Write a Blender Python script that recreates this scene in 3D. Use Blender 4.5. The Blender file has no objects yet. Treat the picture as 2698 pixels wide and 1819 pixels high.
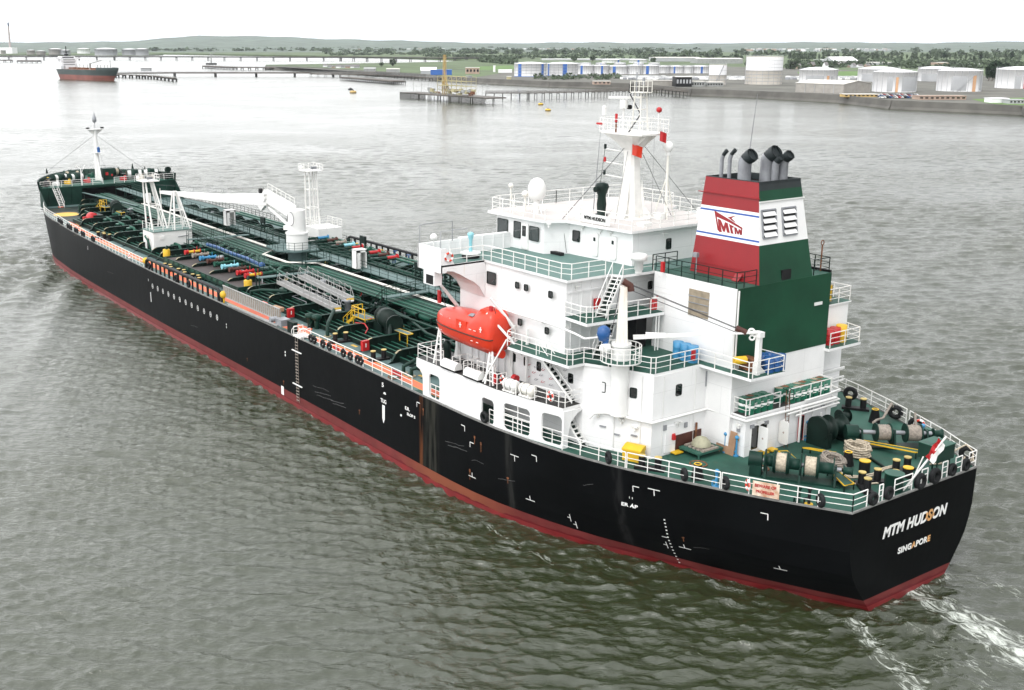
import bpy, bmesh, math, random
from mathutils import Vector, Matrix
random.seed(7)
SC = bpy.context.scene
COL = SC.collection
rad = math.radians

# ------------------------------------------------------------------ camera
CF, CPX, CPY = 2942.94, 1120.64, 790.26          # focal length and principal point in photo pixels (2698 wide)
CPITCH, CYAW = 0.225828, 0.597582
CPOS = Vector((-40.114, 67.968, 37.346))
CFW = Vector((math.cos(CYAW)*math.cos(CPITCH), -math.sin(CYAW)*math.cos(CPITCH), -math.sin(CPITCH)))
CRT = Vector((-math.sin(CYAW), -math.cos(CYAW), 0))
CUP = CRT.cross(CFW)
cd = bpy.data.cameras.new('camera')
cam = bpy.data.objects.new('camera', cd); COL.objects.link(cam)
cam.matrix_world = Matrix.Translation(CPOS) @ Matrix((CRT, CUP, -CFW)).transposed().to_4x4()
cd.sensor_width = 36; cd.lens = CF/2698*36
cd.shift_x = (1349-CPX)/2698; cd.shift_y = (CPY-909.5)/2698
cd.clip_start = 0.5; cd.clip_end = 60000
SC.camera = cam
SC.render.resolution_x = 1024; SC.render.resolution_y = 690

# ------------------------------------------------------------------ overcast sky, soft sun, exposure
SKY_LOW, SKY_HIGH = 20.5, 22.5
SUN_EL, SUN_AZ = 52, 118          # azimuth measured from +x (bow) towards port
w = bpy.data.worlds.new('World'); SC.world = w; w.use_nodes = True
nt = w.node_tree; N = nt.nodes; L = nt.links
bg = N['Background']; bg.inputs['Strength'].default_value = 0.1
sky = N.new('ShaderNodeTexSky'); sky.sky_type = 'NISHITA'; sky.sun_disc = False
sky.sun_elevation = rad(SUN_EL); sky.sun_rotation = rad(90-SUN_AZ); sky.dust_density = 3; sky.air_density = 1
tc = N.new('ShaderNodeTexCoord'); mp = N.new('ShaderNodeMapping'); mp.inputs['Scale'].default_value = (1, 1, 4)
no = N.new('ShaderNodeTexNoise'); no.inputs['Scale'].default_value = 2.2; no.inputs['Detail'].default_value = 5
cr = N.new('ShaderNodeValToRGB')
cr.color_ramp.elements[0].position = .33; cr.color_ramp.elements[0].color = (.72, .73, .76, 1)
cr.color_ramp.elements[1].position = .58; cr.color_ramp.elements[1].color = (1.12, 1.12, 1.12, 1)
ml = N.new('ShaderNodeVectorMath'); ml.operation = 'SCALE'; ml.inputs['Scale'].default_value = 12.0
mx = N.new('ShaderNodeMix'); mx.data_type = 'RGBA'; mx.clamp_result = False; mx.inputs[0].default_value = .88
L.new(tc.outputs['Generated'], mp.inputs[0]); L.new(mp.outputs[0], no.inputs['Vector']); L.new(no.outputs[0], cr.inputs[0])
# overcast luminance: dim near the horizon, brighter overhead
sx = N.new('ShaderNodeSeparateXYZ'); L.new(tc.outputs['Generated'], sx.inputs[0])
el = N.new('ShaderNodeMapRange'); el.inputs['From Min'].default_value = 0; el.inputs['From Max'].default_value = .55; el.inputs['To Min'].default_value = SKY_LOW; el.inputs['To Max'].default_value = SKY_HIGH
L.new(sx.outputs[2], el.inputs['Value'])
dt = N.new('ShaderNodeVectorMath'); dt.operation = 'DOT_PRODUCT'; dt.inputs[1].default_value = (.45, .89, 0); L.new(tc.outputs['Generated'], dt.inputs[0])   # thinner cloud on the port side
dg_ = N.new('ShaderNodeMath'); dg_.operation = 'MULTIPLY_ADD'; dg_.inputs[1].default_value = .5; dg_.inputs[2].default_value = 1.0; L.new(dt.outputs['Value'], dg_.inputs[0])
dm = N.new('ShaderNodeMath'); dm.operation = 'MULTIPLY'; L.new(dg_.outputs[0], dm.inputs[0]); L.new(el.outputs[0], dm.inputs[1]); L.new(dm.outputs[0], ml.inputs['Scale'])
L.new(cr.outputs[0], ml.inputs[0]); L.new(sky.outputs[0], mx.inputs[6]); L.new(ml.outputs[0], mx.inputs[7])
L.new(mx.outputs[2], bg.inputs['Color'])
ld = bpy.data.lights.new('sun', 'SUN'); ld.energy = 1.1; ld.angle = rad(14); ld.color = (1, .97, .93)
sun = bpy.data.objects.new('sun', ld); COL.objects.link(sun)
sd = Vector((math.cos(rad(SUN_AZ))*math.cos(rad(SUN_EL)), math.sin(rad(SUN_AZ))*math.cos(rad(SUN_EL)), math.sin(rad(SUN_EL))))
sun.rotation_euler = sd.to_track_quat('Z', 'Y').to_euler()
SC.view_settings.view_transform = 'Standard'; SC.view_settings.look = 'None'
SC.view_settings.exposure = 0.02; SC.view_settings.gamma = 1

# ------------------------------------------------------------------ helpers
def at(px, py, z=0.0):
    """world point on the plane of height z seen at photo pixel (px, py)"""
    d = CFW*CF + CRT*(px-CPX) + CUP*(CPY-py)
    return CPOS + d*((z-CPOS.z)/d.z)
def aty(px, py, y):
    d = CFW*CF + CRT*(px-CPX) + CUP*(CPY-py)
    return CPOS + d*((y-CPOS.y)/d.y)
def atx(px, py, x):
    d = CFW*CF + CRT*(px-CPX) + CUP*(CPY-py)
    return CPOS + d*((x-CPOS.x)/d.x)

class MB:
    def __init__(s): s.v = []; s.f = []; s.m = []; s.s = []
    def add(s, vs, fs, mi=0, sm=False):
        n = len(s.v); s.v += [tuple(v) for v in vs]; s.f += [tuple(i+n for i in f) for f in fs]
        s.m += [mi]*len(fs); s.s += [sm]*len(fs); return s
    def box(s, x0, x1, y0, y1, z0, z1, mi=0):
        return s.add([(x0,y0,z0),(x1,y0,z0),(x1,y1,z0),(x0,y1,z0),(x0,y0,z1),(x1,y0,z1),(x1,y1,z1),(x0,y1,z1)],
                     [(0,3,2,1),(4,5,6,7),(0,1,5,4),(1,2,6,5),(2,3,7,6),(3,0,4,7)], mi)
    def cbox(s, c, d, mi=0, rz=0.0, rm=None):
        R = rm or Matrix.Rotation(rz, 3, 'Z'); c = Vector(c)
        vs = [c + R@Vector((a*d[0]/2, b*d[1]/2, e*d[2]/2)) for e in (-1,1) for a,b in ((-1,-1),(1,-1),(1,1),(-1,1))]
        return s.add(vs, [(0,3,2,1),(4,5,6,7),(0,1,5,4),(1,2,6,5),(2,3,7,6),(3,0,4,7)], mi)
    def extrude(s, poly, vec, mi=0, mcap=None):
        n = len(poly); p = [Vector(q) for q in poly]; q = [a+Vector(vec) for a in p]
        s.add(p+q, [(i,(i+1)%n,n+(i+1)%n,n+i) for i in range(n)], mi)
        s.add(p, [tuple(range(n))[::-1]], mi); s.add(q, [tuple(range(n))], mi if mcap is None else mcap); return s
    def prism(s, poly, z0, z1, mi=0, mtop=None):
        return s.extrude([(x,y,z0) for x,y in poly], (0,0,z1-z0), mi, mtop)
    def tube(s, pts, r, n=6, mi=0, cap=True, sm=True):
        P = [Vector(p) for p in pts]; k = len(P); rr = r if isinstance(r, (list,tuple)) else [r]*k
        t = (P[1]-P[0]).normalized(); u = Vector((0,0,1)) if abs(t.z) < .9 else Vector((1,0,0))
        a = t.cross(u).normalized(); vs = []
        for i in range(k):
            if i == 0: t = (P[1]-P[0])
            elif i == k-1: t = (P[-1]-P[-2])
            else: t = (P[i+1]-P[i]).normalized()+(P[i]-P[i-1]).normalized()
            t.normalize(); a = (a - t*a.dot(t)).normalized(); b = t.cross(a)
            for j in range(n):
                th = 2*math.pi*j/n + math.pi/n
                vs.append(P[i] + (a*math.cos(th)+b*math.sin(th))*rr[i])
        fs = [(i*n+j, i*n+(j+1)%n, (i+1)*n+(j+1)%n, (i+1)*n+j) for i in range(k-1) for j in range(n)]
        s.add(vs, fs, mi, sm and n > 4)
        if cap: s.add(vs[:n], [tuple(range(n))[::-1]], mi); s.add(vs[-n:], [tuple(range(n))], mi)
        return s
    def bar(s, p, q, w, mi=0): return s.tube([p, q], w*.7071, 4, mi)
    def cyl(s, c, r, h, n=16, mi=0, r2=None, axis='Z'):
        c = Vector(c); ax = {'X': Vector((1,0,0)), 'Y': Vector((0,1,0)), 'Z': Vector((0,0,1))}[axis] if isinstance(axis, str) else Vector(axis).normalized()
        return s.tube([c, c+ax*h], [r, r if r2 is None else r2], n, mi)
    def lathe(s, prof, c=(0,0,0), n=16, mi=0, axis=(0,0,1), sm=True):
        ax = Vector(axis).normalized(); u = Vector((1,0,0)) if abs(ax.x) < .9 else Vector((0,1,0))
        a = ax.cross(u).normalized(); b = ax.cross(a); c = Vector(c); vs = []
        for r, z in prof:
            for j in range(n):
                th = 2*math.pi*j/n; vs.append(c + ax*z + (a*math.cos(th)+b*math.sin(th))*max(r, .0005))
        k = len(prof)
        s.add(vs, [(i*n+j, i*n+(j+1)%n, (i+1)*n+(j+1)%n, (i+1)*n+j) for i in range(k-1) for j in range(n)], mi, sm)
        s.add(vs[:n], [tuple(range(n))[::-1]], mi); s.add(vs[-n:], [tuple(range(n))], mi); return s
    def torus(s, c, axis, R, r, n=20, m=8, mi=0, mi2=None, arcs=0):
        ax = Vector(axis).normalized(); u = Vector((0,0,1)) if abs(ax.z) < .9 else Vector((1,0,0))
        a = ax.cross(u).normalized(); b = ax.cross(a); c = Vector(c); vs = []
        for i in range(n):
            th = 2*math.pi*i/n; d = a*math.cos(th)+b*math.sin(th)
            for j in range(m):
                ph = 2*math.pi*j/m; vs.append(c + d*(R+r*math.cos(ph)) + ax*(r*math.sin(ph)))
        for i in range(n):
            mm = mi if mi2 is None or (i*arcs//n*2 == i*arcs*2//n) else mi2
            s.add([vs[i*m+j] for j in range(m)] + [vs[(i+1)%n*m+j] for j in range(m)], [(j,(j+1)%m,m+(j+1)%m,m+j) for j in range(m)], mm, True)
        return s
    def rail(s, path, h=1.15, lv=3, sp=1.6, r=.032, mi=0, closed=False):
        P = [Vector(p) for p in path]
        if closed: P.append(P[0])
        for k in range(lv):
            z = h*(k+1)/lv; s.tube([p+Vector((0,0,z)) for p in P], r*(1.15 if k == lv-1 else .75), 4, mi)
        for g_, (a, b) in enumerate(zip(P, P[1:])):
            n = max(1, round((b-a).length/sp))
            for i in range(0 if g_ == 0 else 1, n+(0 if closed and g_ == len(P)-2 else 1)): q = a.lerp(b, i/n); s.tube([q, q+Vector((0,0,h))], r*1.1, 4, mi)
        return s
    def stair(s, a, b, wd, mi=0, rails=True, n=None, mt=None):
        a, b = Vector(a), Vector(b); d = b-a; side = Vector((-d.y, d.x, 0)).normalized()*wd/2
        n = n or max(4, int(d.z/.27)); f = Vector((d.x, d.y, 0)).normalized()
        for sg in (-1, 1):
            s.extrude([a+side*sg-Vector((0,0,.02)), a+side*sg+Vector((0,0,.26)), b+side*sg+Vector((0,0,.1)), b+side*sg-Vector((0,0,.18))], side*(-sg*.1), mi)
            if rails:
                s.tube([a+side*sg+Vector((0,0,1.0)), b+side*sg+Vector((0,0,1.0))], .035, 4, mi)
                for t in (.03, .35, .65, .97): q = a.lerp(b, t)+side*sg; s.tube([q, q+Vector((0,0,1.0))], .03, 4, mi)
        for i in range(1, n):
            q = a.lerp(b, i/n); s.cbox(q, (.20, wd-.1, .05), mi if mt is None else mt, math.atan2(f.y, f.x))
        return s
    def ladder(s, a, b, wd, side, mi=0, sp=.33, r=.025):
        a, b = Vector(a), Vector(b); sv = Vector(side).normalized()*wd/2
        for g in (-1,1): s.tube([a+sv*g, b+sv*g], r, 4, mi)
        n = int((b-a).length/sp)
        for i in range(1, n): q = a.lerp(b, i/n); s.tube([q-sv, q+sv], r*.8, 4, mi)
        return s
    def sphere(s, c, r, n=14, mi=0, sz=1.0):
        return s.lathe([(r*math.sin(math.pi*i/8), -r*sz*math.cos(math.pi*i/8)) for i in range(9)], c, n, mi)
    def build(s, name, mats, parent=None, origin=None):
        me = bpy.data.meshes.new(name)
        o = Vector(origin) if origin is not None else Vector((0,0,0))
        me.from_pydata([tuple(Vector(v)-o) for v in s.v], [], s.f)
        if not isinstance(mats, (list,tuple)): mats = [mats]
        for m in mats: me.materials.append(m)
        me.polygons.foreach_set('material_index', s.m); me.polygons.foreach_set('use_smooth', s.s)
        bm = bmesh.new(); bm.from_mesh(me); bmesh.ops.recalc_face_normals(bm, faces=bm.faces); bm.to_mesh(me); bm.free()
        ob = bpy.data.objects.new(name, me); COL.objects.link(ob)
        if parent is not None:
            ob.parent = parent
            if parent.type == 'EMPTY' or True:
                ob.location = (0,0,0)
                if origin is None and parent.get('_org') is not None:
                    ob.location = -Vector(parent['_org'])
        if origin is not None and parent is None: ob.location = o
        return ob

def nxt(mb):
    mb.cuts = getattr(mb, 'cuts', [])+[(len(mb.v), len(mb.f))]
def build_each(mb, name, mats, parent=None):
    """every piece collected since the last nxt() becomes a part of its own"""
    c = [(0, 0)]+[k for k in getattr(mb, 'cuts', [])]+[(len(mb.v), len(mb.f))]
    for (v0, f0), (v1, f1) in zip(c, c[1:]):
        if f1 <= f0: continue
        q = MB(); q.v = mb.v[v0:v1]; q.f = [tuple(i-v0 for i in f) for f in mb.f[f0:f1]]; q.m = mb.m[f0:f1]; q.s = mb.s[f0:f1]; q.build(name, mats, parent)

def tag(o, label=None, cat=None, group=None, kind=None):
    if label: o['label'] = label
    if cat: o['category'] = cat
    if group: o['group'] = group
    if kind: o['kind'] = kind
    return o
def empty(name, loc=(0,0,0), rz=0.0, label=None, cat=None, group=None, parent=None):
    o = bpy.data.objects.new(name, None); COL.objects.link(o); o.location = loc; o.rotation_euler = (0,0,rz)
    o.empty_display_size = .5
    if parent is not None: o.parent = parent
    return tag(o, label, cat, group)
def children(o): return [c for c in bpy.data.objects if c.parent == o]
def copy_tree(o, parent=None):
    c = o.copy(); COL.objects.link(c); c.parent = parent
    for ch in children(o): copy_tree(ch, c)
    return c

# ------------------------------------------------------------------ materials
def mat(name, col, rough=.5, metal=0.0, var=.12, scale=.35, rust=0.0, rcol=(.16,.06,.02), streak=True, bump=0.0, spec=.5, col2=None, seams=0.0, rscale=1.0):
    m = bpy.data.materials.new(name); m.use_nodes = True; nt = m.node_tree; N = nt.nodes; L = nt.links
    b = N['Principled BSDF']; b.inputs['Roughness'].default_value = rough; b.inputs['Metallic'].default_value = metal
    b.inputs['Specular IOR Level'].default_value = spec
    ge = N.new('ShaderNodeNewGeometry')
    n1 = N.new('ShaderNodeTexNoise'); n1.inputs['Scale'].default_value = scale; n1.inputs['Detail'].default_value = 6; n1.inputs['Roughness'].default_value = .6
    L.new(ge.outputs['Position'], n1.inputs['Vector'])
    r1 = N.new('ShaderNodeValToRGB'); c2 = col2 or tuple(c*(1-var) for c in col)
    r1.color_ramp.elements[0].position = .35; r1.color_ramp.elements[0].color = (*c2, 1)
    r1.color_ramp.elements[1].position = .65; r1.color_ramp.elements[1].color = (*[min(1, c*(1+var*.4)) for c in col], 1)
    L.new(n1.outputs[0], r1.inputs[0]); out = r1.outputs[0]
    if seams:
        bt = N.new('ShaderNodeTexBrick'); bt.inputs['Scale'].default_value = 1; bt.inputs['Brick Width'].default_value = 6.1; bt.inputs['Row Height'].default_value = 2.1
        bt.inputs['Mortar Size'].default_value = .02; bt.inputs['Mortar Smooth'].default_value = .4
        bt.inputs['Color1'].default_value = (0,0,0,1); bt.inputs['Color2'].default_value = (0,0,0,1); bt.inputs['Mortar'].default_value = (1,1,1,1)
        sx = N.new('ShaderNodeSeparateXYZ'); L.new(ge.outputs['Position'], sx.inputs[0])
        ad = N.new('ShaderNodeMath'); L.new(sx.outputs[0], ad.inputs[0]); L.new(sx.outputs[1], ad.inputs[1])
        cx = N.new('ShaderNodeCombineXYZ'); L.new(ad.outputs[0], cx.inputs[0]); L.new(sx.outputs[2], cx.inputs[1]); L.new(cx.outputs[0], bt.inputs['Vector'])
        ms = N.new('ShaderNodeMath'); ms.operation = 'MULTIPLY'; ms.inputs[1].default_value = seams; L.new(bt.outputs['Color'], ms.inputs[0])
        mxs = N.new('ShaderNodeMix'); mxs.data_type = 'RGBA'; L.new(ms.outputs[0], mxs.inputs[0]); L.new(out, mxs.inputs[6]); mxs.inputs[7].default_value = (*[c*.45 for c in col], 1); out = mxs.outputs[2]
    if rust > 0:
        mp = N.new('ShaderNodeMapping'); mp.inputs['Scale'].default_value = (1.1*rscale, 1.1*rscale, (.12 if streak else 1.1)*rscale)
        L.new(ge.outputs['Position'], mp.inputs[0])
        n2 = N.new('ShaderNodeTexNoise'); n2.inputs['Scale'].default_value = 1; n2.inputs['Detail'].default_value = 8; n2.inputs['Roughness'].default_value = .68
        L.new(mp.outputs[0], n2.inputs['Vector'])
        r2 = N.new('ShaderNodeValToRGB'); r2.color_ramp.elements[0].position = .76-rust*.25; r2.color_ramp.elements[0].color = (0,0,0,1)
        r2.color_ramp.elements[1].position = .90-rust*.2; r2.color_ramp.elements[1].color = (.75,.75,.75,1)
        L.new(n2.outputs[0], r2.inputs[0])
        mx = N.new('ShaderNodeMix'); mx.data_type = 'RGBA'; L.new(r2.outputs[0], mx.inputs[0]); L.new(out, mx.inputs[6]); mx.inputs[7].default_value = (*rcol, 1); out = mx.outputs[2]
    L.new(out, b.inputs['Base Color'])
    if bump:
        bp = N.new('ShaderNodeBump'); bp.inputs['Strength'].default_value = bump; bp.inputs['Distance'].default_value = .05
        n3 = N.new('ShaderNodeTexNoise'); n3.inputs['Scale'].default_value = scale*6; n3.inputs['Detail'].default_value = 4
        L.new(ge.outputs['Position'], n3.inputs['Vector']); L.new(n3.outputs[0], bp.inputs['Height']); L.new(bp.outputs[0], b.inputs['Normal'])
    return m
M = {}
M['white'] = mat('white ship paint', (.79,.79,.785), .45, var=.09, scale=.25, rust=.42, rcol=(.62,.52,.40), seams=.3)
M['whiteplain'] = mat('white paint', (.76,.76,.74), .45, var=.06, scale=.6, rust=.28, rcol=(.5,.36,.2))
M['railwhite'] = mat('white rail paint', (.80,.79,.76), .5, var=.08, scale=1.5, rust=.2, rcol=(.4,.28,.16))
M['roofwhite'] = mat('worn white deck paint', (.50,.47,.45), .7, var=.1, scale=.5, rust=.35, rcol=(.45,.36,.28), streak=False)
M['hull'] = mat('black hull paint', (.003,.0035,.004), .45, var=.35, scale=.15, rust=.22, rcol=(.022,.015,.011), bump=.35, spec=.06)
M['red'] = mat('red boot topping', (.150,.027,.026), .5, var=.22, scale=.5, rust=.35, rcol=(.22,.075,.03), spec=.25)
M['redwet'] = mat('wet red boot topping', (.19,.014,.016), .3, var=.25, scale=.5, rust=.25, rcol=(.10,.02,.015))
M['deck'] = mat('green deck paint', (.028,.092,.068), .6, var=.42, scale=.28, rust=.62, rcol=(.065,.055,.038), streak=False, rscale=.7, bump=.1, spec=.22)
M['deckblue'] = mat('grey green main deck paint', (.10,.155,.15), .6, var=.25, scale=.3, rust=.38, rcol=(.07,.07,.055), streak=False, bump=.1, spec=.22)
M['deckdark'] = mat('dark grey deck paint', (.045,.045,.043), .6, var=.3, scale=.5, rust=.35, rcol=(.09,.06,.035), streak=False, spec=.22)
M['decklight'] = mat('light green deck paint', (.085,.165,.145), .55, var=.14, scale=.3, rust=.3, rcol=(.06,.12,.09), streak=False)
M['green'] = mat('dark green paint', (.007,.034,.024), .5, var=.35, scale=.7, rust=.3, rcol=(.05,.035,.02), streak=False, spec=.22)
M['greenpipe'] = mat('mid green pipe paint', (.016,.082,.055), .4, var=.3, scale=.8, rust=.25, rcol=(.05,.04,.02), streak=False, spec=.22)
M['greendk'] = mat('blackish green paint', (.005,.016,.012), .5, var=.4, scale=.8, rust=.25, rcol=(.035,.025,.015), streak=False, spec=.22)
M['casing'] = mat('funnel green paint', (.009,.060,.030), .5, var=.3, scale=.22, rust=.3, rcol=(.006,.035,.022), spec=.22)
M['funred'] = mat('funnel red paint', (.25,.005,.009), .45, var=.12, scale=.4, rust=.15, rcol=(.2,.02,.015))
M['funwhite'] = mat('funnel white paint', (.80,.80,.79), .45, var=.06, scale=.5, rust=.3, rcol=(.5,.45,.36))
M['funblue'] = mat('funnel blue line paint', (.02,.08,.33), .45, var=.1)
M['funblack'] = mat('sooted funnel top paint', (.013,.020,.022), .6, var=.3, scale=.8)
M['glass'] = mat('dark window glass', (.006,.007,.008), .05, var=.2, spec=1.0)
M['glasspale'] = mat('wheelhouse window glass', (.03,.04,.04), .03, var=.3, scale=.8, spec=1.0)  # grey-green base puts some reflection into the pane colour
M['black'] = mat('black paint', (.012,.012,.013), .5, var=.3, scale=1.2, spec=.22)
M['rubber'] = mat('tyre rubber', (.012,.013,.014), .65, var=.4, scale=2, spec=.22)
M['yellow'] = mat('yellow paint', (.68,.42,.02), .5, var=.15, scale=1, rust=.2)
M['ycap'] = mat('worn yellow cap paint', (.50,.38,.13), .6, var=.25, scale=1.5, rust=.25)
M['yedge_highlight'] = mat('worn yellow edge and bend highlight paint', (.30,.26,.16), .6, var=.3, scale=1.5, rust=.3)
M['orangedeck'] = mat('orange deck walkway paint', (.72,.14,.06), .6, var=.12, scale=.5, rust=.3, rcol=(.5,.12,.06), streak=False)
M['yellowdeck'] = mat('yellow deck circle paint', (.62,.38,.06), .6, var=.12, scale=.5)
M['orange'] = mat('orange lifeboat gelcoat', (.62,.036,.010), .3, var=.1, scale=.7, rust=.12, rcol=(.4,.05,.02))
M['redp'] = mat('red paint', (.45,.012,.015), .45, var=.15, scale=1.5)
M['bluep'] = mat('blue drum plastic', (.015,.085,.26), .35, var=.15, scale=1)
M['bluel'] = mat('light blue paint', (.05,.25,.46), .4, var=.15, scale=1)
M['cyan'] = mat('pale cyan paint', (.25,.55,.62), .4, var=.1, scale=1)
M['gdrum'] = mat('green drum paint', (.010,.13,.075), .4, var=.15, scale=1)
M['brown'] = mat('dark brown timber', (.075,.022,.014), .6, var=.25, scale=1.2)
M['wood'] = mat('raw plywood', (.33,.20,.12), .7, var=.2, scale=1.2)
M['rope'] = mat('worn mooring rope', (.50,.43,.33), .9, var=.35, scale=6, bump=.5)
M['ropegrey'] = mat('weathered grey rope', (.30,.26,.22), .9, var=.35, scale=6, bump=.5)
M['alu'] = mat('aluminium gangway', (.42,.42,.41), .45, metal=.3, var=.15, scale=1.5)
M['steel'] = mat('galvanised exhaust steel', (.30,.31,.33), .45, metal=.3, var=.2, scale=1.2)
M['grime'] = mat('brownish grille', (.30,.25,.18), .7, var=.25, scale=2, rust=.3)
M['tan'] = mat('canvas dome', (.35,.34,.24), .8, var=.2, scale=2)
M['rust'] = mat('rusty steel', (.20,.08,.035), .8, var=.5, scale=3)
M['wire'] = mat('dark wire rope', (.05,.05,.055), .5, var=.2)
M['cream'] = mat('rust stained cream paint', (.76,.74,.68), .5, var=.08, scale=.6, rust=.5, rcol=(.50,.28,.10))
M['rustpost'] = mat('rust streaked crane paint', (.76,.74,.68), .5, var=.08, scale=.6, rust=1.05, rcol=(.48,.27,.10))
M['mastw'] = mat('mast white paint', (.72,.71,.68), .5, var=.12, scale=1.2, rust=.5, rcol=(.5,.38,.24))
M['letter'] = mat('white letter paint', (.82,.82,.80), .5, var=.04)
M['letterrust'] = mat('rust stained letter paint', (.70,.38,.15), .6, var=.3, scale=1.2)
M['brownmat'] = mat('brown drip tray floor', (.045,.035,.033), .7, var=.3, scale=.6)

def text_mesh(s, size, mi=0, shear=0.0, bold=0.02, ext=0.01, space=1.0):
    cu = bpy.data.curves.new('lettering', 'FONT'); cu.body = s; cu.size = size; cu.shear = shear; cu.offset = bold*size; cu.extrude = ext
    cu.align_x = 'LEFT'; cu.space_character = space
    ob = bpy.data.objects.new('tmp_text', cu); COL.objects.link(ob)
    dg = bpy.context.evaluated_depsgraph_get(); me = bpy.data.meshes.new_from_object(ob.evaluated_get(dg))
    vs = [v.co.copy() for v in me.vertices]; fs = [tuple(p.vertices) for p in me.polygons]
    bpy.data.objects.remove(ob); bpy.data.curves.remove(cu); bpy.data.meshes.remove(me)
    return vs, fs
def text_on(mb, s, o, u, v, width, height=None, mi=0, shear=0.0, bold=.02, lift=.02, space=1.0):
    """lay text on the plane o + a*u + b*v, scaled to the wanted width and height"""
    vs, fs = text_mesh(s, 1.0, shear=shear, bold=bold, space=space)
    if not vs: return
    x0 = min(p.x for p in vs); x1 = max(p.x for p in vs); y0 = min(p.y for p in vs); y1 = max(p.y for p in vs)
    sx = width/(x1-x0); sy = sx if height is None else height/(y1-y0); u = Vector(u).normalized(); v = Vector(v).normalized(); n = u.cross(v); o = Vector(o)
    mb.add([o+u*((p.x-x0)*sx)+v*((p.y-y0)*sy)+n*(lift+p.z) for p in vs], fs, mi)
# ================================================================== THE SHIP
H = 7.62
def lerp1(x, T):
    if x <= T[0][0]: return T[0][1]
    for (a, b), (c, d) in zip(T, T[1:]):
        if x <= c: return b+(d-b)*(x-a)/(c-a)
    return T[-1][1]
def smooth1(x, T):
    for i, ((a, b), (c, d)) in enumerate(zip(T, T[1:])):
        if x <= c:
            t = (x-a)/(c-a); m0 = (d-T[i-1][1])/(c-T[i-1][0]) if i else (d-b)/(c-a)
            m1 = (T[i+2][1]-b)/(T[i+2][0]-a) if i+2 < len(T) else (d-b)/(c-a); h = c-a
            return b*(2*t**3-3*t*t+1)+m0*h*(t**3-2*t*t+t)+d*(3*t*t-2*t**3)+m1*h*(t**3-t*t)
    return T[-1][1]
DK = [(0,7.25),(1.9,8.35),(4.2,9.62),(6.6,10.8),(11,12.75),(14.6,14.15),(19,15.35),(25.6,16.25),(32,16.4),(45,16.2),(60,16.1),(80,16.1),(105,16.05),(126,15.9),(142,15.75),(150,15.35)]
WK = [(0,4.45),(4.05,6.65),(8.9,9.2),(14.15,11.5),(17.7,13.1),(23.8,15.1),(28.9,16.1),(36,16.35),(60,16.1),(110,15.9),(140,15.9),(150,15.5)]
TS = [(-3,-.75),(0,0),(.25,.06),(1.68,.48),(2.88,.76),(4.6,.96),(7.62,1)]
def yc(x): return 0 if x < 95 else -2.2*min(1, (x-95)/75)**1.5
def half(x, z):
    d = smooth1(x, DK); wl = smooth1(x, WK); s = lerp1(z, TS); s2 = min(1.0, z/7.62); k = min(1, max(0, x/40)); s = s*(1-k)+s2*k
    return wl+(d-wl)*s
def xstem(z): return 181.5+max(0, z)*.53
def bowpt(u, z):
    x = 150+u*(xstem(z)-150); t = max(0, min(1, z/12)); p = 2.0+t*1.0; q = .85-.15*t; b0 = half(150, z)
    return x, b0*max(0, 1-u**p)**q
def side_y(x, z=7.62, sg=1):
    if x <= 150: return sg*half(x, z)+yc(x)
    u = (x-150)/(xstem(z)-150); return sg*bowpt(min(1, u), z)[1]+yc(x)
ship = empty('chemical_tanker', (0,0,0), label='large black hulled tanker with red, white and green funnel, under way in the foreground', cat='ship')

XS = [0,1,2,3,4.2,5.5,7,9,11,13,15,17,19,21,23.5,26,29,32,36,40,46,52,58,64,70,76,82,88,94,100,106,112,118,124,130,136,142,147,150]
US = [0,.06,.12,.2,.28,.36,.44,.52,.6,.68,.75,.81,.86,.9,.935,.965,.985,1]
ZS = [-3,-.6,0,.45,.9,1.45,2.2,3,3.9,4.9,6.0,6.9,7.62]
BZ = [(0,.6),(6,.66),(15,.78),(30,.9),(48,.92),(80,.86),(150,.72),(190,.8)]
def zk(x, z): return z*lerp1(x, BZ) if z <= 1.46 and z > 0 else z     # the painted waterline follows the trim
hb = MB()
def ring(sg):
    rows = []
    for z in ZS:
        r = []
        for x in XS: r.append((x, sg*half(x, zk(x, z))+yc(x), zk(x, z)))
        for u in US[1:]:
            x, y = bowpt(u, z); q = zk(x, z); x, y = bowpt(u, q); r.append((x, sg*y+yc(x), q))
        rows.append(r)
    return rows
for sg in (1, -1):
    R_ = ring(sg); n = len(R_[0])
    for i in range(len(ZS)-1):
        mi = 2 if ZS[i+1] <= .46 else (1 if ZS[i+1] <= 1.46 else 0)
        hb.add(R_[i]+R_[i+1], [(j, j+1, n+j+1, n+j) for j in range(n-1)], mi, True)
# transom
Pp = ring(1); Ps = ring(-1)
for i in range(len(ZS)-1):
    mi = 2 if ZS[i+1] <= .46 else (1 if ZS[i+1] <= 1.46 else 0)
    hb.add([Pp[i][0], Ps[i][0], Ps[i+1][0], Pp[i+1][0]], [(0,1,2,3)], mi)
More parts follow.
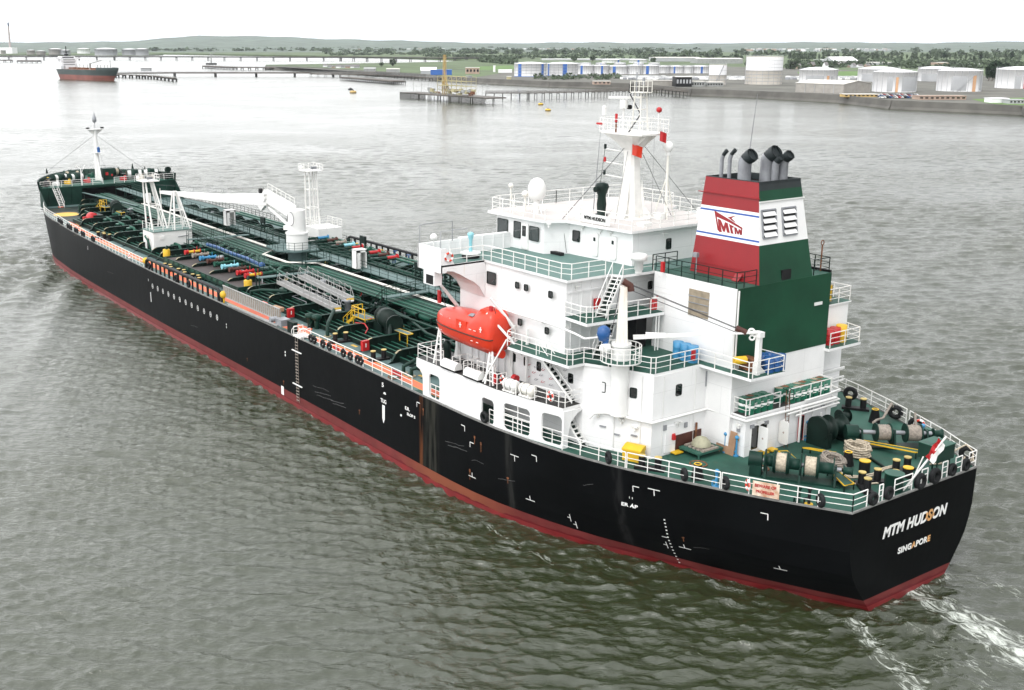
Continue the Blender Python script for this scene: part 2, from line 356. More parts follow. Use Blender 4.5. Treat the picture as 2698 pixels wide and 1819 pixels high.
# forecastle sides above the main deck
FZ = [7.62, 8.8, 10, 11.1, 12.3]
for sg in (1, -1):
    rows = []
    for z in FZ:
        u0 = (170.2+(z-7.62)*.12-150)/(xstem(z)-150); us = [u0+(1-u0)*t for t in (0,.12,.24,.36,.48,.6,.7,.79,.87,.93,.97,1)]
        rows.append([(bowpt(u, z)[0], sg*bowpt(u, z)[1]+yc(bowpt(u, z)[0]), z) for u in us])
    n = len(rows[0])
    for i in range(len(FZ)-1): hb.add(rows[i]+rows[i+1], [(j, j+1, n+j+1, n+j) for j in range(n-1)], 0, True)
    # bulwark thickness: inner green skin
    inn = [[(x-.12, y-sg*.22, z) for x, y, z in r] for r in rows[3:]]
    hb.add(inn[0]+inn[1], [(j, j+1, n+j+1, n+j) for j in range(n-1)], 3)
    hb.add(rows[4]+inn[1], [(j, j+1, n+j+1, n+j) for j in range(n-1)], 3)
    for j in range(0, n-1):
        for t in (0, .5):
            a = Vector(inn[1][j]).lerp(Vector(inn[1][j+1]), t); b = Vector(inn[0][j]).lerp(Vector(inn[0][j+1]), t)
            c = b+Vector((-.45, -sg*.35, 0)); hb.extrude([a, b, c], (0, .03, 0), 3)
hullmat = M['hull']
# stained bands below the side house pillars, part of the paint itself
nt = hullmat.node_tree; Nn = nt.nodes; Ln = nt.links; bs = Nn['Principled BSDF']; src = bs.inputs['Base Color'].links[0].from_socket
ge = Nn.new('ShaderNodeNewGeometry'); sx = Nn.new('ShaderNodeSeparateXYZ'); Ln.new(ge.outputs['Position'], sx.inputs[0])
nz = Nn.new('ShaderNodeTexNoise'); nz.inputs['Scale'].default_value = 1.0; nz.inputs['Detail'].default_value = 6
mpz = Nn.new('ShaderNodeMapping'); mpz.inputs['Scale'].default_value = (2.4, 2.4, .22); Ln.new(ge.outputs['Position'], mpz.inputs[0]); Ln.new(mpz.outputs[0], nz.inputs['Vector'])
def band(cx_, wd, col, prev, k=1.0):
    a = Nn.new('ShaderNodeMath'); a.operation = 'SUBTRACT'; a.inputs[1].default_value = cx_; Ln.new(sx.outputs[0], a.inputs[0])
    b = Nn.new('ShaderNodeMath'); b.operation = 'ABSOLUTE'; Ln.new(a.outputs[0], b.inputs[0])
    c = Nn.new('ShaderNodeMapRange'); c.inputs['From Min'].default_value = wd*.45; c.inputs['From Max'].default_value = wd; c.inputs['To Min'].default_value = k; c.inputs['To Max'].default_value = 0; Ln.new(b.outputs[0], c.inputs['Value'])
    d = Nn.new('ShaderNodeMapRange'); d.inputs['From Min'].default_value = .38; d.inputs['From Max'].default_value = .6; Ln.new(nz.outputs[0], d.inputs['Value'])
    e = Nn.new('ShaderNodeMath'); e.operation = 'MULTIPLY'; Ln.new(c.outputs[0], e.inputs[0]); Ln.new(d.outputs[0], e.inputs[1])
    m = Nn.new('ShaderNodeMix'); m.data_type = 'RGBA'; Ln.new(e.outputs[0], m.inputs[0]); Ln.new(prev, m.inputs[6]); m.inputs[7].default_value = (*col, 1); return m.outputs[2]
o_ = band(36.35, .34, (.13,.045,.018), src, .75); o_ = band(34.9, 1.4, (.04,.04,.032), o_, .7); o_ = band(24.6, .5, (.03,.03,.028), o_, .6); o_ = band(14.6, .5, (.03,.03,.03), o_, .4)
Ln.new(o_, bs.inputs['Base Color'])
# the wet lower strip of the boot topping has a ragged upper edge
nt = M['red'].node_tree; Nr = nt.nodes; Lr = nt.links; br = Nr['Principled BSDF']; sr = br.inputs['Base Color'].links[0].from_socket
gr = Nr.new('ShaderNodeNewGeometry'); xr = Nr.new('ShaderNodeSeparateXYZ'); Lr.new(gr.outputs['Position'], xr.inputs[0])
nr = Nr.new('ShaderNodeTexNoise'); nr.inputs['Scale'].default_value = .55; nr.inputs['Detail'].default_value = 5; Lr.new(gr.outputs['Position'], nr.inputs['Vector'])
ar = Nr.new('ShaderNodeMath'); ar.operation = 'MULTIPLY_ADD'; Lr.new(nr.outputs[0], ar.inputs[0]); ar.inputs[1].default_value = .9; Lr.new(xr.outputs[2], ar.inputs[2])
rr_ = Nr.new('ShaderNodeMapRange'); rr_.inputs['From Min'].default_value = .92; rr_.inputs['From Max'].default_value = .96; rr_.inputs['To Min'].default_value = 1; rr_.inputs['To Max'].default_value = 0; Lr.new(ar.outputs[0], rr_.inputs['Value'])
mr_ = Nr.new('ShaderNodeMix'); mr_.data_type = 'RGBA'; Lr.new(rr_.outputs[0], mr_.inputs[0]); Lr.new(sr, mr_.inputs[6]); mr_.inputs[7].default_value = (.115,.010,.013,1); Lr.new(mr_.outputs[2], br.inputs['Base Color'])
# orange, rust washed stretch of the band below the side house
ox = Nr.new('ShaderNodeMath'); ox.operation = 'SUBTRACT'; ox.inputs[1].default_value = 32; Lr.new(xr.outputs[0], ox.inputs[0]); oa = Nr.new('ShaderNodeMath'); oa.operation = 'ABSOLUTE'; Lr.new(ox.outputs[0], oa.inputs[0])
om = Nr.new('ShaderNodeMapRange'); om.inputs['From Min'].default_value = 3.0; om.inputs['From Max'].default_value = 8.5; om.inputs['To Min'].default_value = .62; om.inputs['To Max'].default_value = 0; Lr.new(oa.outputs[0], om.inputs['Value'])
ok_ = Nr.new('ShaderNodeMix'); ok_.data_type = 'RGBA'; Lr.new(om.outputs[0], ok_.inputs[0]); Lr.new(sr, ok_.inputs[6]); ok_.inputs[7].default_value = (.22,.075,.032,1); Lr.new(ok_.outputs[2], mr_.inputs[6])
hull = hb.build('hull', [hullmat, M['red'], M['redwet'], M['green']], ship)

# lettering on the stern
lt = MB(); n0 = 0
def colour_faces(mb, f0, lo, hi, axis, mi):
    for i in range(f0, len(mb.f)):
        c = sum(mb.v[k][axis] for k in mb.f[i])/len(mb.f[i])
        if lo <= c <= hi: mb.m[i] = mi
text_on(lt, 'MTM HUDSON', (0, 3.62, 4.93), (0,-1,0), (0,0,1), 7.5, .84, 0, shear=.22, bold=.035, space=1.08)
colour_faces(lt, 0, -2.25, -1.3, 1, 1)
hull_name = lt.build('ship_name_lettering', [M['letter'], M['letterrust']], hull)
lt = MB(); text_on(lt, 'SINGAPORE', (0, 1.66, 3.32), (0,-1,0), (0,0,1), 3.8, .46, 0, shear=.05, bold=.035, space=1.1)
colour_faces(lt, 0, -2.3, -1.75, 1, 1); colour_faces(lt, 0, -.28, .12, 1, 1)
lt.build('home_port_lettering', [M['letter'], M['letterrust']], hull)

# small marks on the side: tug corners, arrows, draught figures
def side_pt(x, z, lift=.03, sg=1):
    return Vector((x, side_y(x, z, sg)+sg*lift, z))
def side_frame(x, z):
    a = side_pt(x-.5, z, 0); b = side_pt(x+.5, z, 0); u = (a-b).normalized(); c = side_pt(x, z+.4, 0); d = side_pt(x, z-.4, 0); v = (c-d).normalized(); return u, v
def mark(mb, x, z, segs, wd=.085, mi=0):
    wd *= .75; segs = [((a*.75, b*.75), (c*.75, d*.75)) for (a, b), (c, d) in segs]
    u, v = side_frame(x, z); n = u.cross(v); n = n if n.y > 0 else -n; o = side_pt(x, z)
    for (a, b), (c, d) in segs:
        p = o+u*a+v*b; q = o+u*c+v*d; t = (q-p).normalized(); s = n.cross(t)*wd/2
        mb.add([p-s+n*.01, q-s+n*.01, q+s+n*.01, p+s+n*.01], [(0,1,2,3)], mi)
mk = MB()
for x, z, k in [(37.0,6.9,'L'),(29.9,6.75,'R'),(29.2,5.6,'L'),(23.9,6.0,'T'),(21.6,6.6,'R'),(13.4,6.5,'L'),(11.9,6.6,'T'),(4.6,6.6,'R')]:
    S = {'L': [((0,0),(.65,0)),((0,0),(0,-.6))], 'R': [((-.65,0),(0,0)),((0,0),(0,-.6))], 'T': [((-.6,0),(.6,0)),((0,0),(0,-.65))]}[k]
    mark(mk, x, z, S)
for x, z, k in [(29.0,2.6,'U'),(22.6,2.6,'U'),(19.0,2.2,'Y'),(11.6,2.15,'Y'),(10.3,2.3,'U'),(4.2,2.4,'U'),(18.6,1.7,'Y')]:
    S = {'U': [((-.6,0),(.6,0)),((0,0),(0,.5))], 'Y': [((0,-.45),(0,.45)),((0,0),(-.35,0))]}[k]
    mark(mk, x, z, S)
mark(mk, 39.6, 4.9, [((-.15,0),(.15,0)),((-.15,.12),(.2,.12))], .14); mark(mk, 102.5, 6.3, [((0,-.25),(0,.2)),((-.1,-.1),(.1,-.1))], .16); mark(mk, 77.3, 5.2, [((0,-.35),(0,-.05)),((0,.1),(0,.4))], .2)
mark(mk, 102.0, 4.0, [((0,-.9),(0,.9))], .28); mark(mk, 62.4, 5.3, [((0,-.35),(0,-.05)),((0,.1),(0,.4))], .25)
mark(mk, 130.5, 6.3, [((0,-.3),(0,.5))], .16)
for i in range(12):
    x = 101.0-i*1.92; z = 5.7; pts = [(.32*math.cos(a*math.pi/5), .42*math.sin(a*math.pi/5)) for a in range(11)]
    mark(mk, x, z, list(zip(pts, pts[1:])), .1); mark(mk, x, z, [((-.1,-.15),(-.1,.15)),((.1,-.15),(.1,.15))], .09)
for i in range(14): mark(mk, 11.3, 4.4-i*.29, [((-.07,0),(.1,0))], .15)
mark(mk, 11.55, 2.9, [((-.25,0),(.3,0))], .08)
# tug arrow pointing down with its initials above it
u, v = side_frame(42.6, 4.3); nn = Vector((0,1,0)); o = side_pt(42.6, 4.3, .04)
mk.add([o+u*a+v*b for a, b in ((-.22,.75),(.22,.75),(.22,-.55),(0,-1.0),(-.22,-.55))], [(0,1,2,3,4)], 0)
text_on(mk, 'TUG', side_pt(43.1, 5.25, .02), (-1,0,0), (0,0,1), .95, .38, 0)
text_on(mk, 'E.R.', side_pt(38.9, 5.7, .02), (-1,0,0), (0,0,1), .7, .3, 0); text_on(mk, 'SLOP S', side_pt(38.6, 5.25, .02), (-1,0,0), (0,0,1), 1.3, .26, 0)
text_on(mk, 'ER AP', side_pt(14.3, 4.75, .05)+Vector((0,.05,0)), Vector((-.92,-.39,0)), (0,0,1), 1.25, .26, 0)
mark(mk, 13.5, 4.9, [((0,-.25),(0,.25))], .06); mark(mk, 13.6, 5.5, [((-.15,-.1),(-.15,.12)),((.15,-.1),(.15,.12))], .06)
text_on(mk, '5', side_pt(42.9, 6.75, .02), (-1,0,0), (0,0,1), .3, .42, 0); mark(mk, 42.4, 6.2, [((-.3,0),(.3,0)),((-.2,.12),(.2,.12))], .14)
mk.build('hull_markings', [M['letter']], hull)
sc = MB(); g0 = random.Random(8)
for x, z, L_, n in [(53,3.6,4.5,3),(50,3.2,3.5,2),(30,5.0,3.5,2),(27.5,4.2,2.0,1),(24,3.8,2.5,1),(8.5,2.8,1.6,1),(86,3.2,3.0,1),(118,4.5,4,1),(16.5,5.8,1.2,1)]:
    for k in range(n):
        P_ = [(0,0)]
        for j in range(7): P_.append((P_[-1][0]-L_/7, P_[-1][1]-.03-.10*g0.random()+.06*(g0.random() > .6)))
        mark(sc, x-k*.4, z-k*.35, list(zip(P_, P_[1:])), .045+.03*g0.random())
sc.build('hull_scuffs', mat('grey scuffed paint', (.10,.10,.10), .7, var=.5, scale=3), hull)
rs_ = MB()
for x, z, L_ in [(28.6,6.3,.9),(27.8,6.0,1.1),(24.8,3.9,.7),(29.3,3.2,1.2),(10.2,3.3,.5),(47,3.4,.6),(72,2.6,.5),(36.0,6.6,.8),(63.0,2.2,.6)]:
    mark(rs_, x, z, [((0,0),(.04,-L_*.3))], .22+.1*g0.random()); mark(rs_, x-.02, z-L_*.2, [((0,0),(-.03,-L_*.8))], .09)
rs_.build('hull_rust_spots', mat('orange rust', (.20,.07,.022), .8, var=.5, scale=4), hull)
wp = MB(); u, v = side_frame(63.3, 1.2); o = side_pt(63.3, 1.0, .04); wp.add([o+u*a+v*b for a, b in ((-.3,-.45),(.3,-.45),(.3,.5),(-.3,.5))], [(0,1,2,3)]); wp.build('white_waterline_plate', M['letter'], hull)

# decks ------------------------------------------------------------
def outline(x0, x1, inset=.0, step=2.0, z=H):
    xs = []; x = x0
    while x < x1-.01: xs.append(x); x += step
    xs.append(x1)
    return [(x, side_y(x, z)-inset) for x in xs] + [(x, side_y(x, z, -1)+inset) for x in reversed(xs)]
md = MB(); md.add([(x,y,H) for x,y in outline(38, 172, .02)], [tuple(range(len(outline(38,172,.02))))])
maindeck = md.build('main_deck', M['deckblue'], ship)
pd = MB(); ol = outline(0.0, 38, .02, 1.0); pd.add([(x,y,H) for x,y in ol], [tuple(range(len(ol)))])
poop = pd.build('poop_deck', M['deck'], ship)
ge_ = MB()   # waterway bar and grey rail base along the deck edge
for sg in (1, -1):
    ge_.tube([(x, side_y(x, H, sg)-sg*.06, H+.06) for x in [0,1,2,3,4.2,5.5,7,9,11,13,15,17,19,22,26,30,36,44,52,60,68,76,84,92,100,108,116,124,132,140,146,150,154,158,162,166,170]], .09, 4, 0)
ge_.tube([(0.05,7.2,H+.06),(0.05,-7.2,H+.06)], .09, 4)
ge_.build('deck_edge_bar', mat('grey deck edge', (.20,.20,.19), .7, var=.3, scale=2, rust=.4), ship)
# walkway painted orange and the yellow circle
wk = MB()
def strip(path, wdt, z, mi=0):
    P = [Vector((x,y,z)) for x,y in path]; vs = []
    for i, p in enumerate(P):
        t = (P[min(i+1, len(P)-1)]-P[max(i-1, 0)]).normalized(); s = Vector((-t.y, t.x, 0))*wdt/2; vs += [p+s, p-s]
    wk.add(vs, [(2*i, 2*i+1, 2*i+3, 2*i+2) for i in range(len(P)-1)], mi)
yo = [(169.6,7.7),(164,8.7),(158.5,9.9),(154,10.8),(148,12.0),(142,12.9),(135,13.4),(127,13.75),(118,13.95),(108,14.1),(100,14.3),(88,14.5),(76,14.6),(66,14.7),(60,14.75),(54,14.5),(46,14.6),(38,14.9),(31,14.7)]
strip(yo, .95, H+.010); 
wk.add([(65.5,14.2,H+.018),(64.8,13.2,H+.018),(62.2,12.9,H+.018),(60.6,14.2,H+.018)], [(0,1,2,3)], 0)
yc_ = [Vector((158.9, 9.8, H+.014))+Vector((2.4*math.cos(a*math.pi/16), 2.3*math.sin(a*math.pi/16), 0)) for a in range(32)]
wk.add(yc_, [tuple(range(32))], 1)
for k in (-1, 1):
    strip([(x, y+k*.52) for x, y in yo[4:]], .07, H+.014, 1)
for xx, yy in [(166,9.2),(162,9.6),(153,12.6),(147,13.0),(136,14.0)]: wk.box(xx-.06, xx+.06, yy-2.4, yy+1.6, H+.012, H+.016, 3)
wk.box(53.2,54.2,12.6,12.95,H+.01,H+.02,1); wk.box(40.6,41.6,12.9,13.2,H+.01,H+.02,1)
wk.build('painted_walkway', [M['orangedeck'], M['yellowdeck'], M['deckblue'], M['yedge_highlight']], maindeck)

# railings ---------------------------------------------------------
def edge_path(x0, x1, sg=1, inset=.12, n=None):
    n = n or max(2, int(abs(x1-x0)/3)); return [(x0+(x1-x0)*i/n, side_y(x0+(x1-x0)*i/n, H, sg)-sg*inset, H+.1) for i in range(n+1)]
def railing(path, parent=ship, h=1.2, lv=3, sp=1.6, r=.036, m='railwhite', name='railing'):
    mb = MB(); mb.rail(path, h, lv, sp, r); return mb.build(name, M[m], parent)
pr = [(19.3, 15.25), (14.6,14.1),(11,12.7),(6.6,10.75),(4.2,9.55),(1.9,8.3),(.12,7.1)]
railing([(x,y-.08,H+.1) for x,y in pr[:2]]+[(14.0,13.85,H+.1)]); railing([(13.9,13.8,H+.1),(11,12.6,H+.1),(7.6,11.2,H+.1)]); railing([(7.5,11.15,H+.1),(4.2,9.5,H+.1),(1.9,8.25,H+.1),(.12,7.1,H+.1)])
railing([(.12,7.1,H+.1),(.12,5.6,H+.1)]); railing([(.12,4.3,H+.1),(.12,3.9,H+.1)]); railing([(.12,2.6,H+.1),(.12,.6,H+.1)]); railing([(.12,-.5,H+.1),(.12,-1.2,H+.1)]); railing([(.12,-3.0,H+.1),(.12,-3.6,H+.1)]); railing([(.12,-4.6,H+.1),(.12,-5.4,H+.1)])
railing([(.12,-6.3,H+.1),(.12,-7.2,H+.1),(2,-8.2,H+.1),(4.2,-9.5,H+.1),(8,-11.3,H+.1)]); railing([(8.4,-11.5,H+.1),(11,-12.6,H+.1),(14.6,-14.0,H+.1),(19,-15.2,H+.1)])
railing(edge_path(38, 58.5)); railing(edge_path(104.5, 168)); 
railing(edge_path(38, 79, -1), m='greendk'); railing(edge_path(103, 168, -1), m='greendk')
for q in pr[1:]:
    pass
# ================================================================== accommodation block
def zf(s, x0, y0): return lambda a, b: (x0+a*s, y0+b*s)
Z1 = zf(.3444,1100,180); Z2 = zf(.29967,1650,330); Z3 = zf(.3571,1080,640); Z4 = zf(.3891,1500,640); Z5 = zf(.3827,1850,650); Z6 = zf(.4208,1900,980)
Z7 = zf(.2168,1050,900); Z8 = zf(.2424,1600,980); Q1 = zf(.129,1100,600); Q2 = zf(.129,1450,700)
acc = empty('accommodation_block', parent=ship)
def mir(p): return p+[(x,-y) for x,y in reversed(p)]
b = MB()
b.prism(mir([(35.2,13.0),(19.6,13.0),(17.6,12.1),(14.4,10.93),(14.4,5.35),(12.0,5.35)]), H, 13.9)
b.prism(mir([(12.0,4.98),(10.8,4.98)]), H, 10.65)
b.prism(mir([(35.2,13.1),(22.05,12.75)]), 14.1, 19.85)
b.prism([(22.0,-5.4),(22.0,-9.8),(13.35,-9.8),(13.35,-5.4)], 14.1, 16.96)
house = b.build('house_wall', M['white'], acc)
b = MB()     # stiffened corrugated lower wall forward on the port side
b.box(21.98, 22.1, 8.9, 9.0, 14.1, 20); nxt(b)
for x in (33.5,32.6,31.7,30.8,29.9,29,28.1): b.box(x-.05, x+.05, 13.0, 13.12, 10.8, 14.0); nxt(b)
for y in (12.2,11.2,10.2): b.box(21.98,22.05,y-.05,y+.05,14.1,19.8); nxt(b)
for z in (16.1,18.9): b.box(21.95,22.05,6,12.6,z-.05,z+.05); nxt(b)
build_each(b, 'wall_stiffener', M['white'], acc)
# decks with white facia
def deckslab(poly, z, th=.32, mtop='deck', m='white', name='house_deck'):
    d = MB(); d.prism(poly, z-th, z, 0, 1); return d.build(name, [M[m], M[mtop]], acc)
deckslab([(37.45,16.1),(26.3,16.1),(22.5,15.45),(19.7,14.85),(19.85,12.6),(37.4,12.6)], 10.8, .3, 'deckdark')
deckslab([(37.45,-16.1),(26.3,-16.1),(22.5,-15.45),(19.7,-14.85),(19.85,-12.6),(37.4,-12.6)], 10.8, .3, 'deckdark')
deckslab(mir([(12.2,5.1),(10.75,5.1)]), 10.8, .14, 'deckdark')
dp_ = [(30,12.9),(27.3,13.1),(26.3,14.95),(19.5,14.6),(19.45,13.05),(17.6,12.2),(14.45,10.95),(14.4,6.2),(9.7,6.1),(9.6,2.5),(12.1,2.5)]
deckslab(dp_+[(12.1,-5.3),(11.6,-5.3),(11.6,-9.3),(14.4,-10.0)]+[(x,-y) for x,y in dp_[:7]][::-1], 14.1, .22, 'deck')
deckslab([(22.1,12.85),(21.7,12.85),(19.4,13.0),(18.9,5.4),(22.1,5.4)], 17.1, .24, 'deck')
deckslab([(22.1,-12.85),(21.7,-12.85),(19.4,-13.0),(18.9,-5.4),(22.1,-5.4)], 17.1, .24, 'deck')
deckslab([(21.9,-5.36),(21.9,-9.95),(13.2,-9.95),(13.2,-5.36)], 17.1, .12, 'deck')
deckslab(mir([(35.2,13.15),(21.6,13.1),(21.6,8.7),(20.7,8.2),(20.6,4.9)]), 20.0, .2, 'decklight')
# side house: plated side with openings, z 7.6 .. 10.5
def holed(side, x0, x1, z0, z1, holes, name):
    """plate following the hull side between x0 and x1 with rounded openings, a real thickness of plating"""
    mb = MB(); yy = lambda x: side*(16.12 if x > 26.3 else 15.5+(x-22.5)*.163 if x > 22.5 else 14.85+(x-19.7)*.232)
    def q(x, z, t): return (x, yy(x)-side*t, z)
    def plate(xa, xb, za, zb):
        if xb-xa < .01 or zb-za < .01: return
        V_ = [q(xa,za,0),q(xb,za,0),q(xb,zb,0),q(xa,zb,0)]; W_ = [q(xa,za,.14),q(xb,za,.14),q(xb,zb,.14),q(xa,zb,.14)]
        mb.add(V_+W_, [(0,1,2,3),(7,6,5,4),(0,4,5,1),(1,5,6,2),(2,6,7,3),(3,7,4,0)])
    xs = sorted({x0, x1, 22.5, 26.3} | {h for hh in holes for h in hh[:2]})
    for a, c in zip(xs, xs[1:]):
        hh = [h for h in holes if h[0] <= a+1e-6 and h[1] >= c-1e-6]
        if hh: plate(a, c, hh[0][3], z1); plate(a, c, z0, hh[0][2])
        else: plate(a, c, z0, z1)
    for h in holes:     # rounded corner gussets
        for cx, sx_ in ((h[0], 1), (h[1], -1)):
            for cz, sz_ in ((h[3], -1), (h[2], 1)):
                r = .34; P = [(cx, cz)]+[(cx+sx_*r*(1-math.sin(t)), cz+sz_*r*(1-math.cos(t))) for t in [i*math.pi/8 for i in range(5)]]
                P = [(x, z) for x, z in P]
                f_ = [q(x, z, 0) for x, z in P]; g_ = [q(x, z, .14) for x, z in P]; k = len(P)
                mb.add(f_+g_, [tuple(range(k)), tuple(range(k, 2*k))[::-1]]+[(i, (i+1)%k, k+(i+1)%k, k+i) for i in range(k)])
    return mb.build(name, M['white'], acc)
HO = [(33.95,35.5,7.75,9.85),(26.45,28.05,7.75,9.75),(22.7,25.4,7.8,9.95),(19.75,21.6,7.8,10.1)]
for sg in (1, -1): holed(sg, 19.6, 36.45, 7.62, 10.52, HO, 'side_wall')
b = MB()
for sg in (1, -1):
    b.extrude([(37.45,sg*16.12,10.52),(37.45,sg*16.12,10.0),(36.9,sg*16.12,9.85),(36.55,sg*16.12,9.5),(36.45,sg*16.12,9.0),(36.45,sg*16.12,10.52)], (0,-sg*.14,0)); nxt(b)
    b.extrude([(19.6,sg*14.7,7.62),(19.6,sg*14.7,10.52),(19.6,sg*12.6,10.52),(19.6,sg*13.5,10.2),(19.6,sg*14.1,9.6),(19.6,sg*14.35,8.6),(19.6,sg*14.35,7.62)], (.14,0,0)); nxt(b)
build_each(b, 'side_wall_bracket', M['white'], acc)
b = MB()
for x0_, x1_ in [(33.95,35.5),(26.45,27.2),(22.7,25.4),(19.75,21.6)]: 
    n = 2
    y0_ = 16.05 if x0_ > 26.3 else 15.5+(x0_-22.5)*.163 if x0_ > 22.5 else 14.85+(x0_-19.7)*.232
    y1_ = 16.05 if x1_ > 26.3 else 15.5+(x1_-22.5)*.163 if x1_ > 22.5 else 14.85+(x1_-19.7)*.232
    b.rail([(x0_,y0_-.1,H+.12),(x1_,y1_-.1,H+.12)], 1.15, 3, .9, .036); nxt(b)
for z in (9.45,9.0,8.55): b.tube([(22.7,15.5,z),(25.4,15.85,z)], .045, 4)
b.tube([(24.0,15.65,7.8),(24.0,15.65,9.95)], .05, 4)
build_each(b, 'opening_rail', M['railwhite'], acc)

# windows: frame and pane, placed on the wall they sit in
def window(plane, val, p0, p1, rnd=.12, depth=.05, glass='glass', name='window', sgn=1):
    f = aty if plane == 'y' else atx
    A = f(*p0, val); B = f(*p1, val); i = 0 if plane == 'y' else 1
    a0, a1 = min(A[i], B[i]), max(A[i], B[i]); z0, z1 = min(A.z, B.z), max(A.z, B.z); return wbox(plane, val, a0, a1, z0, z1, rnd, depth, glass, name, sgn)
def rrect(a0, a1, z0, z1, r):
    P = []
    for cx, cz, t0 in ((a1-r,z1-r,0),(a0+r,z1-r,90),(a0+r,z0+r,180),(a1-r,z0+r,270)):
        for k in range(4): t = rad(t0+k*30); P.append((cx+r*math.cos(t), cz+r*math.sin(t)))
    return P
def wbox(plane, val, a0, a1, z0, z1, rnd=.12, depth=.05, glass='glass', name='window', sgn=1, parent=None, pm='glass'):
    mk3 = (lambda a, z, d: (a, val+sgn*d, z)) if plane == 'y' else (lambda a, z, d: (val+sgn*d, a, z))
    mb = MB(); O = rrect(a0, a1, z0, z1, rnd); I = rrect(a0+.045, a1-.045, z0+.045, z1-.045, max(.02, rnd-.03)); n = len(O)
    mb.add([mk3(*p, 0) for p in O]+[mk3(*p, depth) for p in O]+[mk3(*p, depth) for p in I]+[mk3(*p, .012) for p in I],
           [(k*n+i, k*n+(i+1)%n, (k+1)*n+(i+1)%n, (k+1)*n+i) for k in range(3) for i in range(n)])
    fr = mb.build(name, M['greendk'] if glass == 'glass' else M[glass], parent or acc)
    g = MB(); g.add([mk3(*p, .014) for p in I], [tuple(range(n))]); g.build('pane', M[pm], fr)
    return fr
for p0, p1 in [((1358,741.5),(1368,762.5)),((1381.5,748),(1391.5,769)),((1445.5,765.5),(1456.5,788)),((1365,838.5),(1375.5,860)),((1436,861),(1446.5,883))]:
    window('y', 13.07 if p0[1] < 800 else 13.07, p0, p1)
fr = window('y', 13.07, (1283.5,714), (1306,753), rnd=.03)
# lower level windows seen above the life raft deck
for p0, p1 in [((1348.5,929),(1359,955)),((1381,939),(1392,967)),((1415,952),(1425.5,980)),((1498,982),(1510,1012))]: window('y', 13.0, p0, p1)
for (p0, p1), xx in zip([((1578.5,1004),(1596,1036)),((1660,1020),(1678,1051))], (0,0)):
    # wall running diagonally: build in its own frame
    A = Vector((17.6,12.1,0)); B = Vector((14.4,10.93,0)); dvec = (B-A).normalized(); nvec = Vector((dvec.y,-dvec.x,0)); nvec = nvec if nvec.y > 0 else -nvec
    def hit(px, py):
        d = CFW*CF+CRT*(px-CPX)+CUP*(CPY-py); t = (A-CPOS).dot(nvec)/d.dot(nvec); return CPOS+d*t
    P, Q = hit(*p0), hit(*p1)
    a0 = (P-A).dot(dvec); a1 = (Q-A).dot(dvec); mb = MB(); O = rrect(a0, a1, Q.z, P.z, .12); I = rrect(a0+.07, a1-.07, Q.z+.07, P.z-.07, .07); n = len(O)
    W = lambda p, d: A+dvec*p[0]+nvec*d+Vector((0,0,p[1]))
    mb.add([W(p,0) for p in O]+[W(p,.05) for p in O]+[W(p,.05) for p in I]+[W(p,.012) for p in I], [(k*n+i,k*n+(i+1)%n,(k+1)*n+(i+1)%n,(k+1)*n+i) for k in range(3) for i in range(n)])
    fr = mb.build('window', M['greendk'], acc); g = MB(); g.add([W(p,.014) for p in I], [tuple(range(n))]); g.build('pane', M['glass'], fr)
window('x', 14.4, Z4(722,962), Z4(758,1030), sgn=-1)
window('x', 22.05, Z4(532,262), Z4(560,312), sgn=-1)
# round scuttle and deck drain marks
b = MB(); c = atx(*Z4(422,300), 22.0); b.cyl((22.02,c.y,c.z), .17, -.08, 14, axis='X'); b.build('porthole', M['glass'], acc)
b = MB(); A = atx(*Z4(540,540), 20.0)
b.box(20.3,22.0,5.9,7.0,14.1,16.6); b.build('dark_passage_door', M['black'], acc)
# grille on the aft wall and the engine casing
def panel(plane, val, p0, p1, m, d=.05, name='grille', sgn=1, parent=None, bars=0, mbar='black'):
    f = aty if plane == 'y' else atx; A = f(*p0, val); B = f(*p1, val); i = 0 if plane == 'y' else 1
    a0, a1, z0, z1 = min(A[i],B[i]), max(A[i],B[i]), min(A.z,B.z), max(A.z,B.z); mb = MB()
    if plane == 'y': mb.box(a0,a1,val,val+sgn*d,z0,z1)
    else: mb.box(val,val+sgn*d,a0,a1,z0,z1)
    for k in range(bars):
        z = z0+(z1-z0)*(k+1)/(bars+1)
        if plane == 'y': mb.box(a0,a1,val+sgn*d,val+sgn*(d+.05),z-.03,z+.03,1)
        else: mb.box(val+sgn*d,val+sgn*(d+.05),a0,a1,z-.03,z+.03,1)
    return mb.build(name, [M[m], M[mbar]], parent or acc)
# doors, boards and fittings round the poop
panel('x', 14.4, Z8(632,600), Z8(722,855), 'white', .09, 'door', -1); panel('x', 14.4, Z8(745,690), Z8(1004,840), 'brown', .07, 'hatch_cover_door', -1)
b = MB(); b.tube([(14.25,6.35,H),(14.25,6.35,9.6)], .09, 5); b.build('timber_prop', M['rust'], acc)
A = aty(*Z8(1135,640), 4.98); 
mb = MB(); mb.box(11.6,13.2,4.98,5.04,8.95,9.35) ; 
panel('y', 4.98, Z8(1355,668), Z8(1430,750), 'yellow', .03, 'warning_notice')
panel('x', 14.4, Z4(925,870), Z4(972,960), 'steel', .04, 'vent_grille', -1)
for (a, c, m_) in [(Z8(1655,565), Z8(1722,805), 'black'), (Z8(1565,590), Z8(1635,835), 'black'), (Z8(2080,480), Z8(2120,745), 'redp')]:
    A = atx(*a, 10.8); B = atx(*c, 10.8); fr = wbox('x', 10.8, min(A.y,B.y), max(A.y,B.y), B.z, A.z, .18, .05, 'whiteplain' if m_ == 'black' else m_, 'doorway', -1)
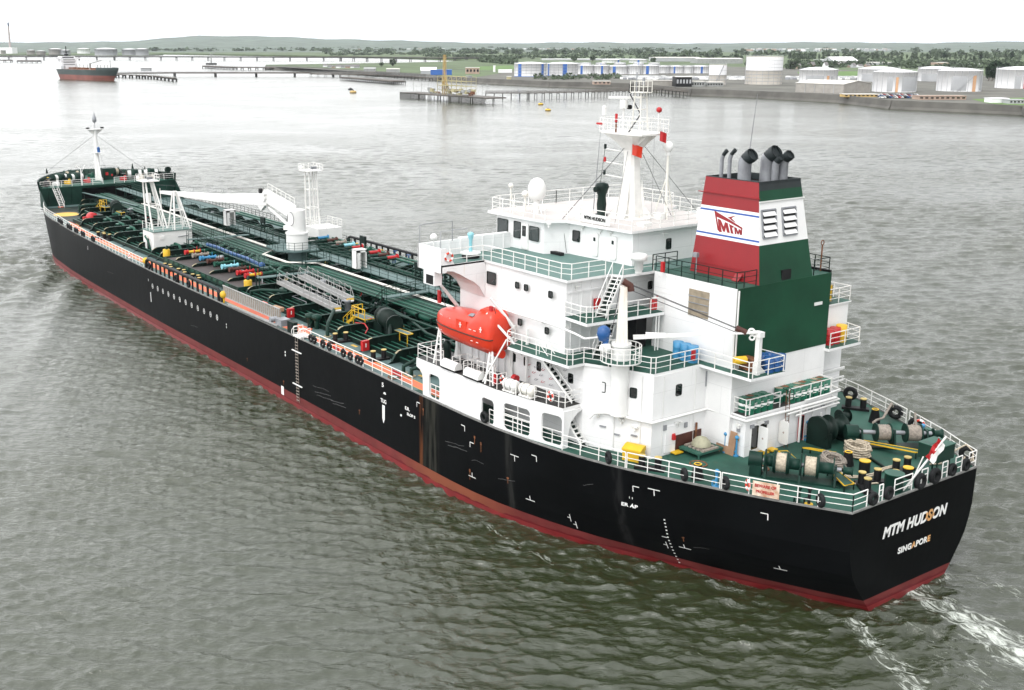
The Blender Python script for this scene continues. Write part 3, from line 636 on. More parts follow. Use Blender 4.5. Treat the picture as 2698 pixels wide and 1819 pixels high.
# open weathertight doors swung outwards
for y, x in ((3.45, 10.2), (1.1, 10.1)):
    mb = MB(); mb.extrude([(10.72-k*.0-z_[0], y+.08, z_[1]) for k, z_ in enumerate(rrect(0.0, .85, 8.05, 9.85, .2))], (0,.07,0)); mb.torus((10.3,y+.16,8.95),(0,1,0),.05,.02,8,4,1)
    mb.build('weathertight_door', [M['whiteplain'], M['rust']], acc)
# big fire pipe round the house
b = MB(); zz = 10.6
b.tube([(18.5,13.3,10.1),(18.4,12.9,10.45),(17.7,12.35,10.55),(14.2,11.15,10.5),(14.2,5.3,10.5),(10.62,5.2,10.5),(10.6,0.5,10.45),(10.6,-5.2,10.45)], .12, 7)
b.tube([(30.3,13.25,16.3),(24.5,13.25,16.35),(22.3,13.2,16.3),(20.4,13.3,16.2),(19.4,13.2,16.0),(18.8,11,16.0)], .09, 6)
b.tube([(19.0,5.9,17.0),(19.0,5.9,14.1)], .06, 5); b.tube([(19.0,6.2,17.0),(19.0,6.2,14.1)], .05, 5)
for y, z in ((.6,10.2),(-.4,9.9),(-1.4,10.9),(-4.5,11.0)): b.tube([(10.55,y,z),(10.55,-5.6,z+.05),(11.5,-5.9,z+.05),(14.2,-5.95,z+.05),(14.2,-11.2,z+.05)], .09, 6)
b.tube([(10.5,1.0,9.9),(10.5,1.0,8.9),(10.5,.4,8.8)], .07, 6); b.tube([(10.5,-.9,10.5),(10.5,-.9,7.7)], .09, 6); b.tube([(10.5,-3.4,9.6),(10.5,-3.4,7.7)], .06, 6)
b.build('white_piping', M['whiteplain'], acc)
b = MB()
for p, pl, v in [(Z8(160,520),'d',0),(Z8(755,545),'x',14.4),(Z8(1305,570),'y',4.98),(Z8(1437,572),'y',4.98),(Z8(1645,535),'x',10.8),(Z8(310,595),'d',0),(Z4(745,1215),'x',14.4),(Q2(545,415),'x',22.0),(Z3(985,570),'y',13.0),(Z1(1010,1190),'y',7.5),(Z1(1155,1190),'y',5.6),(Z1(1265,1210),'y',5.6),(Z1(1400,1240),'y',5.4),(Z1(1480,1255),'y',5.3),(Z1(1890,1262),'x',22.9),(Z3(1395,1260),'d',0),(Z3(1565,1300),'d',0)]:
    c = aty(*p, v) if pl == 'y' else atx(*p, v) if pl == 'x' else None
    if c is None:
        d = CFW*CF+CRT*(p[0]-CPX)+CUP*(CPY-p[1]); A = Vector((17.6,12.1,0)); nv = Vector((-.343,.939,0)).normalized(); c = CPOS+d*((A-CPOS).dot(nv)/d.dot(nv))+nv*.1
    b.cbox(c+Vector((0,.1,0) if pl == 'y' else (-.1,0,0) if pl == 'x' else (0,0,0)), (.5,.16,.12) if pl != 'x' else (.16,.5,.12)); b.cbox(c+Vector((0,.05,-.2)), (.16,.16,.22)); nxt(b)
build_each(b, 'lamp_fitting', M['whiteplain'], acc)

# railings of the decks
def R(path, m='railwhite', sp=1.5, h=1.2, lv=3, r=.036): 
    mb = MB(); mb.rail(path, h, lv, sp, r); return mb.build('deck_railing', M[m], acc)
z = 10.8
R([(37.35,13.2,z),(37.35,16.0,z),(34.6,16.0,z),(34.4,15.4,z)]); R([(32.4,15.9,z),(32.4,14.3,z),(30.8,14.3,z),(30.8,15.9,z)],sp=.8); R([(30.3,14.9,z),(28.2,14.6,z),(27.6,15.2,z)],sp=.8)
R([(27.2,15.95,z),(26.3,15.95,z),(26.3,15.0,z)], sp=.7); R([(22.4,15.35,z),(20.2,14.85,z),(19.75,14.6,z),(19.9,12.8,z)]); R([(24.2,15.75,z),(24.15,15.75,z)],sp=.5)
R([(37.35,-13.2,z),(37.35,-16.0,z),(26.4,-16.0,z),(22.4,-15.35,z),(19.8,-14.7,z),(19.9,-12.8,z)])
z = 14.1
R([(30.2,13.3,z),(27.4,13.3,z),(26.5,14.8,z),(19.8,14.5,z),(19.5,14.2,z),(19.5,13.1,z),(17.7,12.3,z)]); R([(16.0,11.5,z),(14.7,11.0,z),(14.5,10.7,z),(14.5,6.25,z),(9.9,6.15,z),(9.75,5.9,z),(9.7,2.6,z),(11.9,2.6,z)])
R([(17.6,-12.1,z),(14.6,-10.9,z),(14.4,-10.0,z),(11.7,-9.2,z),(11.7,-5.5,z)])
z = 17.1
R([(22.0,12.9,z),(20.2,12.95,z),(19.7,12.8,z),(19.45,12.4,z),(19.2,8.0,z),(19.0,5.5,z)]); R([(21.0,-9.85,z),(13.3,-9.85,z),(13.3,-5.5,z)]); R([(22.0,-12.9,z),(19.6,-12.9,z),(19.3,-11,z)])
z = 20.0
R([(31.8,16.6,z),(31.8,13.3,z),(31.0,13.05,z),(22.4,13.0,z),(21.7,12.6,z),(21.65,9.2,z)]); R([(20.85,8.1,z),(20.7,5.0,z)]); R([(31.8,-16.6,z),(31.8,-13.3,z),(31.0,-13.05,z),(22.4,-13.0,z),(21.7,-12.6,z),(21.65,-9.2,z),(20.7,-5,z)])
R([(20.15,5.3,20.1),(12.2,5.3,20.1),(12.1,4.6,20.1),(12.1,3.3,20.1)], 'greendk', 1.4); R([(20.15,-5.3,20.1),(12.2,-5.3,20.1),(12.1,-3.3,20.1)], 'greendk', 1.4); R([(20.6,5.2,20.1),(20.6,2.5,20.1)], 'greendk', 1.2)
z = 10.8
R([(12.0,4.95,z),(10.9,4.95,z),(10.85,4.6,z),(10.85,1.2,z)], sp=.9); R([(10.85,.2,z),(10.85,-4.9,z),(12,-4.95,z)], sp=1.2)
# stairs
def stair(a, b_, wd, m='whiteplain', **k):
    mb = MB(); mb.stair(a, b_, wd, mt=0, **k); a, b_ = Vector(a), Vector(b_); d = b_-a; sv = Vector((-d.y,d.x,0)).normalized()*(wd/2-.06); dn = Vector((0,0,.10))
    mb.extrude([a+sv-dn, a-sv-dn, b_-sv-dn*2.2, b_+sv-dn*2.2], (0,0,-.03), 1); return mb.build('staircase', [M[m],M['greendk']], acc)  # dark sheet added under the treads so the gaps look dark
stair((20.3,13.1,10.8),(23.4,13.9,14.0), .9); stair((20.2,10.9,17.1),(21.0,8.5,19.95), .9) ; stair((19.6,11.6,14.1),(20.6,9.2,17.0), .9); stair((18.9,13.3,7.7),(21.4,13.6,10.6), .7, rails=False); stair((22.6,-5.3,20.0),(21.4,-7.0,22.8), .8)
b = MB(); b.ladder((10.45,.65,H),(10.6,.65,12.1),.42,(0,1,0)); b.tube([(10.3,.4,11.3),(10.3,.4,12.1),(10.9,.4,12.2)],.03,4,1); b.tube([(10.3,.9,11.3),(10.3,.9,12.1),(10.9,.9,12.2)],.03,4,1); b.build('wall_ladder', [M['rust'], M['greendk']], acc)
# bright fittings
b = MB(); b.cyl((14.25,8.75,8.9),.14,.3,8); b.box(14.1,14.3,8.65,8.9,8.75,9.1); b.build('red_hydrant', M['redp'], acc)
b = MB()
for x, y in ((11.3,5.25),(12.3,5.3),(10.5,-1.9)): b.cyl((x,y,H),.07,1.3,7); b.sphere((x,y,H+1.45),.16); b.cyl((x,y,H),.2,.1,8); b.tube([(x,y,H+.4),(x+.3,y+.1,H+.2)],.06,6); nxt(b)
build_each(b, 'blue_vent_pipe', M['bluel'], acc)
for y in (3.2, 2.2): mb = MB(); mb.box(10.2,10.75,y-.35,y+.35,H+.1,H+.2); mb.build('yellow_step', M['yellow'], acc)
mb = MB(); mb.box(13.8,14.35,8.1,8.9,H+.1,H+.2); mb.build('yellow_step', M['yellow'], acc)
for (x, y, z) in [(22.0-.15,9.9,17.1),(21.85,9.6,17.1),(19.0,5.75,20),(15.0,6.2,14.1),(14.8,6.5,14.1),(26.8,15.7,10.8),(19.2,6.5,17.1),(19.2,6.2,17.1)]:
    mb = MB(); mb.box(x-.12,x+.12,y-.12,y+.12,z+.25,z+1.05); mb.build('fire_cabinet', M['redp'], acc)
# white mushroom ventilator by the bridge deck rail, small vents
b = MB(); b.lathe([(.28,0),(.28,.2),(.34,.25),(.34,1.0),(.62,1.0),(.62,1.45),(.5,1.5)], (20.7,6.6,20.0), 18); b.build('mushroom_vent', M['whiteplain'], acc)

# ------------------------------------------------------------------ bridge wings and wheelhouse
b = MB()
for sg in (1, -1):
    prof = [(13.05,19.95),(17.5,19.95),(17.5,19.3),(17.0,19.3),(16.9,19.45),(16.3,19.35),(15.6,19.02),(14.92,18.62),(14.2,18.25),(13.6,17.75),(13.2,17.1),(13.05,16.8)]
    b.extrude([(31.8, sg*y, z) for y, z in prof], (.12,0,0)); b.extrude([(35.0, sg*y, z) for y, z in prof], (.12,0,0))
    for (y0, z0), (y1, z1) in zip(prof[3:], prof[4:]): b.add([(31.8,sg*y0,z0),(31.8,sg*y1,z1),(35.1,sg*y1,z1),(35.1,sg*y0,z0)], [(0,1,2,3)])
    b.box(31.8,35.1,sg*13.0,sg*17.5,19.8,19.94)
    b.box(31.8,35.1,sg*17.38,sg*17.52,19.3,21.3)                       # outer bulwark
    b.extrude([(31.8,sg*17.38,21.3),(31.8,sg*16.95,21.3),(31.8,sg*16.2,19.95),(31.8,sg*17.38,19.95)], (.1,0,0))
    b.box(32.75,34.3,sg*16.75,sg*17.5,18.1,19.75)                       # side light box under the wing
    b.box(35.0,35.14,sg*7.9,sg*17.52,19.3,21.3); b.box(35.0,35.5,sg*8.0,sg*13.2,21.3,21.36)
    for k in range(8): b.box(34.92,35.0,sg*(8.6+k*1.15),sg*(8.68+k*1.15),20,21.25)
    nxt(b)
build_each(b, 'bridge_wing', M['white'], acc)
b = MB()
for sg in (1, -1): b.box(31.9,35.0,sg*13.1,sg*17.36,19.95,20.004); nxt(b)
build_each(b, 'wing_deck', M['decklight'], acc)
b = MB(); b.box(32.9,33.9,17.505,17.53,18.2,18.95); b.build('side_light_recess', M['black'], acc)
b = MB(); wh = [(22.9,5.15),(29.9,5.65),(31.0,7.5),(37.2,7.7),(37.9,6.6)]
b.prism(mir(wh), 20.0, 22.7)
b.build('wheelhouse_wall', M['white'], acc)
b = MB(); rf = [(22.5,5.7),(29.6,6.2),(30.6,7.9),(37.9,8.2),(38.6,7.0)]; b.prism(mir(rf), 22.7, 22.9, 0, 1); b.build('wheelhouse_roof', [M['white'], M['roofwhite']], acc)
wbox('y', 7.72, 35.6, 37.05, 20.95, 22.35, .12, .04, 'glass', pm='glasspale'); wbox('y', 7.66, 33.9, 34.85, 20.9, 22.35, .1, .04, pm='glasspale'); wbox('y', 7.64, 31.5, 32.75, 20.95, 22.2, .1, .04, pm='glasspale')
d = MB(); d.box(32.9,33.8,7.55,7.70,20.1,22.3); dr = d.build('sliding_door', M['whiteplain'], acc); wbox('y', 7.7, 33.15,33.6,21.2,22.1,.05,parent=dr)
wbox('y', 5.62, 28.6,29.5,21.15,22.1,.12)
for x in (24.9, 26.9):
    d = MB(); yb = 5.15+(x-22.9)/7*.5; d.extrude([(a, yb, z_) for a, z_ in rrect(x-.38, x+.38, 20.25, 22.15, .15)], (0,.12,0)); dr = d.build('door', M['whiteplain'], acc); g = MB(); g.box(x-.12,x+.12,yb+.12,yb+.14,21.5,21.8); g.build('pane', M['glass'], dr)
b = MB(); A = atx(*Z1(1920,1343), 22.9); wbox('x', 22.9, A.y-.3, A.y+.3, A.z-.45, A.z+.45, .12, sgn=-1)
z = 22.9
def R2(path, h=1.2): mb = MB(); mb.rail(path, h, 3, 1.5, .034); return mb.build('roof_railing', M['railwhite'], acc)
R2([(38.2,0,z),(38.2,6.6,z),(37.6,7.9,z),(30.8,7.6,z),(29.8,6.0,z),(22.7,5.5,z),(22.7,-5.5,z),(29.8,-6.0,z),(30.8,-7.6,z),(37.6,-7.9,z),(38.2,-6.6,z),(38.2,0,z)])
b = MB(); b.box(24.9,28.5,5.78,5.83,23.0,23.75); nb = b.build('name_board', M['whiteplain'], acc)
t = MB(); text_on(t, 'MTM HUDSON', (27.9,5.84,23.25), (-1,0,0), (0,0,1), 2.5, .3, 0, bold=.03); t.build('name_board_lettering', M['black'], nb)
# compass / sat domes / vents on the roof and wings
def small(name, fn, m, parent=acc): mb = MB(); fn(mb); return mb.build(name, m if isinstance(m, list) else M[m], parent)
small('satellite_dome', lambda b: (b.cyl((34.3,5.6,22.9),.3,1.2,10), b.lathe([(.5,0),(.72,.25),(.78,.8),(.75,1.2),(.55,1.65),(.25,1.85),(0,1.9)],(34.3,5.6,24.1),18), b.tube([(33.6,5.6,22.9),(34.2,5.6,24.1)],.04,4), b.tube([(35,5.6,22.9),(34.4,5.6,24.1)],.04,4)), 'whiteplain')
small('small_dome', lambda b: (b.sphere((35.4,6.0,24.5),.3), b.tube([(35.4,6.0,22.9),(35.4,6.0,24.3)],.08,6)), 'cream')
small('antenna_post', lambda b: (b.tube([(36.3,6.9,22.9),(36.3,6.9,25.2)],.06,6), b.sphere((36.3,6.9,25.2),.22,8), b.tube([(36.0,6.6,22.9),(36.3,6.9,24.6)],.04,4)), 'cream')
small('green_cowl_column', lambda b: (b.lathe([(.55,0),(.55,.12),(.36,.2),(.42,1.0),(.34,1.7),(.5,2.2),(.62,2.5),(.5,2.75),(.2,2.85)],(30.1,1.9,22.9),14), b.cyl((30.1,2.3,25.2),.25,.4,8,axis='Y')), 'greendk')
small('wing_compass_stand', lambda b: (b.cyl((33.1,13.6,20.0),.75,.35,20,0), b.cyl((33.1,13.6,20.35),.85,.12,20,1), b.lathe([(.16,0),(.13,.5),(.14,1.0),(.26,1.4),(.28,1.6),(.1,1.7)],(33.1,13.6,20.45),12,2)), [M['black'],M['whiteplain'],M['cyan']])
small('wing_searchlight', lambda b: (b.sphere((34.0,16.7,21.9),.3), b.tube([(34.0,16.7,20),(34.0,16.7,21.8)],.05,5), b.box(33.4,33.8,16.3,16.7,20.6,21.0)), 'whiteplain')
small('wing_guard_frame', lambda b: (b.tube([(35,17.4,21.3),(35,17.4,22.8),(34.6,17.0,22.95),(34.6,14.4,22.95),(34.6,14.4,21.3)],.04,5), b.tube([(32,17.4,21.3),(32,17.4,22.7),(32.0,14.8,22.7)],.035,5)), 'steel')
small('whip_antenna', lambda b: (b.tube([(32.6,0.5,22.9),(32.0,0.5,30.2)],[.05,.015],5),), 'steel'); small('whip_antenna', lambda b: (b.tube([(18.2,-2.2,27.4),(17.6,-2.2,33.5)],[.05,.015],5),), 'steel')
small('wheelhouse_deck_locker', lambda b: b.box(29.4,30.8,6.6,7.0,20,20.25), 'black')
small('roof_vent', lambda b: b.cyl((26.0,-.9,22.9),.5,.5,14), 'whiteplain'); small('roof_locker', lambda b: b.box(23,24,-4.5,-3.2,22.9,23.9), 'whiteplain'); small('roof_locker', lambda b: b.box(23.5,24.3,2.5,3.4,22.9,23.2), 'whiteplain')
small('dome_on_tripod', lambda b: (b.sphere((25.9,-1.5,28.9),.42,12,0,1.15), b.cyl((25.9,-1.5,28.2),.2,.3,8,0), b.tube([(25.9,-1.5,22.9),(25.9,-1.5,28.3)],.11,6,1), b.tube([(26.8,-1.0,22.9),(25.9,-1.5,26.5)],.05,5,1), b.tube([(25.1,-.9,22.9),(25.9,-1.5,26.5)],.05,5,1), b.tube([(25.9,-2.5,22.9),(25.9,-1.5,26.5)],.05,5,1)), [M['whiteplain'],M['cream']])

b = MB()
g1 = random.Random(4)
for x in (25.8,24.9,24.0,22.8,21.4):
    for z in (11.5,12.0,12.5,13.1)[:3 if x > 23 else 4]:
        xx = x+g1.random()*.4; b.tube([(xx-.14,13.05,z),(xx-.1,13.22,z-.08),(xx+.1,13.22,z-.08),(xx+.14,13.05,z)],.022,4,g1.randrange(2)); nxt(b)
build_each(b, 'wall_hook', [M['redp'],M['steel']], acc)
b = MB()
for x, z, w_ in [(18.0,9.4,.5),(16.9,9.0,.4),(15.6,9.2,.5)]:
    y = 12.1-(17.6-x)*.366+.12; b.cbox((x,y,z),(w_,.08,.12),rz=.35); nxt(b)
for y, z in ((9.6,9.8),(7.4,9.6)): b.cbox((14.34,y,z),(.08,.3,.4)); nxt(b)
for x in (11.4,12.6): b.cbox((x,5.03,9.6),(.3,.08,.3)); nxt(b)
for y in (4.3,2.7,-2.4,-3.9): b.cbox((10.75,y,9.9),(.1,.4,.25)); nxt(b)
build_each(b, 'junction_box', M['steel'], acc)
b = MB()
for y, z1_ in ((-1.7,10.2),(-2.6,10.0),(-4.3,10.1)): b.tube([(10.68,y,H),(10.68,y,z1_)],.04,5); nxt(b)
for x, z0_ in ((17.2,7.7),(15.2,7.7)): b.tube([(x,12.1-(17.6-x)*.366+.07,z0_),(x,12.1-(17.6-x)*.366+.07,13.8)],.035,4); nxt(b)
for y in (6.6,9.9): b.tube([(14.34,y,7.7),(14.34,y,13.8)],.03,4); nxt(b)
build_each(b, 'cable_pipe', M['whiteplain'], acc)
# ================================================================== funnel and engine casing
fun = empty('funnel', parent=ship)
b = MB()
b.box(12.0, 20.2, -5.35, 5.35, 13.9, 20.1)
cas = b.build('casing_wall', M['white'], fun)
b = MB(); b.add([(11.97,5.36,14.45),(11.97,-5.36,14.45),(11.97,-5.36,20.12),(11.97,5.36,20.12)], [(0,1,2,3)]); b.add([(11.97,5.36,20.12),(11.97,-5.36,20.12),(12.02,-5.36,20.12),(12.02,5.36,20.12)], [(0,1,2,3)])
b.box(11.97, 12.1, -5.36, -5.34, 14.45, 20.12); b.build('casing_aft_face', M['casing'], fun)
b = MB(); b.box(12.05,20.15,-5.3,5.3,20.1,20.12); b.build('casing_top', M['deck'], fun)
b = MB()
for k in range(9): b.box(12.9+k*.85,12.98+k*.85,5.35,5.4,19.75,19.95)
b.box(12.0,20.2,5.35,5.375,18.55,18.59); b.box(12.0,12.12,5.35,5.42,14.1,20.1); b.tube([(12.05,5.42,20.1),(12.0,5.42,14.1)],.06,5); b.build('casing_trim', M['whiteplain'], fun)
panel('y', 5.35, Z4(815,308), Z4(940,520), 'grime', .05, 'casing_grille', 1, fun, 3, 'steel')
panel('y', 5.35, Z4(592,355), Z4(604,370), 'redp', .03, 'small_red_sign', 1, fun)
HW = lambda z: 3.05+(z-20.1)*(2.35-3.05)/7.35
XA = lambda z: 12.0+(z-20.1)*1.2/7.35
XF = lambda z: 18.7-(z-20.1)*.45/7.35
def fband(mb, z0, z1, faces, mi):
    for f in faces:
        if f == 'P': mb.add([(XA(z0),HW(z0),z0),(XF(z0),HW(z0),z0),(XF(z1),HW(z1),z1),(XA(z1),HW(z1),z1)], [(0,1,2,3)], mi)
        if f == 'S': mb.add([(XA(z0),-HW(z0),z0),(XF(z0),-HW(z0),z0),(XF(z1),-HW(z1),z1),(XA(z1),-HW(z1),z1)], [(0,1,2,3)], mi)
        if f == 'A': mb.add([(XA(z0),HW(z0),z0),(XA(z0),-HW(z0),z0),(XA(z1),-HW(z1),z1),(XA(z1),HW(z1),z1)], [(0,1,2,3)], mi)
        if f == 'F': mb.add([(XF(z0),HW(z0),z0),(XF(z0),-HW(z0),z0),(XF(z1),-HW(z1),z1),(XF(z1),HW(z1),z1)], [(0,1,2,3)], mi)
b = MB()
for z0, z1, mi in [(20.1,22.95,0),(22.95,23.16,1),(23.16,23.30,2),(23.30,24.94,1),(24.94,25.08,2),(25.08,25.3,1),(25.3,27.45,0)]: fband(b, z0, z1, 'PS', mi)
for z0, z1, mi in [(20.1,22.95,3),(22.95,26.05,1),(26.05,26.85,3),(26.85,27.45,4)]: fband(b, z0, z1, 'A', mi)
fband(b, 20.1, 27.45, 'F', 3)
body = b.build('funnel_body', [M['funred'], M['funwhite'], M['funblue'], M['casing'], M['funblack']], fun)
b = MB()   # rim with thickness, ledges
for sg in (1,-1): b.box(XA(27.4)+.02, XF(27.4), sg*2.34, sg*2.22, 27.0, 27.5)
b.box(XA(27.4)-.02, XA(27.4)+.1, -2.34, 2.34, 27.3, 27.5); b.box(XF(27.4)-.1, XF(27.4), -2.34, 2.34, 27.0, 27.5)
b.add([(XA(27),2.3,26.95),(XF(27),2.3,26.95),(XF(27),-2.3,26.95),(XA(27),-2.3,26.95)], [(0,1,2,3)])
b.build('funnel_rim', M['funblack'], fun)
b = MB(); b.box(XA(26.3)-.1,XF(26.3)+.4,HW(26.3),HW(26.3)+.12,26.27,26.33); b.box(XA(20.9),XF(20.9),HW(20.9),HW(20.9)+.04,20.9,20.95); b.build('funnel_ledge', M['funred'], fun)
b = MB(); b.box(XA(26.05)-.1,XA(26.05)+.02,-HW(26.05)-.12,HW(26.05),26.02,26.1); b.build('aft_ledge', M['whiteplain'], fun)
# louvres on the aft face
for y0, y1 in ((2.33,.78),(.05,-1.5)):
    fr = MB()
    def A_(y, z, d): return (XA(z)-d, y, z)
    z0, z1 = 23.45, 25.45
    for (a, c, e, f_) in ((y0,y1,z0-.06,z0+.05),(y0,y1,z1-.05,z1+.06),(y0+.05,y0-.06,z0,z1),(y1+.06,y1-.05,z0,z1)):
        fr.add([A_(a,e,0),A_(c,e,0),A_(c,f_,0),A_(a,f_,0),A_(a,e,.1),A_(c,e,.1),A_(c,f_,.1),A_(a,f_,.1)], [(4,5,6,7),(0,1,5,4),(2,3,7,6),(1,2,6,5),(3,0,4,7)])
    lv = fr.build('louvre', M['steel'], fun)
    bk = MB(); bk.add([A_(y0,z0,.01),A_(y1,z0,.01),A_(y1,z1,.01),A_(y0,z1,.01)], [(0,1,2,3)])
    bk.build('louvre_back', M['black'], fun)  # black sheet makes the gaps between the slats dark
    sl = MB()
    for k in range(4):
        zt = z0+.5*k+.38; sl.add([A_(y0-.08,zt,.02),A_(y1+.08,zt,.02),A_(y1+.08,zt-.27,.20),A_(y0-.08,zt-.27,.20),A_(y0-.08,zt-.03,.02),A_(y1+.08,zt-.03,.02),A_(y1+.08,zt-.30,.19),A_(y0-.08,zt-.30,.19)], [(0,1,2,3),(4,5,6,7),(2,3,7,6)])
    sl.build('louvre_slats', M['funwhite'], lv)
b = MB(); b.box(XA(20.7)-.09, XA(20.7)+.05, -.5, .55, 20.2, 20.95); b.build('casing_vent', M['black'], fun)
b = MB(); b.box(11.9,11.98,-4.4,-3.5,17.75,17.98); b.build('floodlight_strip', M['whiteplain'], fun)
b = MB(); b.tube([(11.9,5.3,14.2),(11.9,5.3,20)], .07, 5); b.build('corner_pipe', M['whiteplain'], fun)
# company emblem on the port face, laid in the plane of that face
Pn0 = Vector((XA(20.1),HW(20.1),20.1)); Pn1 = Vector((XF(20.1),HW(20.1),20.1)); Pn2 = Vector((XA(27.45),HW(27.45),27.45)); nrm = (Pn1-Pn0).cross(Pn2-Pn0).normalized(); nrm = nrm if nrm.y > 0 else -nrm
def fhit(a, c, lift=.015):
    px, py = Z2(a, c); d = CFW*CF+CRT*(px-CPX)+CUP*(CPY-py); t = (Pn0-CPOS).dot(nrm)/d.dot(nrm); return CPOS+d*t+nrm*lift
lg = MB()
for poly in ([(775,750),(902,826),(1022,903),(1018,966),(1009,966),(1011,913),(905,855),(797,806),(818,935),(803,922)],
             [(970,795),(926,818),(968,860),(940,846),(893,811)],
             [(815,938),(806,822),(832,834),(858,893),(868,852),(893,862),(912,949),(887,945),(877,900),(868,940),(852,936),(832,880),(842,942)],
             [(903,868),(945,890),(944,905),(930,899),(944,957),(921,952),(910,893)],
             [(950,895),(972,905),(984,938),(990,914),(1008,922),(1014,967),(1000,965),(996,942),(990,963),(978,960),(966,930),(970,961),(955,958)]):
    lg.add([fhit(*p) for p in poly], [tuple(range(len(poly)))])
lg.build('company_emblem', M['funred'], body)
# exhaust pipes
def exh(name, x, y, r, h, out, m='steel', r2=None, blk=True):
    mb = MB(); z0 = 26.95; P = [Vector((x,y,z0)), Vector((x,y,z0+h*.70)), Vector((x-out*.22,y,z0+h*.82)), Vector((x-out*.55,y,z0+h*.9))]
    mb.tube(P[:3], r, 16, 0, False); mb.tube(P[2:], r, 16, 1, False); e = P[-1]; dd = (P[-1]-P[-2]).normalized()
    mb.tube([e-dd*.02, e+dd*(r*.35+.12)], [r*1.08, r*1.02], 16, 1, False); mb.tube([e+dd*.0, e+dd*(r*.35+.1)], [r*.9, r*.9], 16, 1, False)
    mb.add([e+dd*.1+Vector((0,r*math.cos(k*math.pi/6),0))+dd.cross(Vector((0,1,0)))*r*math.sin(k*math.pi/6) for k in range(12)], [tuple(range(12))], 1)
    for k in range(3): q = e+dd*(r*.35+.16)+Vector((0,(k-1)*r*.55,0)); mb.tube([q+dd.cross(Vector((0,1,0)))*r*.9, q-dd.cross(Vector((0,1,0)))*r*.9], .02, 4, 1)
    return mb.build(name, [M[m], M['funblack']], fun)
exh('exhaust_pipe', 17.6, 1.4, .15, 2.6, .55); exh('exhaust_pipe', 17.0, 1.2, .15, 2.7, .6)
exh('exhaust_pipe', 15.8, .9, .5, 2.4, .8); exh('exhaust_pipe', 15.0, -.7, .55, 2.6, .95); exh('exhaust_pipe', 14.2, -.6, .27, 2.2, .55); exh('exhaust_pipe', 14.2, -1.5, .38, 2.4, .7)
b = MB(); b.tube([(17.6,3.6,20.1),(17.6,3.6,21.6)],.05,5); b.cbox((17.6,3.7,21.6),(.4,.3,.35)); b.build('searchlight', M['steel'], fun)
b = MB(); b.extrude([(13.6,3.05,20.6),(14.2,3.05,20.6),(14.2,3.5,20.15),(13.6,3.5,20.15)],(0,0,.05)); b.tube([(12.9,-5.2,20.1),(12.9,-5.2,22.2)],.06,5,1); b.torus((12.9,-5.2,22.35),(1,0,0),.18,.04,12,5,1); b.build('casing_fittings', [M['funred'],M['rust']], fun)
b = MB(); b.box(12.1,14.2,-5.5,-5.3,19.9,20.3); b.build('funnel_deck_coaming', M['black'], fun)

# ================================================================== radar mast
mast = empty('radar_mast', parent=ship)
b = MB(); mx_, my_ = 28.1, .35
def rect_loft(secs, mb, mi=0):
    vs = []
    for z, ax_, ay_, ch, cx_ in secs:
        for k in range(8):
            px_ = [ax_, ax_-ch, -(ax_-ch), -ax_, -ax_, -(ax_-ch), ax_-ch, ax_][k]; py_ = [ay_-ch, ay_, ay_, ay_-ch, -(ay_-ch), -ay_, -ay_, -(ay_-ch)][k]
            vs.append((mx_+cx_+px_, my_+py_, z))
    n = len(secs); mb.add(vs, [(i*8+j, i*8+(j+1)%8, (i+1)*8+(j+1)%8, (i+1)*8+j) for i in range(n-1) for j in range(8)], mi)
rect_loft([(22.9,1.05,.95,.35,0),(24.2,.85,.75,.3,0),(26.0,.70,.6,.25,.1),(28.0,.60,.52,.2,.15),(28.6,.66,.58,.2,.15),(29.3,1.3,1.0,.3,.15),(29.9,1.9,1.5,.4,.2)], b)
for a in range(4):     # foot gussets
    d = Vector((math.cos(a*math.pi/2+.5), math.sin(a*math.pi/2+.5), 0)); c = Vector((mx_,my_,22.9)); b.extrude([c+d*.7, c+d*2.0, c+d*1.2+Vector((0,0,1.0)), c+d*.85+Vector((0,0,3.2))], d.cross(Vector((0,0,1)))*.06)
b.cyl((mx_,my_,22.9), 1.9, .06, 16)
b.build('mast_column', M['mastw'], mast)
b = MB(); pl = [(31.6,1.0),(30.6,1.6),(27.4,1.8),(26.0,1.5),(25.9,-1.4),(27.4,-1.8),(30.6,-1.5),(31.6,-.8)]; b.prism(pl, 29.9, 30.05)
for sg in (1,-1): b.extrude([(31.4,my_+sg*.5,29.9),(29.0,my_+sg*.5,28.9),(29.0,my_+sg*.5,29.9)],(0,.06,0)); b.extrude([(26.0,my_+sg*.5,29.9),(27.7,my_+sg*.5,28.6),(27.7,my_+sg*.5,29.9)],(0,.06,0))
b.build('mast_platform', M['mastw'], mast)
b = MB(); b.rail([(x,y,30.05) for x,y in pl], 1.1, 3, 1.0, .03, closed=True); b.build('platform_railing', M['railwhite'], mast)
b = MB(); b.tube([(29.3,.5,30),(29.3,.5,32.2)],.09,6); b.cyl((29.3,.5,32.0),.35,.7,10,1); b.cbox((29.3,.5,32.9),(2.6,.25,.2),rz=.85,mi=1); b.cyl((28.9,.1,32.1),.2,.35,8,2,axis='X'); b.build('radar_scanner', [M['whiteplain'],M['whiteplain'],M['black']], mast)
b = MB()
for x, y in ((27.9,.9),(27.9,.0),(26.9,.0),(26.9,.9)): b.tube([(x,y,30),(27.4+(x-27.4)*.7,.45+(y-.45)*.7,33.4)],.06,5)
for z in (31,32,33): b.tube([(27.9,.8,z),(27.0,.8,z),(27.0,.1,z),(27.9,.1,z),(27.9,.8,z)],.04,4)
b.box(26.6,28.1,.0,1.0,33.35,33.42); b.rail([(26.6,0,33.4),(28.1,0,33.4),(28.1,1.0,33.4),(26.6,1.0,33.4)], .9, 2, .5, .03, closed=True)
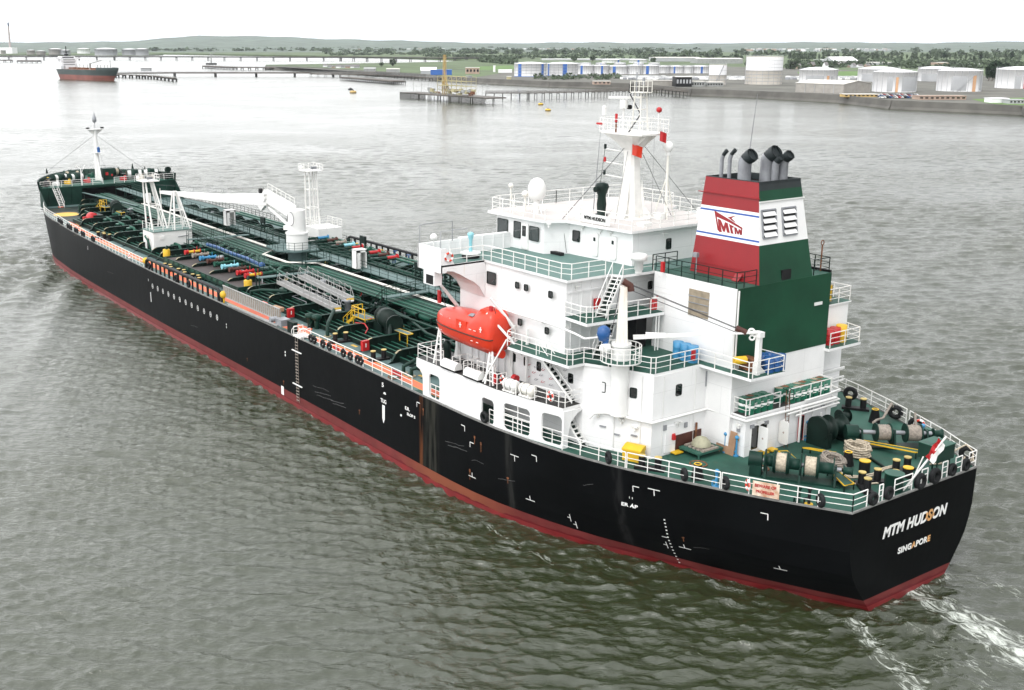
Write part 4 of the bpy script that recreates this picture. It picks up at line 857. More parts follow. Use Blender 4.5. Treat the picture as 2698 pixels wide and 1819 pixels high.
b.tube([(27.9,.5,33.4),(27.9,.5,35.0)],.05,5,1); b.cyl((27.2,.4,34.0),.12,.6,8,1); b.cyl((28.3,.8,33.3),.13,.7,8,2); b.build('topmast', [M['cream'],M['steel'],M['black']], mast)
b = MB(); b.tube([(28.3,.8,33.2),(27.2,.6,31.6),(28.1,1.0,30.1)],.06,5,1); nxt(b); b.tube([(30.9,1.2,30.05),(30.9,1.2,31.6)],.04,5); b.cyl((30.9,1.2,31.4),.2,.5,8); b.sphere((30.9,1.2,32.0),.18,8); nxt(b); b.tube([(29.0,1.6,30.05),(29.0,1.6,31.4)],.08,6,3); b.cyl((29.0,1.6,30.9),.12,.7,8,2); nxt(b)
b.sphere((25.9,-.2,32.0),.24,8,2); b.tube([(25.9,-.2,30.1),(25.9,-.2,32.1)],.06,5); nxt(b); b.cbox((31.7,.9,30.6),(.6,.3,.15),2); build_each(b, 'navigation_light', [M['whiteplain'],M['wire'],M['redp'],M['rust']], mast)
b = MB()
for k, z in enumerate((28.6,27.5,26.4)):
    b.tube([(28.8,my_+.5,z-.2),(30.2,1.6,z)],.06,5); b.cyl((30.2,1.6,z),.12,.4,8,1+k%2); 
b.tube([(30.2,1.6,28.8),(30.5,1.9,24.5)],.02,4,1)
b.build('signal_light_arm', [M['whiteplain'],M['greendk'],M['redp']], mast)
b = MB(); b.tube([(28.4,.6,29.2),(30.3,6.1,22.95)],.03,4); b.tube([(27.5,0,29.2),(24,-3.9,23)],.03,4); b.tube([(28.4,.6,29.0),(25.6,4.6,23)],.02,4); b.tube([(27.5,0,28.5),(25.2,-1.5,23.2)],.025,4); b.tube([(25.9,.2,29.7),(24.9,1.2,23)],.012,3); b.tube([(30.3,6.1,22.9),(29.9,5.9,20.1)],.02,4); b.build('stay_wire', M['wire'], mast)

# ================================================================== provision crane
pc = empty('provision_crane', parent=ship); cx0, cy0 = 16.75, 12.0
b = MB(); b.cyl((cx0,cy0,10.7), .66, 5.3, 22); b.cyl((cx0,cy0,10.62), .68, .1, 22); b.cyl((cx0,cy0,15.9),.74,.2,22); b.tube([(cx0,cy0+.3,10.65),(cx0-.2,cy0,10.2)],.1,5); b.build('pedestal', M['whiteplain'], pc)
b = MB(); b.prism([(cx0+1.5*math.cos(k*math.pi/12), cy0+1.5*math.sin(k*math.pi/12)) for k in range(24)], 14.75, 14.85, 0, 1); b.build('crane_platform', [M['whiteplain'],M['deck']], pc)
b = MB(); b.rail([(cx0+1.46*math.cos(k*math.pi/10), cy0+1.46*math.sin(k*math.pi/10), 14.85) for k in range(20)], 1.1, 3, 3, .035, closed=True); b.build('platform_railing', M['railwhite'], pc)
b = MB(); vs = []
for z, hw_, hd in ((16.1,.50,.42),(20.3,.27,.24)):
    vs += [(cx0+a*hw_, cy0+c*hd, z) for a, c in ((-1,-1),(1,-1),(1,1),(-1,1))]
R45 = Matrix.Rotation(rad(-42), 3, 'Z'); vs = [Vector((cx0,cy0,0))+R45@(Vector(v)-Vector((cx0,cy0,0))) for v in vs]
b.add(vs, [(0,1,5,4),(1,2,6,5),(2,3,7,6),(3,0,4,7),(4,5,6,7),(0,1,2,3)]); b.build('crane_post', M['rustpost'], pc)
tip = Vector((10.2,5.0,17.3)); foot = Vector((16.2,11.4,16.55))
b = MB(); jd = (tip-foot).normalized(); sd_ = Vector((-jd.y,jd.x,0)).normalized()
b.tube([foot+sd_*.35, foot.lerp(tip,.5)+sd_*.2, tip+sd_*.1],.1,4); b.tube([foot-sd_*.35, foot.lerp(tip,.5)-sd_*.2, tip-sd_*.1],.1,4)
for k in range(8): q = foot.lerp(tip,k/8+.05); b.tube([q+sd_*.3,q-sd_*.3],.05,4)
b.torus(tip+Vector((.35,.35,0)),sd_,.2,.07,14,6); b.torus(tip+Vector((.3,.3,-.45)),sd_,.17,.07,14,6); b.cbox(foot.lerp(tip,.18)+Vector((0,0,.12)),(1.4,.5,.2),rz=math.atan2(jd.y,jd.x))
b.build('jib', M['whiteplain'], pc)
head = Vector((16.7,11.95,20.6)); sh = foot.lerp(tip,.82)+Vector((0,0,.35))
b = MB(); b.tube([head+Vector((0,.2,.1)),head+Vector((-.35,-.2,-.2)),head+Vector((-.4,-.25,-.6))],.25,10); b.tube([sh,sh+Vector((-.35,-.35,-.2)),sh+Vector((-.5,-.5,-.3))],.22,8); b.build('sheave_cover', M['brown'], pc)
b = MB()
for o in (.2,-.1): b.tube([head+sd_*o, sh+sd_*o],.028,4)
b.tube([head+Vector((0,0,-.4)), sh+Vector((0,0,-.3))],.03,4); b.tube([head+Vector((0,.5,-.4)),(17.2,12.6,16.6)],.025,4)
b.build('luffing_wire', M['wire'], pc)
b = MB(); b.lathe([(.0,-.6),(.35,-.5),(.5,0),(.45,.4),(.2,.6),(0,.62)],(17.7,12.9,16.7),10); b.tube([(17.6,12.8,16.4),(17.4,12.9,15.3)],[.3,.12],8,0); b.lathe([(.0,-.4),(.35,-.3),(.35,.3),(.2,.45)],(17.3,13.0,15.7),10,1,(1,.4,-.2)); b.build('covered_winch', [M['bluep'],M['whiteplain']], pc)
b = MB(); b.tube([(10.2,4.9,14.1),(10.2,4.9,17.0)],.24,4); b.cbox((10.2,4.9,17.1),(.55,.5,.4)); b.extrude([(10.2,4.9,14.1),(10.2,3.9,14.1),(10.2,4.9,15.0)],(.06,0,0)); b.build('jib_rest', M['whiteplain'], pc)

# ================================================================== hose handling crane amidships
hc = empty('hose_crane', parent=ship)
b = MB(); hx, hy = 91.8, -1.0
b.prism([(96.3,1.4),(92,1.9),(89.8,.5),(89.3,-3.0),(92.5,-4.4),(96.5,-2.6)], 10.25, 10.45); b.tube([(hx,hy,H),(hx,hy,10.3)],1.3,14); b.build('crane_base', M['deckblue'], hc)
b = MB(); b.cyl((hx,hy,10.45),1.45,2.1,20); b.cyl((hx,hy,12.5),1.55,.2,20); b.tube([(hx,hy,12.6),(hx,hy,15.7)],[1.25,1.15],16); b.cyl((hx+.9,hy+1.0,13.0),.5,.5,10); b.build('crane_column', M['whiteplain'], hc)
k1 = Vector((hx+.8,hy+.2,15.4)); k2 = Vector((99.3,-.2,16.9)); tp_ = Vector((134.0,1.6,13.7))
def beam(mb, a, c, w0, h0, w1, h1, mi=0):
    d = (c-a).normalized(); s_ = Vector((-d.y,d.x,0)).normalized(); u_ = d.cross(s_)*-1; u_ = u_ if u_.z > 0 else -u_
    vs = [p+s_*sx_*w_/2+u_*sz_*h_/2 for p, w_, h_ in ((a,w0,h0),(c,w1,h1)) for sx_, sz_ in ((-1,-1),(1,-1),(1,1),(-1,1))]
    mb.add(vs, [(0,1,5,4),(1,2,6,5),(2,3,7,6),(3,0,4,7),(0,1,2,3),(4,5,6,7)], mi)
b = MB(); beam(b, k1, k2, 1.1, 1.5, 1.0, 1.4); b.build('main_boom', M['whiteplain'], hc)
b = MB(); beam(b, k2+Vector((-1.0,0,-.5)), k2+Vector((14,.75,-1.9)), 1.0, 1.6, .85, 1.15); beam(b, k2+Vector((14,.75,-1.9)), tp_, .85, 1.15, .45, .45); b.cyl(k2+Vector((-.6,.7,-.2)),.55,-1.4,14,axis='Y'); b.extrude([k2+Vector((-.8,-.05,-1.2)),k2+Vector((2.2,.1,-1.1)),k2+Vector((.6,0,-2.2))],(0,.5,0)); b.build('jib', M['whiteplain'], hc)
b = MB(); b.tube([(hx+1.0,hy+.5,13.3), k2+Vector((-.6,0,-1.5))],.22,8); b.build('luffing_cylinder', M['whiteplain'], hc)
b = MB(); a_ = k1+Vector((0,.2,1.1)); c_ = k2+Vector((0,.2,.9)); b.ladder(a_, c_, .5, (0,1,0)); b.rail([k1+Vector((0,-.4,.9)), k2+Vector((0,-.4,.8))],.8,2,1.2,.03); b.rail([k2+Vector((0,.3,.7)),k2+Vector((12,.9,-.9)),tp_+Vector((3,0,.4))],.5,1,5,.02,1); b.torus((hx-.4,hy+1.1,14.6),(0,1,0),.9,.04,20,5,1); b.build('boom_ladder', [M['railwhite'],M['wire']], hc)
b = MB(); b.cyl(k2+Vector((.2,.2,.6)),.35,.6,10,axis='Y'); nxt(b); b.cyl(k2+Vector((-.9,.2,.3)),.3,.6,10,1,axis='Y'); build_each(b, 'boom_winch', [M['black'],M['whiteplain']], hc)
b = MB(); b.rail([(96.2,1.3,10.45),(92,1.8,10.45),(89.9,.4,10.45),(89.4,-2.9,10.45),(92.5,-4.2,10.45),(96.3,-2.5,10.45)],1.1,3,1.0,.03,closed=True); b.build('platform_railing', M['green'], hc)

# ================================================================== light towers, deck houses
dh = empty('foam_house', parent=ship)
b = MB(); b.box(113.4,117.6,5.0,10.9,H,10.7); b.build('house_wall', M['whiteplain'], dh)
b = MB(); b.box(113.3,117.7,4.9,11.0,10.7,10.82); b.build('house_roof', M['decklight'], dh)
b = MB(); b.rail([(113.4,5.0,10.8),(113.4,10.9,10.8),(117.6,10.9,10.8),(117.6,5.0,10.8)],1.15,3,1.5,.04,closed=True); b.build('roof_railing', M['railwhite'], dh)
def ltower(name, x, y, z0, z1, wb, wt, lean=(0,0), box=True, parent=dh):
    mb = MB(); C4 = ((-1,-1),(1,-1),(1,1),(-1,1)); P0 = [Vector((x+a*wb,y+c*wb,z0)) for a,c in C4]; P1 = [Vector((x+lean[0]+a*wt,y+lean[1]+c*wt,z1)) for a,c in C4]
    for p, q in zip(P0, P1): mb.tube([p,q],.13,5)
    n = max(2, int((z1-z0)/2.3))
    for k in range(1, n+1):
        t = k/n; r = [p.lerp(q,t) for p,q in zip(P0,P1)]
        for i in range(4): mb.tube([r[i], r[(i+1)%4]],.09,4)
    mb.tube([P0[0].lerp(P0[1],.5), P1[0].lerp(P1[1],.5)],.07,4)
    if box:
        c = Vector((x+lean[0],y+lean[1],z1)); mb.cbox(c+Vector((0,0,.1)),(wt*2+1.6,wt*2+1.4,.12)); mb.rail([c+Vector((a*(wt+.8),e*(wt+.7),.15)) for a,e in C4],.9,2,.9,.04,closed=True); mb.cbox(c+Vector((-wt-.7,.2,.6)),(.3,.9,.4),1); mb.cbox(c+Vector((.6,wt+.7,.6)),(.6,.3,.4))
    return mb.build(name, [M['railwhite'],M['steel']], parent)
ltower('floodlight_tower', 116.6, 9.1, 10.8, 17.6, 1.15, .55, (1.4,.5)); ltower('antenna_tower', 114.7, 6.4, 10.8, 16.2, 1.2, .22, (.4,.3), False)
b = MB(); b.tube([(117.9,8.6,9),(118.3,8.0,14)],.1,4); b.tube([(115.9,8.4,10.8),(117.0,8.2,16.6)],.05,4); b.cbox((117.6,9.8,15.2),(.6,.6,1.4)); b.build('tower_ladder', M['railwhite'], dh)
b = MB(); b.box(116.3,117.0,10.9,10.97,7.75,9.6); b.tube([(114.6,10.95,8.0),(114.6,11.3,9.4),(115.5,11.4,9.9),(116.2,11.1,9.9)],.13,6,1); b.box(115.2,115.9,10.92,11.0,7.7,9.6,2); b.build('house_door', [M['whiteplain'],M['greenpipe'],M['black']], dh)
b = MB(); b.tube([(113.3,5.6,9.9),(113.3,7.2,9.8)],.06,5); b.tube([(113.2,7.2,7.9),(113.2,7.2,8.6),(113.2,8.1,8.6),(113.2,8.1,7.9)],.05,5,1); b.box(113.3,113.4,9.3,9.9,9.6,10.1,2); b.build('house_fittings', [M['steel'],M['rust'],M['whiteplain']], dh)
sh_ = empty('starboard_deck_house', parent=ship)
b = MB(); b.box(103.3,107.6,-14.6,-10.6,H,10.6); b.build('house_wall', M['whiteplain'], sh_)
b = MB(); b.rail([(103.3,-10.6,10.6),(107.6,-10.6,10.6),(107.6,-14.6,10.6),(103.3,-14.6,10.6)],1.15,3,1.4,.04,closed=True); b.build('roof_railing', M['railwhite'], sh_)
ltower('floodlight_tower', 106.9, -11.6, 10.6, 18.8, .75, .6, (.1,.1), True, sh_)
# two white shelters on the catwalk
for x, y in ((76.4,-1.5),(116.2,-2.3)):
    mb = MB(); mb.box(x-.6,x+.6,y-.75,y+.75,12.55,12.65); mb.box(x+.52,x+.6,y-.75,y+.75,10.3,12.6); mb.box(x-.6,x+.6,y-.75,y-.68,10.3,12.6); mb.box(x-.6,x+.6,y+.68,y+.75,10.3,12.6); mb.box(x-.6,x-.53,y+.2,y+.75,10.3,12.6); mb.box(x-.6,x-.53,y-.75,y-.55,10.3,12.6); mb.box(x-.6,x-.53,y-.75,y+.75,12.3,12.6)
    mb.build('catwalk_shelter', M['whiteplain'], ship)
# foremast
fm = empty('foremast', parent=ship); fx, fy = 177.5, -2.3
b = MB(); b.tube([(fx,fy,11.1),(fx,fy,14.6),(fx,fy,21.0)],[.55,.48,.3],12); b.extrude([(fx-.3,fy,11.1),(fx-2.6,fy,11.1),(fx-.3,fy,16.4)],(0,.08,0)); b.build('mast_post', M['whiteplain'], fm)
b = MB(); b.cbox((fx-1.0,fy,16.6),(2.0,1.2,.1)); b.cbox((fx,fy,21.0),(1.2,3.4,.1)); b.extrude([(fx,fy-1.6,21),(fx,fy+1.6,21),(fx,fy,19.6)],(.1,0,0)); b.cbox((fx,fy+1.4,21.25),(.3,.6,.3),1); b.cbox((fx,fy-1.4,21.25),(.3,.6,.3),1); b.build('mast_crosstree', [M['whiteplain'],M['black']], fm)
b = MB(); b.tube([(fx,fy,21),(fx,fy,22.4)],.06,5); b.lathe([(.1,0),(.4,.3),(.45,.8),(.25,1.3),(.1,1.8),(0,2.3)],(fx,fy,22.2),10); b.build('masthead_light', M['steel'], fm)
b = MB(); b.cyl((fx-1.4,fy,16.65),.28,.6,10,0); b.sphere((fx-1.4,fy,17.4),.3,10); b.build('blue_bell', M['bluep'], fm)
b = MB(); b.tube([(fx,fy,20),(184,5.8,12.6)],.03,4); b.tube([(fx,fy,20),(172,-11,12.3)],.03,4); b.tube([(fx,fy,18),(183,-6,12)],.02,4); b.build('stay_wire', M['wire'], fm)
# ================================================================== cargo deck
rng = random.Random(11)
GX = [40.6,46.2,51.5,57.2,62.6,68.0,74.5,80.2,86.0,91.6,97.2,102.8,108.4,111.6,116.9,122.0,127.6,133.2,138.5,144.2,150.0,156.1,161.8,167.8]
def gy(x, sg):
    base = 13.6 if x < 72 else 12.8 if x < 128 else 12.5
    return sg*(base if x < 145 else base-(x-145)*.32)+(0 if sg > 0 else yc(x))
for x in GX:
    mb = MB(); yp = gy(x, 1); ys = gy(x, -1); T = 1.2; z0 = H
    def prof(y0, sg):
        return [(y0, z0), (y0-sg*.2, z0+.06), (y0-sg*.48, z0+.22), (y0-sg*.72, z0+.55), (y0-sg*.95, z0+.92), (y0-sg*1.25, z0+1.14), (y0-sg*1.6, z0+T)]
    A = prof(yp, 1); B_ = prof(ys, -1)
    mb.extrude([(x-.04, y, z) for y, z in A+B_[::-1]], (.08,0,0))
    for P in (A, B_):
        q = [(yy, zz) for yy, zz in P]
        for (a, c), (e, f) in list(zip(q[2:], q[3:])): mb.add([(x-.14,a,c+.02),(x+.14,a,c+.02),(x+.14,e,f+.02),(x-.14,e,f+.02)], [(0,1,2,3)], 1 if H+.8 < c < H+1.16 else 2)  # cream highlight of the bend is painted on the flange
    mb.box(x-.2,x+.2,ys+1.6,yp-1.6,z0+T,z0+T+.05,2)
    for y in (yp-2.4, yp-4.6, yp-7.2, yp-9.6): mb.extrude([(x-.04,y,z0),(x-.75,y,z0),(x-.04,y,z0+T)],(0,.05,0))
    mb.build('deck_girder', [M['greendk'], M['yedge_highlight'], M['green']], ship)
mb = MB()
for k in range(31):
    y = 12.2-k*.8
    for a, c in zip(GX, GX[1:]):
        if abs(y) > 11.4 and a > 130: continue
        if a > 145 and abs(y-yc(a)) > gy(a, 1)-2: continue
        mb.box(a, c, y-.03, y+.03, H, H+.5); mb.box(a, c, y-.13, y+.05, H+.5, H+.54, 1)
mb.build('deck_longitudinals', [M['greendk'], M['greenpipe']], ship)
mb = MB(); mb.box(41,168,-11.5,11.9,H+.006,H+.012); mb.build('tank_deck_paint', M['greendk'], ship)

# pipe bundle down the middle
def pipe(path, r, m, name='deck_pipe', n=7): mb = MB(); mb.tube(path, r, n); return mb.build(name, M[m], ship)
for k, (y, r, m) in enumerate([(3.7,.11,'greenpipe'),(3.3,.07,'green'),(2.9,.14,'greenpipe'),(2.45,.07,'greenpipe'),(2.05,.13,'greenpipe'),(1.65,.08,'green'),(1.3,.13,'greenpipe'),(.9,.07,'greenpipe'),(.55,.09,'green')]):
    if k < 4: pipe([(38,y,9.6),(60,y,9.6),(86.5,y,9.6),(86.5,y+.0,9.6),(88.6,y+1.7,9.6),(92,y+1.7,9.6),(94,y,9.6),(168,y-1.5,9.6)], r, m)
    else: pipe([(36,y,9.65),(84.6-k*.25,y,9.65),(87.5-k*.25,y+3.2,9.65),(93-k*.1,y+3.2,9.65),(96-k*.25,y,9.65),(168,y-1.6,9.65)], r, m)
for y, r in ((.15,.06),(-.2,.08)):
    pipe([(35.5,y,9.75),(84.3,y,9.75),(87,y+3.0,9.75),(94,y+3.0,9.75),(96.5,y,9.75),(150,y-1,9.75)], r, 'cream')
mb = MB()
for k in range(46):
    x = 39+k*2.75; d = 1.6 if 85 < x < 96 else 0
    mb.box(x-.1,x+.1,-.6+d,4.2+d,9.3,9.42); mb.box(x-.1,x+.1,-.5+d,-.3+d,H,9.3); mb.box(x-.1,x+.1,3.9+d,4.1+d,H,9.3); nxt(mb)
build_each(mb, 'pipe_support', M['greendk'], ship)
for y in (5.2, -6.2, -7.1, -8.0): pipe([(41,y,9.1),(80,y,9.1),(86,y,9.2),(150,y*.8-1,9.2)], .13, 'green')
# big loop pipe aft by the house
pipe([(60.8,1.6,9.3),(58.5,3.4,9.2),(54,3.6,9.1),(52.3,2.6,9.1),(49,2.4,9.1),(47.6,3.6,9.1),(40,3.7,9.1),(36,3.7,9.1)], .34, 'greenpipe', n=10)
pipe([(60.5,4.6,9.2),(56,4.7,8.9),(50,6.5,8.8),(44,6.6,8.8)], .16, 'green')
# starboard side lines
for y, z, r in ((-11.8,9.1,.2),(-12.9,9.1,.14),(-13.6,8.9,.14)): pipe([(44,y,z),(70,y,z),(90,y,z),(110,y,z),(135,y*.93-.8,z)], r, 'greenpipe')
for i in range(26):
    x = 52+i*2.1+rng.random(); 
    pipe([(x,-11.8,9.1),(x,-9.5-rng.random()*2,9.1),(x+.2,-8.6,8.6)], .11, 'green')
# pipes running out to the manifold
MX = [103.4,100.7,98.2,95.8,93.5,91.2,88.9,86.6,84.3]
mc = [('redp','yellow'),('ropegrey','ropegrey'),('bluel','bluel'),('brown','brown'),('greenpipe','greenpipe'),('cyan','cyan'),('brown','brown'),('redp','redp'),('redp','yellow')]
for i, x in enumerate(MX):
    pipe([(x+1.5,4.2,9.5),(x+.4,5.4,9.45),(x,6.2,9.35),(x,8.0,9.3)], .2, 'greenpipe')
    mb = MB(); L_ = 1.9; y0 = 8.0; mb.tube([(x,y0,9.3),(x,y0+L_,9.3)],.19,10,1 if i in (0,8) else 0)
    for yy in (y0,y0+.9,y0+L_-.1): mb.cyl((x,yy,9.3),.33 if yy > y0+1 else .3,.12,12,0,axis='Y')
    mb.lathe([(.2,0),(.24,.2),(.34,.3),(.34,.4)],(x,y0+L_,9.3),12,0,(0,1,0)); mb.tube([(x,y0+.5,9.4),(x,y0+.5,10.0)],.05,5,0); mb.box(x-.15,x+.15,y0+.4,y0+1.4,H,9.1,2)
    mb.build('manifold_connection', [M[mc[i][0]], M[mc[i][1]], M['greendk']], ship)
    pipe([(x+1.5,-5.5,9.5),(x,-7.0,9.35),(x,-10.5,9.3)], .2, 'green')
    mb = MB(); mb.tube([(x,-10.5,9.3),(x,-12.2,9.3)],.24,8); mb.cyl((x,-12.2,9.3),.42,.12,10,axis='Y'); mb.build('starboard_manifold_connection', [M[mc[(i*4+2)%9][0]]], ship)
for i in range(9):
    x = 104.6-i*2.3; pipe([(x,3.8+.2*(i%3),9.6),(x-1.6,5.6,9.5),(x-3.5-.3*i,6.3,9.4)], .15, 'greenpipe')
mb = MB(); mb.box(81.6,105.4,8.3,12.5,8.35,8.42,1); mb.box(81.5,105.5,12.45,12.6,7.9,8.62,0); mb.box(81.4,81.55,8.3,12.6,8.2,8.62,0); mb.box(105.4,105.55,8.3,12.6,8.2,8.62,0)
for i in range(12): mb.box(82+i*2.1,82.12+i*2.1,8.5,12.5,H,8.35,0)
mb.build('drip_tray', [M['green'], M['brownmat']], ship)
mb = MB()
for i in range(12): mb.box(84+i*1.8,85.1+i*1.8,12.6,12.66,8.2,8.5); nxt(mb)
build_each(mb, 'tray_label_strip', M['greenpipe'], ship)
# thick black hose rail each side amidships
for sg in (1, -1):
    mb = MB(); y = lambda x: side_y(x, H, sg)-sg*.3
    xs = [104.0,103.7,103,98,92,86,80,79.2,79.0]; zz = [7.7,8.7,9.05,9.05,9.05,9.05,9.05,8.7,7.7]
    mb.tube([(x,y(x),z) for x, z in zip(xs, zz)], .2, 8)
    for i in range(16):
        x = 103.2-i*1.55; mb.box(x-.16 if i%2 else x-.05, x+.16 if i%2 else x+.05, y(x)-.1, y(x)+.1, H, 9.0)
    mb.build('hose_rail', M['black'], ship)
mb = MB()
for x in (104.2, 78.9): mb.sphere((x,15.6,8.6),.45,10); mb.cyl((x,15.6,H),.12,.8,6); nxt(mb)
build_each(mb, 'yellow_ball_vent', M['yellow'], ship)
for (x, y) in ((107.6,11.3),(82.2,10.9)): mb = MB(); mb.lathe([(.5,0),(.5,1.3),(.45,1.4)],(x,y,H+.2),14); mb.tube([(x,y,9.2),(x,y-.2,9.7)],.2,6,1); mb.build('yellow_valve_cover', [M['yellow'],M['green']], ship)
# small black and yellow capped posts in the bay beside the tray
for i in range(3):
    for j, (dx, dy) in enumerate(((0,0),(-1.1,-.3),(-2.6,.2))):
        x = 102.4-i*4.4+dx; y = 13.6+dy-.15*i; mb = MB(); mb.cyl((x,y,H),.24,.65,10,0); mb.cyl((x,y,H+.65),.26,.06,10,1); mb.build('fairlead_post', [M['black'],M['ycap']], ship)
# longitudinal walkway (starboard of the pipes) and cross walks
def walkway(p, q, wd, z, rails=True, name='walkway', post=2.0):
    p, q = Vector((*p, z)), Vector((*q, z)); d = (q-p).normalized(); s_ = Vector((-d.y,d.x,0))*wd/2; mb = MB()
    mb.extrude([p+s_,p-s_,q-s_,q+s_],(0,0,-.1),1)
    if rails:
        for sg in (1,-1): mb.rail([p+s_*sg, q+s_*sg], 1.15, 3, post, .033)
    n = max(1, int((q-p).length/5))
    for i in range(n+1):
        c = p.lerp(q, i/n)
        for sg in (1,-1): mb.tube([c+s_*sg, Vector((c.x+s_.x*sg,c.y+s_.y*sg,H))],.08,4)
    return mb.build(name, [M['green'], M['deckblue']], ship)
walkway((36,-2.2),(89,-2.4),2.2,10.2,name='catwalk'); walkway((96.5,-2.6),(170,-4.2),2.0,10.2,name='catwalk')
walkway((61.0,4.6),(61.0,-1.0),1.0,10.25,name='cross_walk'); walkway((84.0,2.2),(83.8,-1.2),1.0,10.25,name='cross_walk'); walkway((78.8,11.2),(78.3,4.6),1.0,10.15,name='cross_walk'); walkway((108.3,7.8),(107.2,-1.2),.9,10.2,name='cross_walk')
walkway((106.6,6.6),(84.6,7.2),.8,9.9,name='manifold_walk',post=1.4)
walkway((170,3.2),(147,1.0),.5,9.9,False,name='forward_pipe_tray')
mb = MB(); mb.stair((63.0,6.0,H),(61.0,4.6,10.2),.7); mb.build('deck_stair', M['greendk'], ship)
# tall dark posts and pipe frames that rise through the catwalk
for i, x in enumerate((57.0,60.5,66.5,79.0,96.8,107.5,120.0,58.0)):
    mb = MB(); h = (13.2,12.6,12.2,13.6,13.0,12.4,12.0,12.9)[i]; y = -3.9 if i < 7 else -5.2
    mb.tube([(x,y,H),(x,y,h)],.1,4); mb.tube([(x+1,y,H),(x+1,y,h)],.1,4); mb.box(x-.1,x+1.1,y-.15,y+.15,h-.9,h)
    mb.build('vent_post', M['greendk'], ship)
mb = MB(); mb.tube([(103.5,6.9,10.1),(100,6.95,10.2),(95,7.0,10.1),(90.5,7.1,10.2),(86.0,7.2,10.0)],.22,7); mb.sphere((85.8,7.2,10.05),.42,8); mb.build('blue_hose', M['bluep'], ship)

# bollards -----------------------------------------------------------
def bollard(x, y, ang, d=1.15, h=.95, r=.25, cap='ycap', name='double_bollard'):
    mb = MB(); c, s_ = math.cos(ang), math.sin(ang)
    for k in (-.5,.5):
        px, py = x+c*d*k, y+s_*d*k; mb.cyl((px,py,H+.1),r,h-.1,14,0); mb.cyl((px,py,H+h),r*1.06,.07,14,1)
    mb.cbox((x,y,H+.1),(d+1.0,.7,.2),rz=ang); return mb.build(name, [M['black'],M[cap]], ship)
for x, y, a in [(55.7,13.2,1.4),(47.9,13.5,1.5),(130.8,12.9,.5),(128.6,12.7,.4),(13.0,12.4,.6),(13.0,-11.5,.6),(2.2,2.85,-.65),(1.95,.75,.7),(2.64,-2.1,1.45),(70.5,-13.5,0),(52,-13.5,0)]: bollard(x, y, a)
mb = MB(); mb.cyl((4.11,.09,H),.38,.8,18); mb.cyl((4.11,.09,H+.8),.4,.06,18,1); mb.build('single_bollard', [M['black'],M['yellow']], ship)
mb = MB(); mb.cyl((1.75,-1.5,H),.34,.7,18); mb.cyl((1.75,-1.5,H+.7),.36,.06,18,1); mb.build('single_bollard', [M['black'],M['yellow']], ship)
for x, y in ((5.45,.14),(10.17,-9.96),(9.9,10.9)): mb = MB(); mb.lathe([(.46,0),(.28,1.0),(.3,1.08)],(x,y,H),14); mb.torus((x,y,H+1.08),(0,0,1),.24,.05,12,5,1); mb.build('roller_cone', [M['black'],M['yellow']], ship)
for x, y, s_ in [(8.08,11.0,'bluel'),(3.07,8.7,'green'),(2.57,8.3,'black'),(5.6,-9.3,'bluel'),(42.5,12.0,'black')]:
    mb = MB(); mb.cyl((x,y,H),.1,1.0,10); mb.cyl((x,y,H),.28,.1,10,1); mb.sphere((x,y,H+1.15),.17,10); mb.tube([(x,y,H+.5),(x+.35,y,H+.35),(x+.35,y,H)],.07,6); mb.build('deck_vent', [M[s_],M['yellow'] if s_ == 'black' else M[s_]], ship)
for x, y in ((8.58,5.83),(42.24,15.3),(11.68,8.82)): mb = MB(); mb.cyl((x,y,H),.62,.06,20,0); mb.torus((x,y,H+.06),(0,0,1),.6,.06,20,4,1); mb.cbox((x,y,H+.1),(.5,.1,.08),2,.5); mb.build('manhole_cover', [M['deck'],M['rust'],M['whiteplain']], ship)
for x, y in ((62.87,12.82),(61.97,12.5)): mb = MB(); mb.cyl((x,y,H),.28,1.0,10); mb.lathe([(.3,0),(.55,.25),(.55,.55),(.2,.7)],(x,y,H+.9),12); mb.build('deck_vent_head', M['green'], ship)
for p in ([(58.4,13.2,H),(58.4,13.2,8.7),(58.9,12.8,9.0),(63,9.8,9.1)], [(42.9,13.9,H),(42.9,13.9,8.3),(42.7,12.8,8.7),(41.5,9,8.8)], [(41.6,13.9,H),(41.6,13.9,8.3),(41.2,13,8.6),(39,10,8.7)], [(158.5,7.6,H),(158.5,7.6,9.0),(158.0,6.4,9.1),(157.8,-4,9.1)], [(78.6,12.2,H),(78.6,12.2,8.6),(77.8,11.2,8.8),(75.0,9.2,8.9)]):
    pipe(p, .2, 'green', 'bent_deck_pipe'); mb = MB(); mb.cyl(p[0],.42,.1,12); mb.build('yellow_pipe_flange', M['yedge_highlight'], ship)
for x, y in ((67.2,12.9),(50.9,13.2),(146.3,10.4)): mb = MB(); mb.cbox((x,y,H+.75),(.35,.8,1.0),rz=.15); mb.cbox((x-.19,y,H+.8),(.02,.12,.4),1,.15); mb.build('fire_hose_box', [M['redp'],M['whiteplain']], ship)
for x, y in ((64.5,7.2),(75,4.5),(146,2.5),(96.5,8.0),(110,2)): mb = MB(); mb.lathe([(.34,0),(.34,1.7),(.42,1.75),(.42,2.0),(.3,2.1)],(x,y,H),12); mb.tube([(x,y,9.3),(x+.6,y+.4,9.5),(x+.7,y+.5,8.6)],.09,5); mb.build('tank_vent_column', M['steel'], ship)
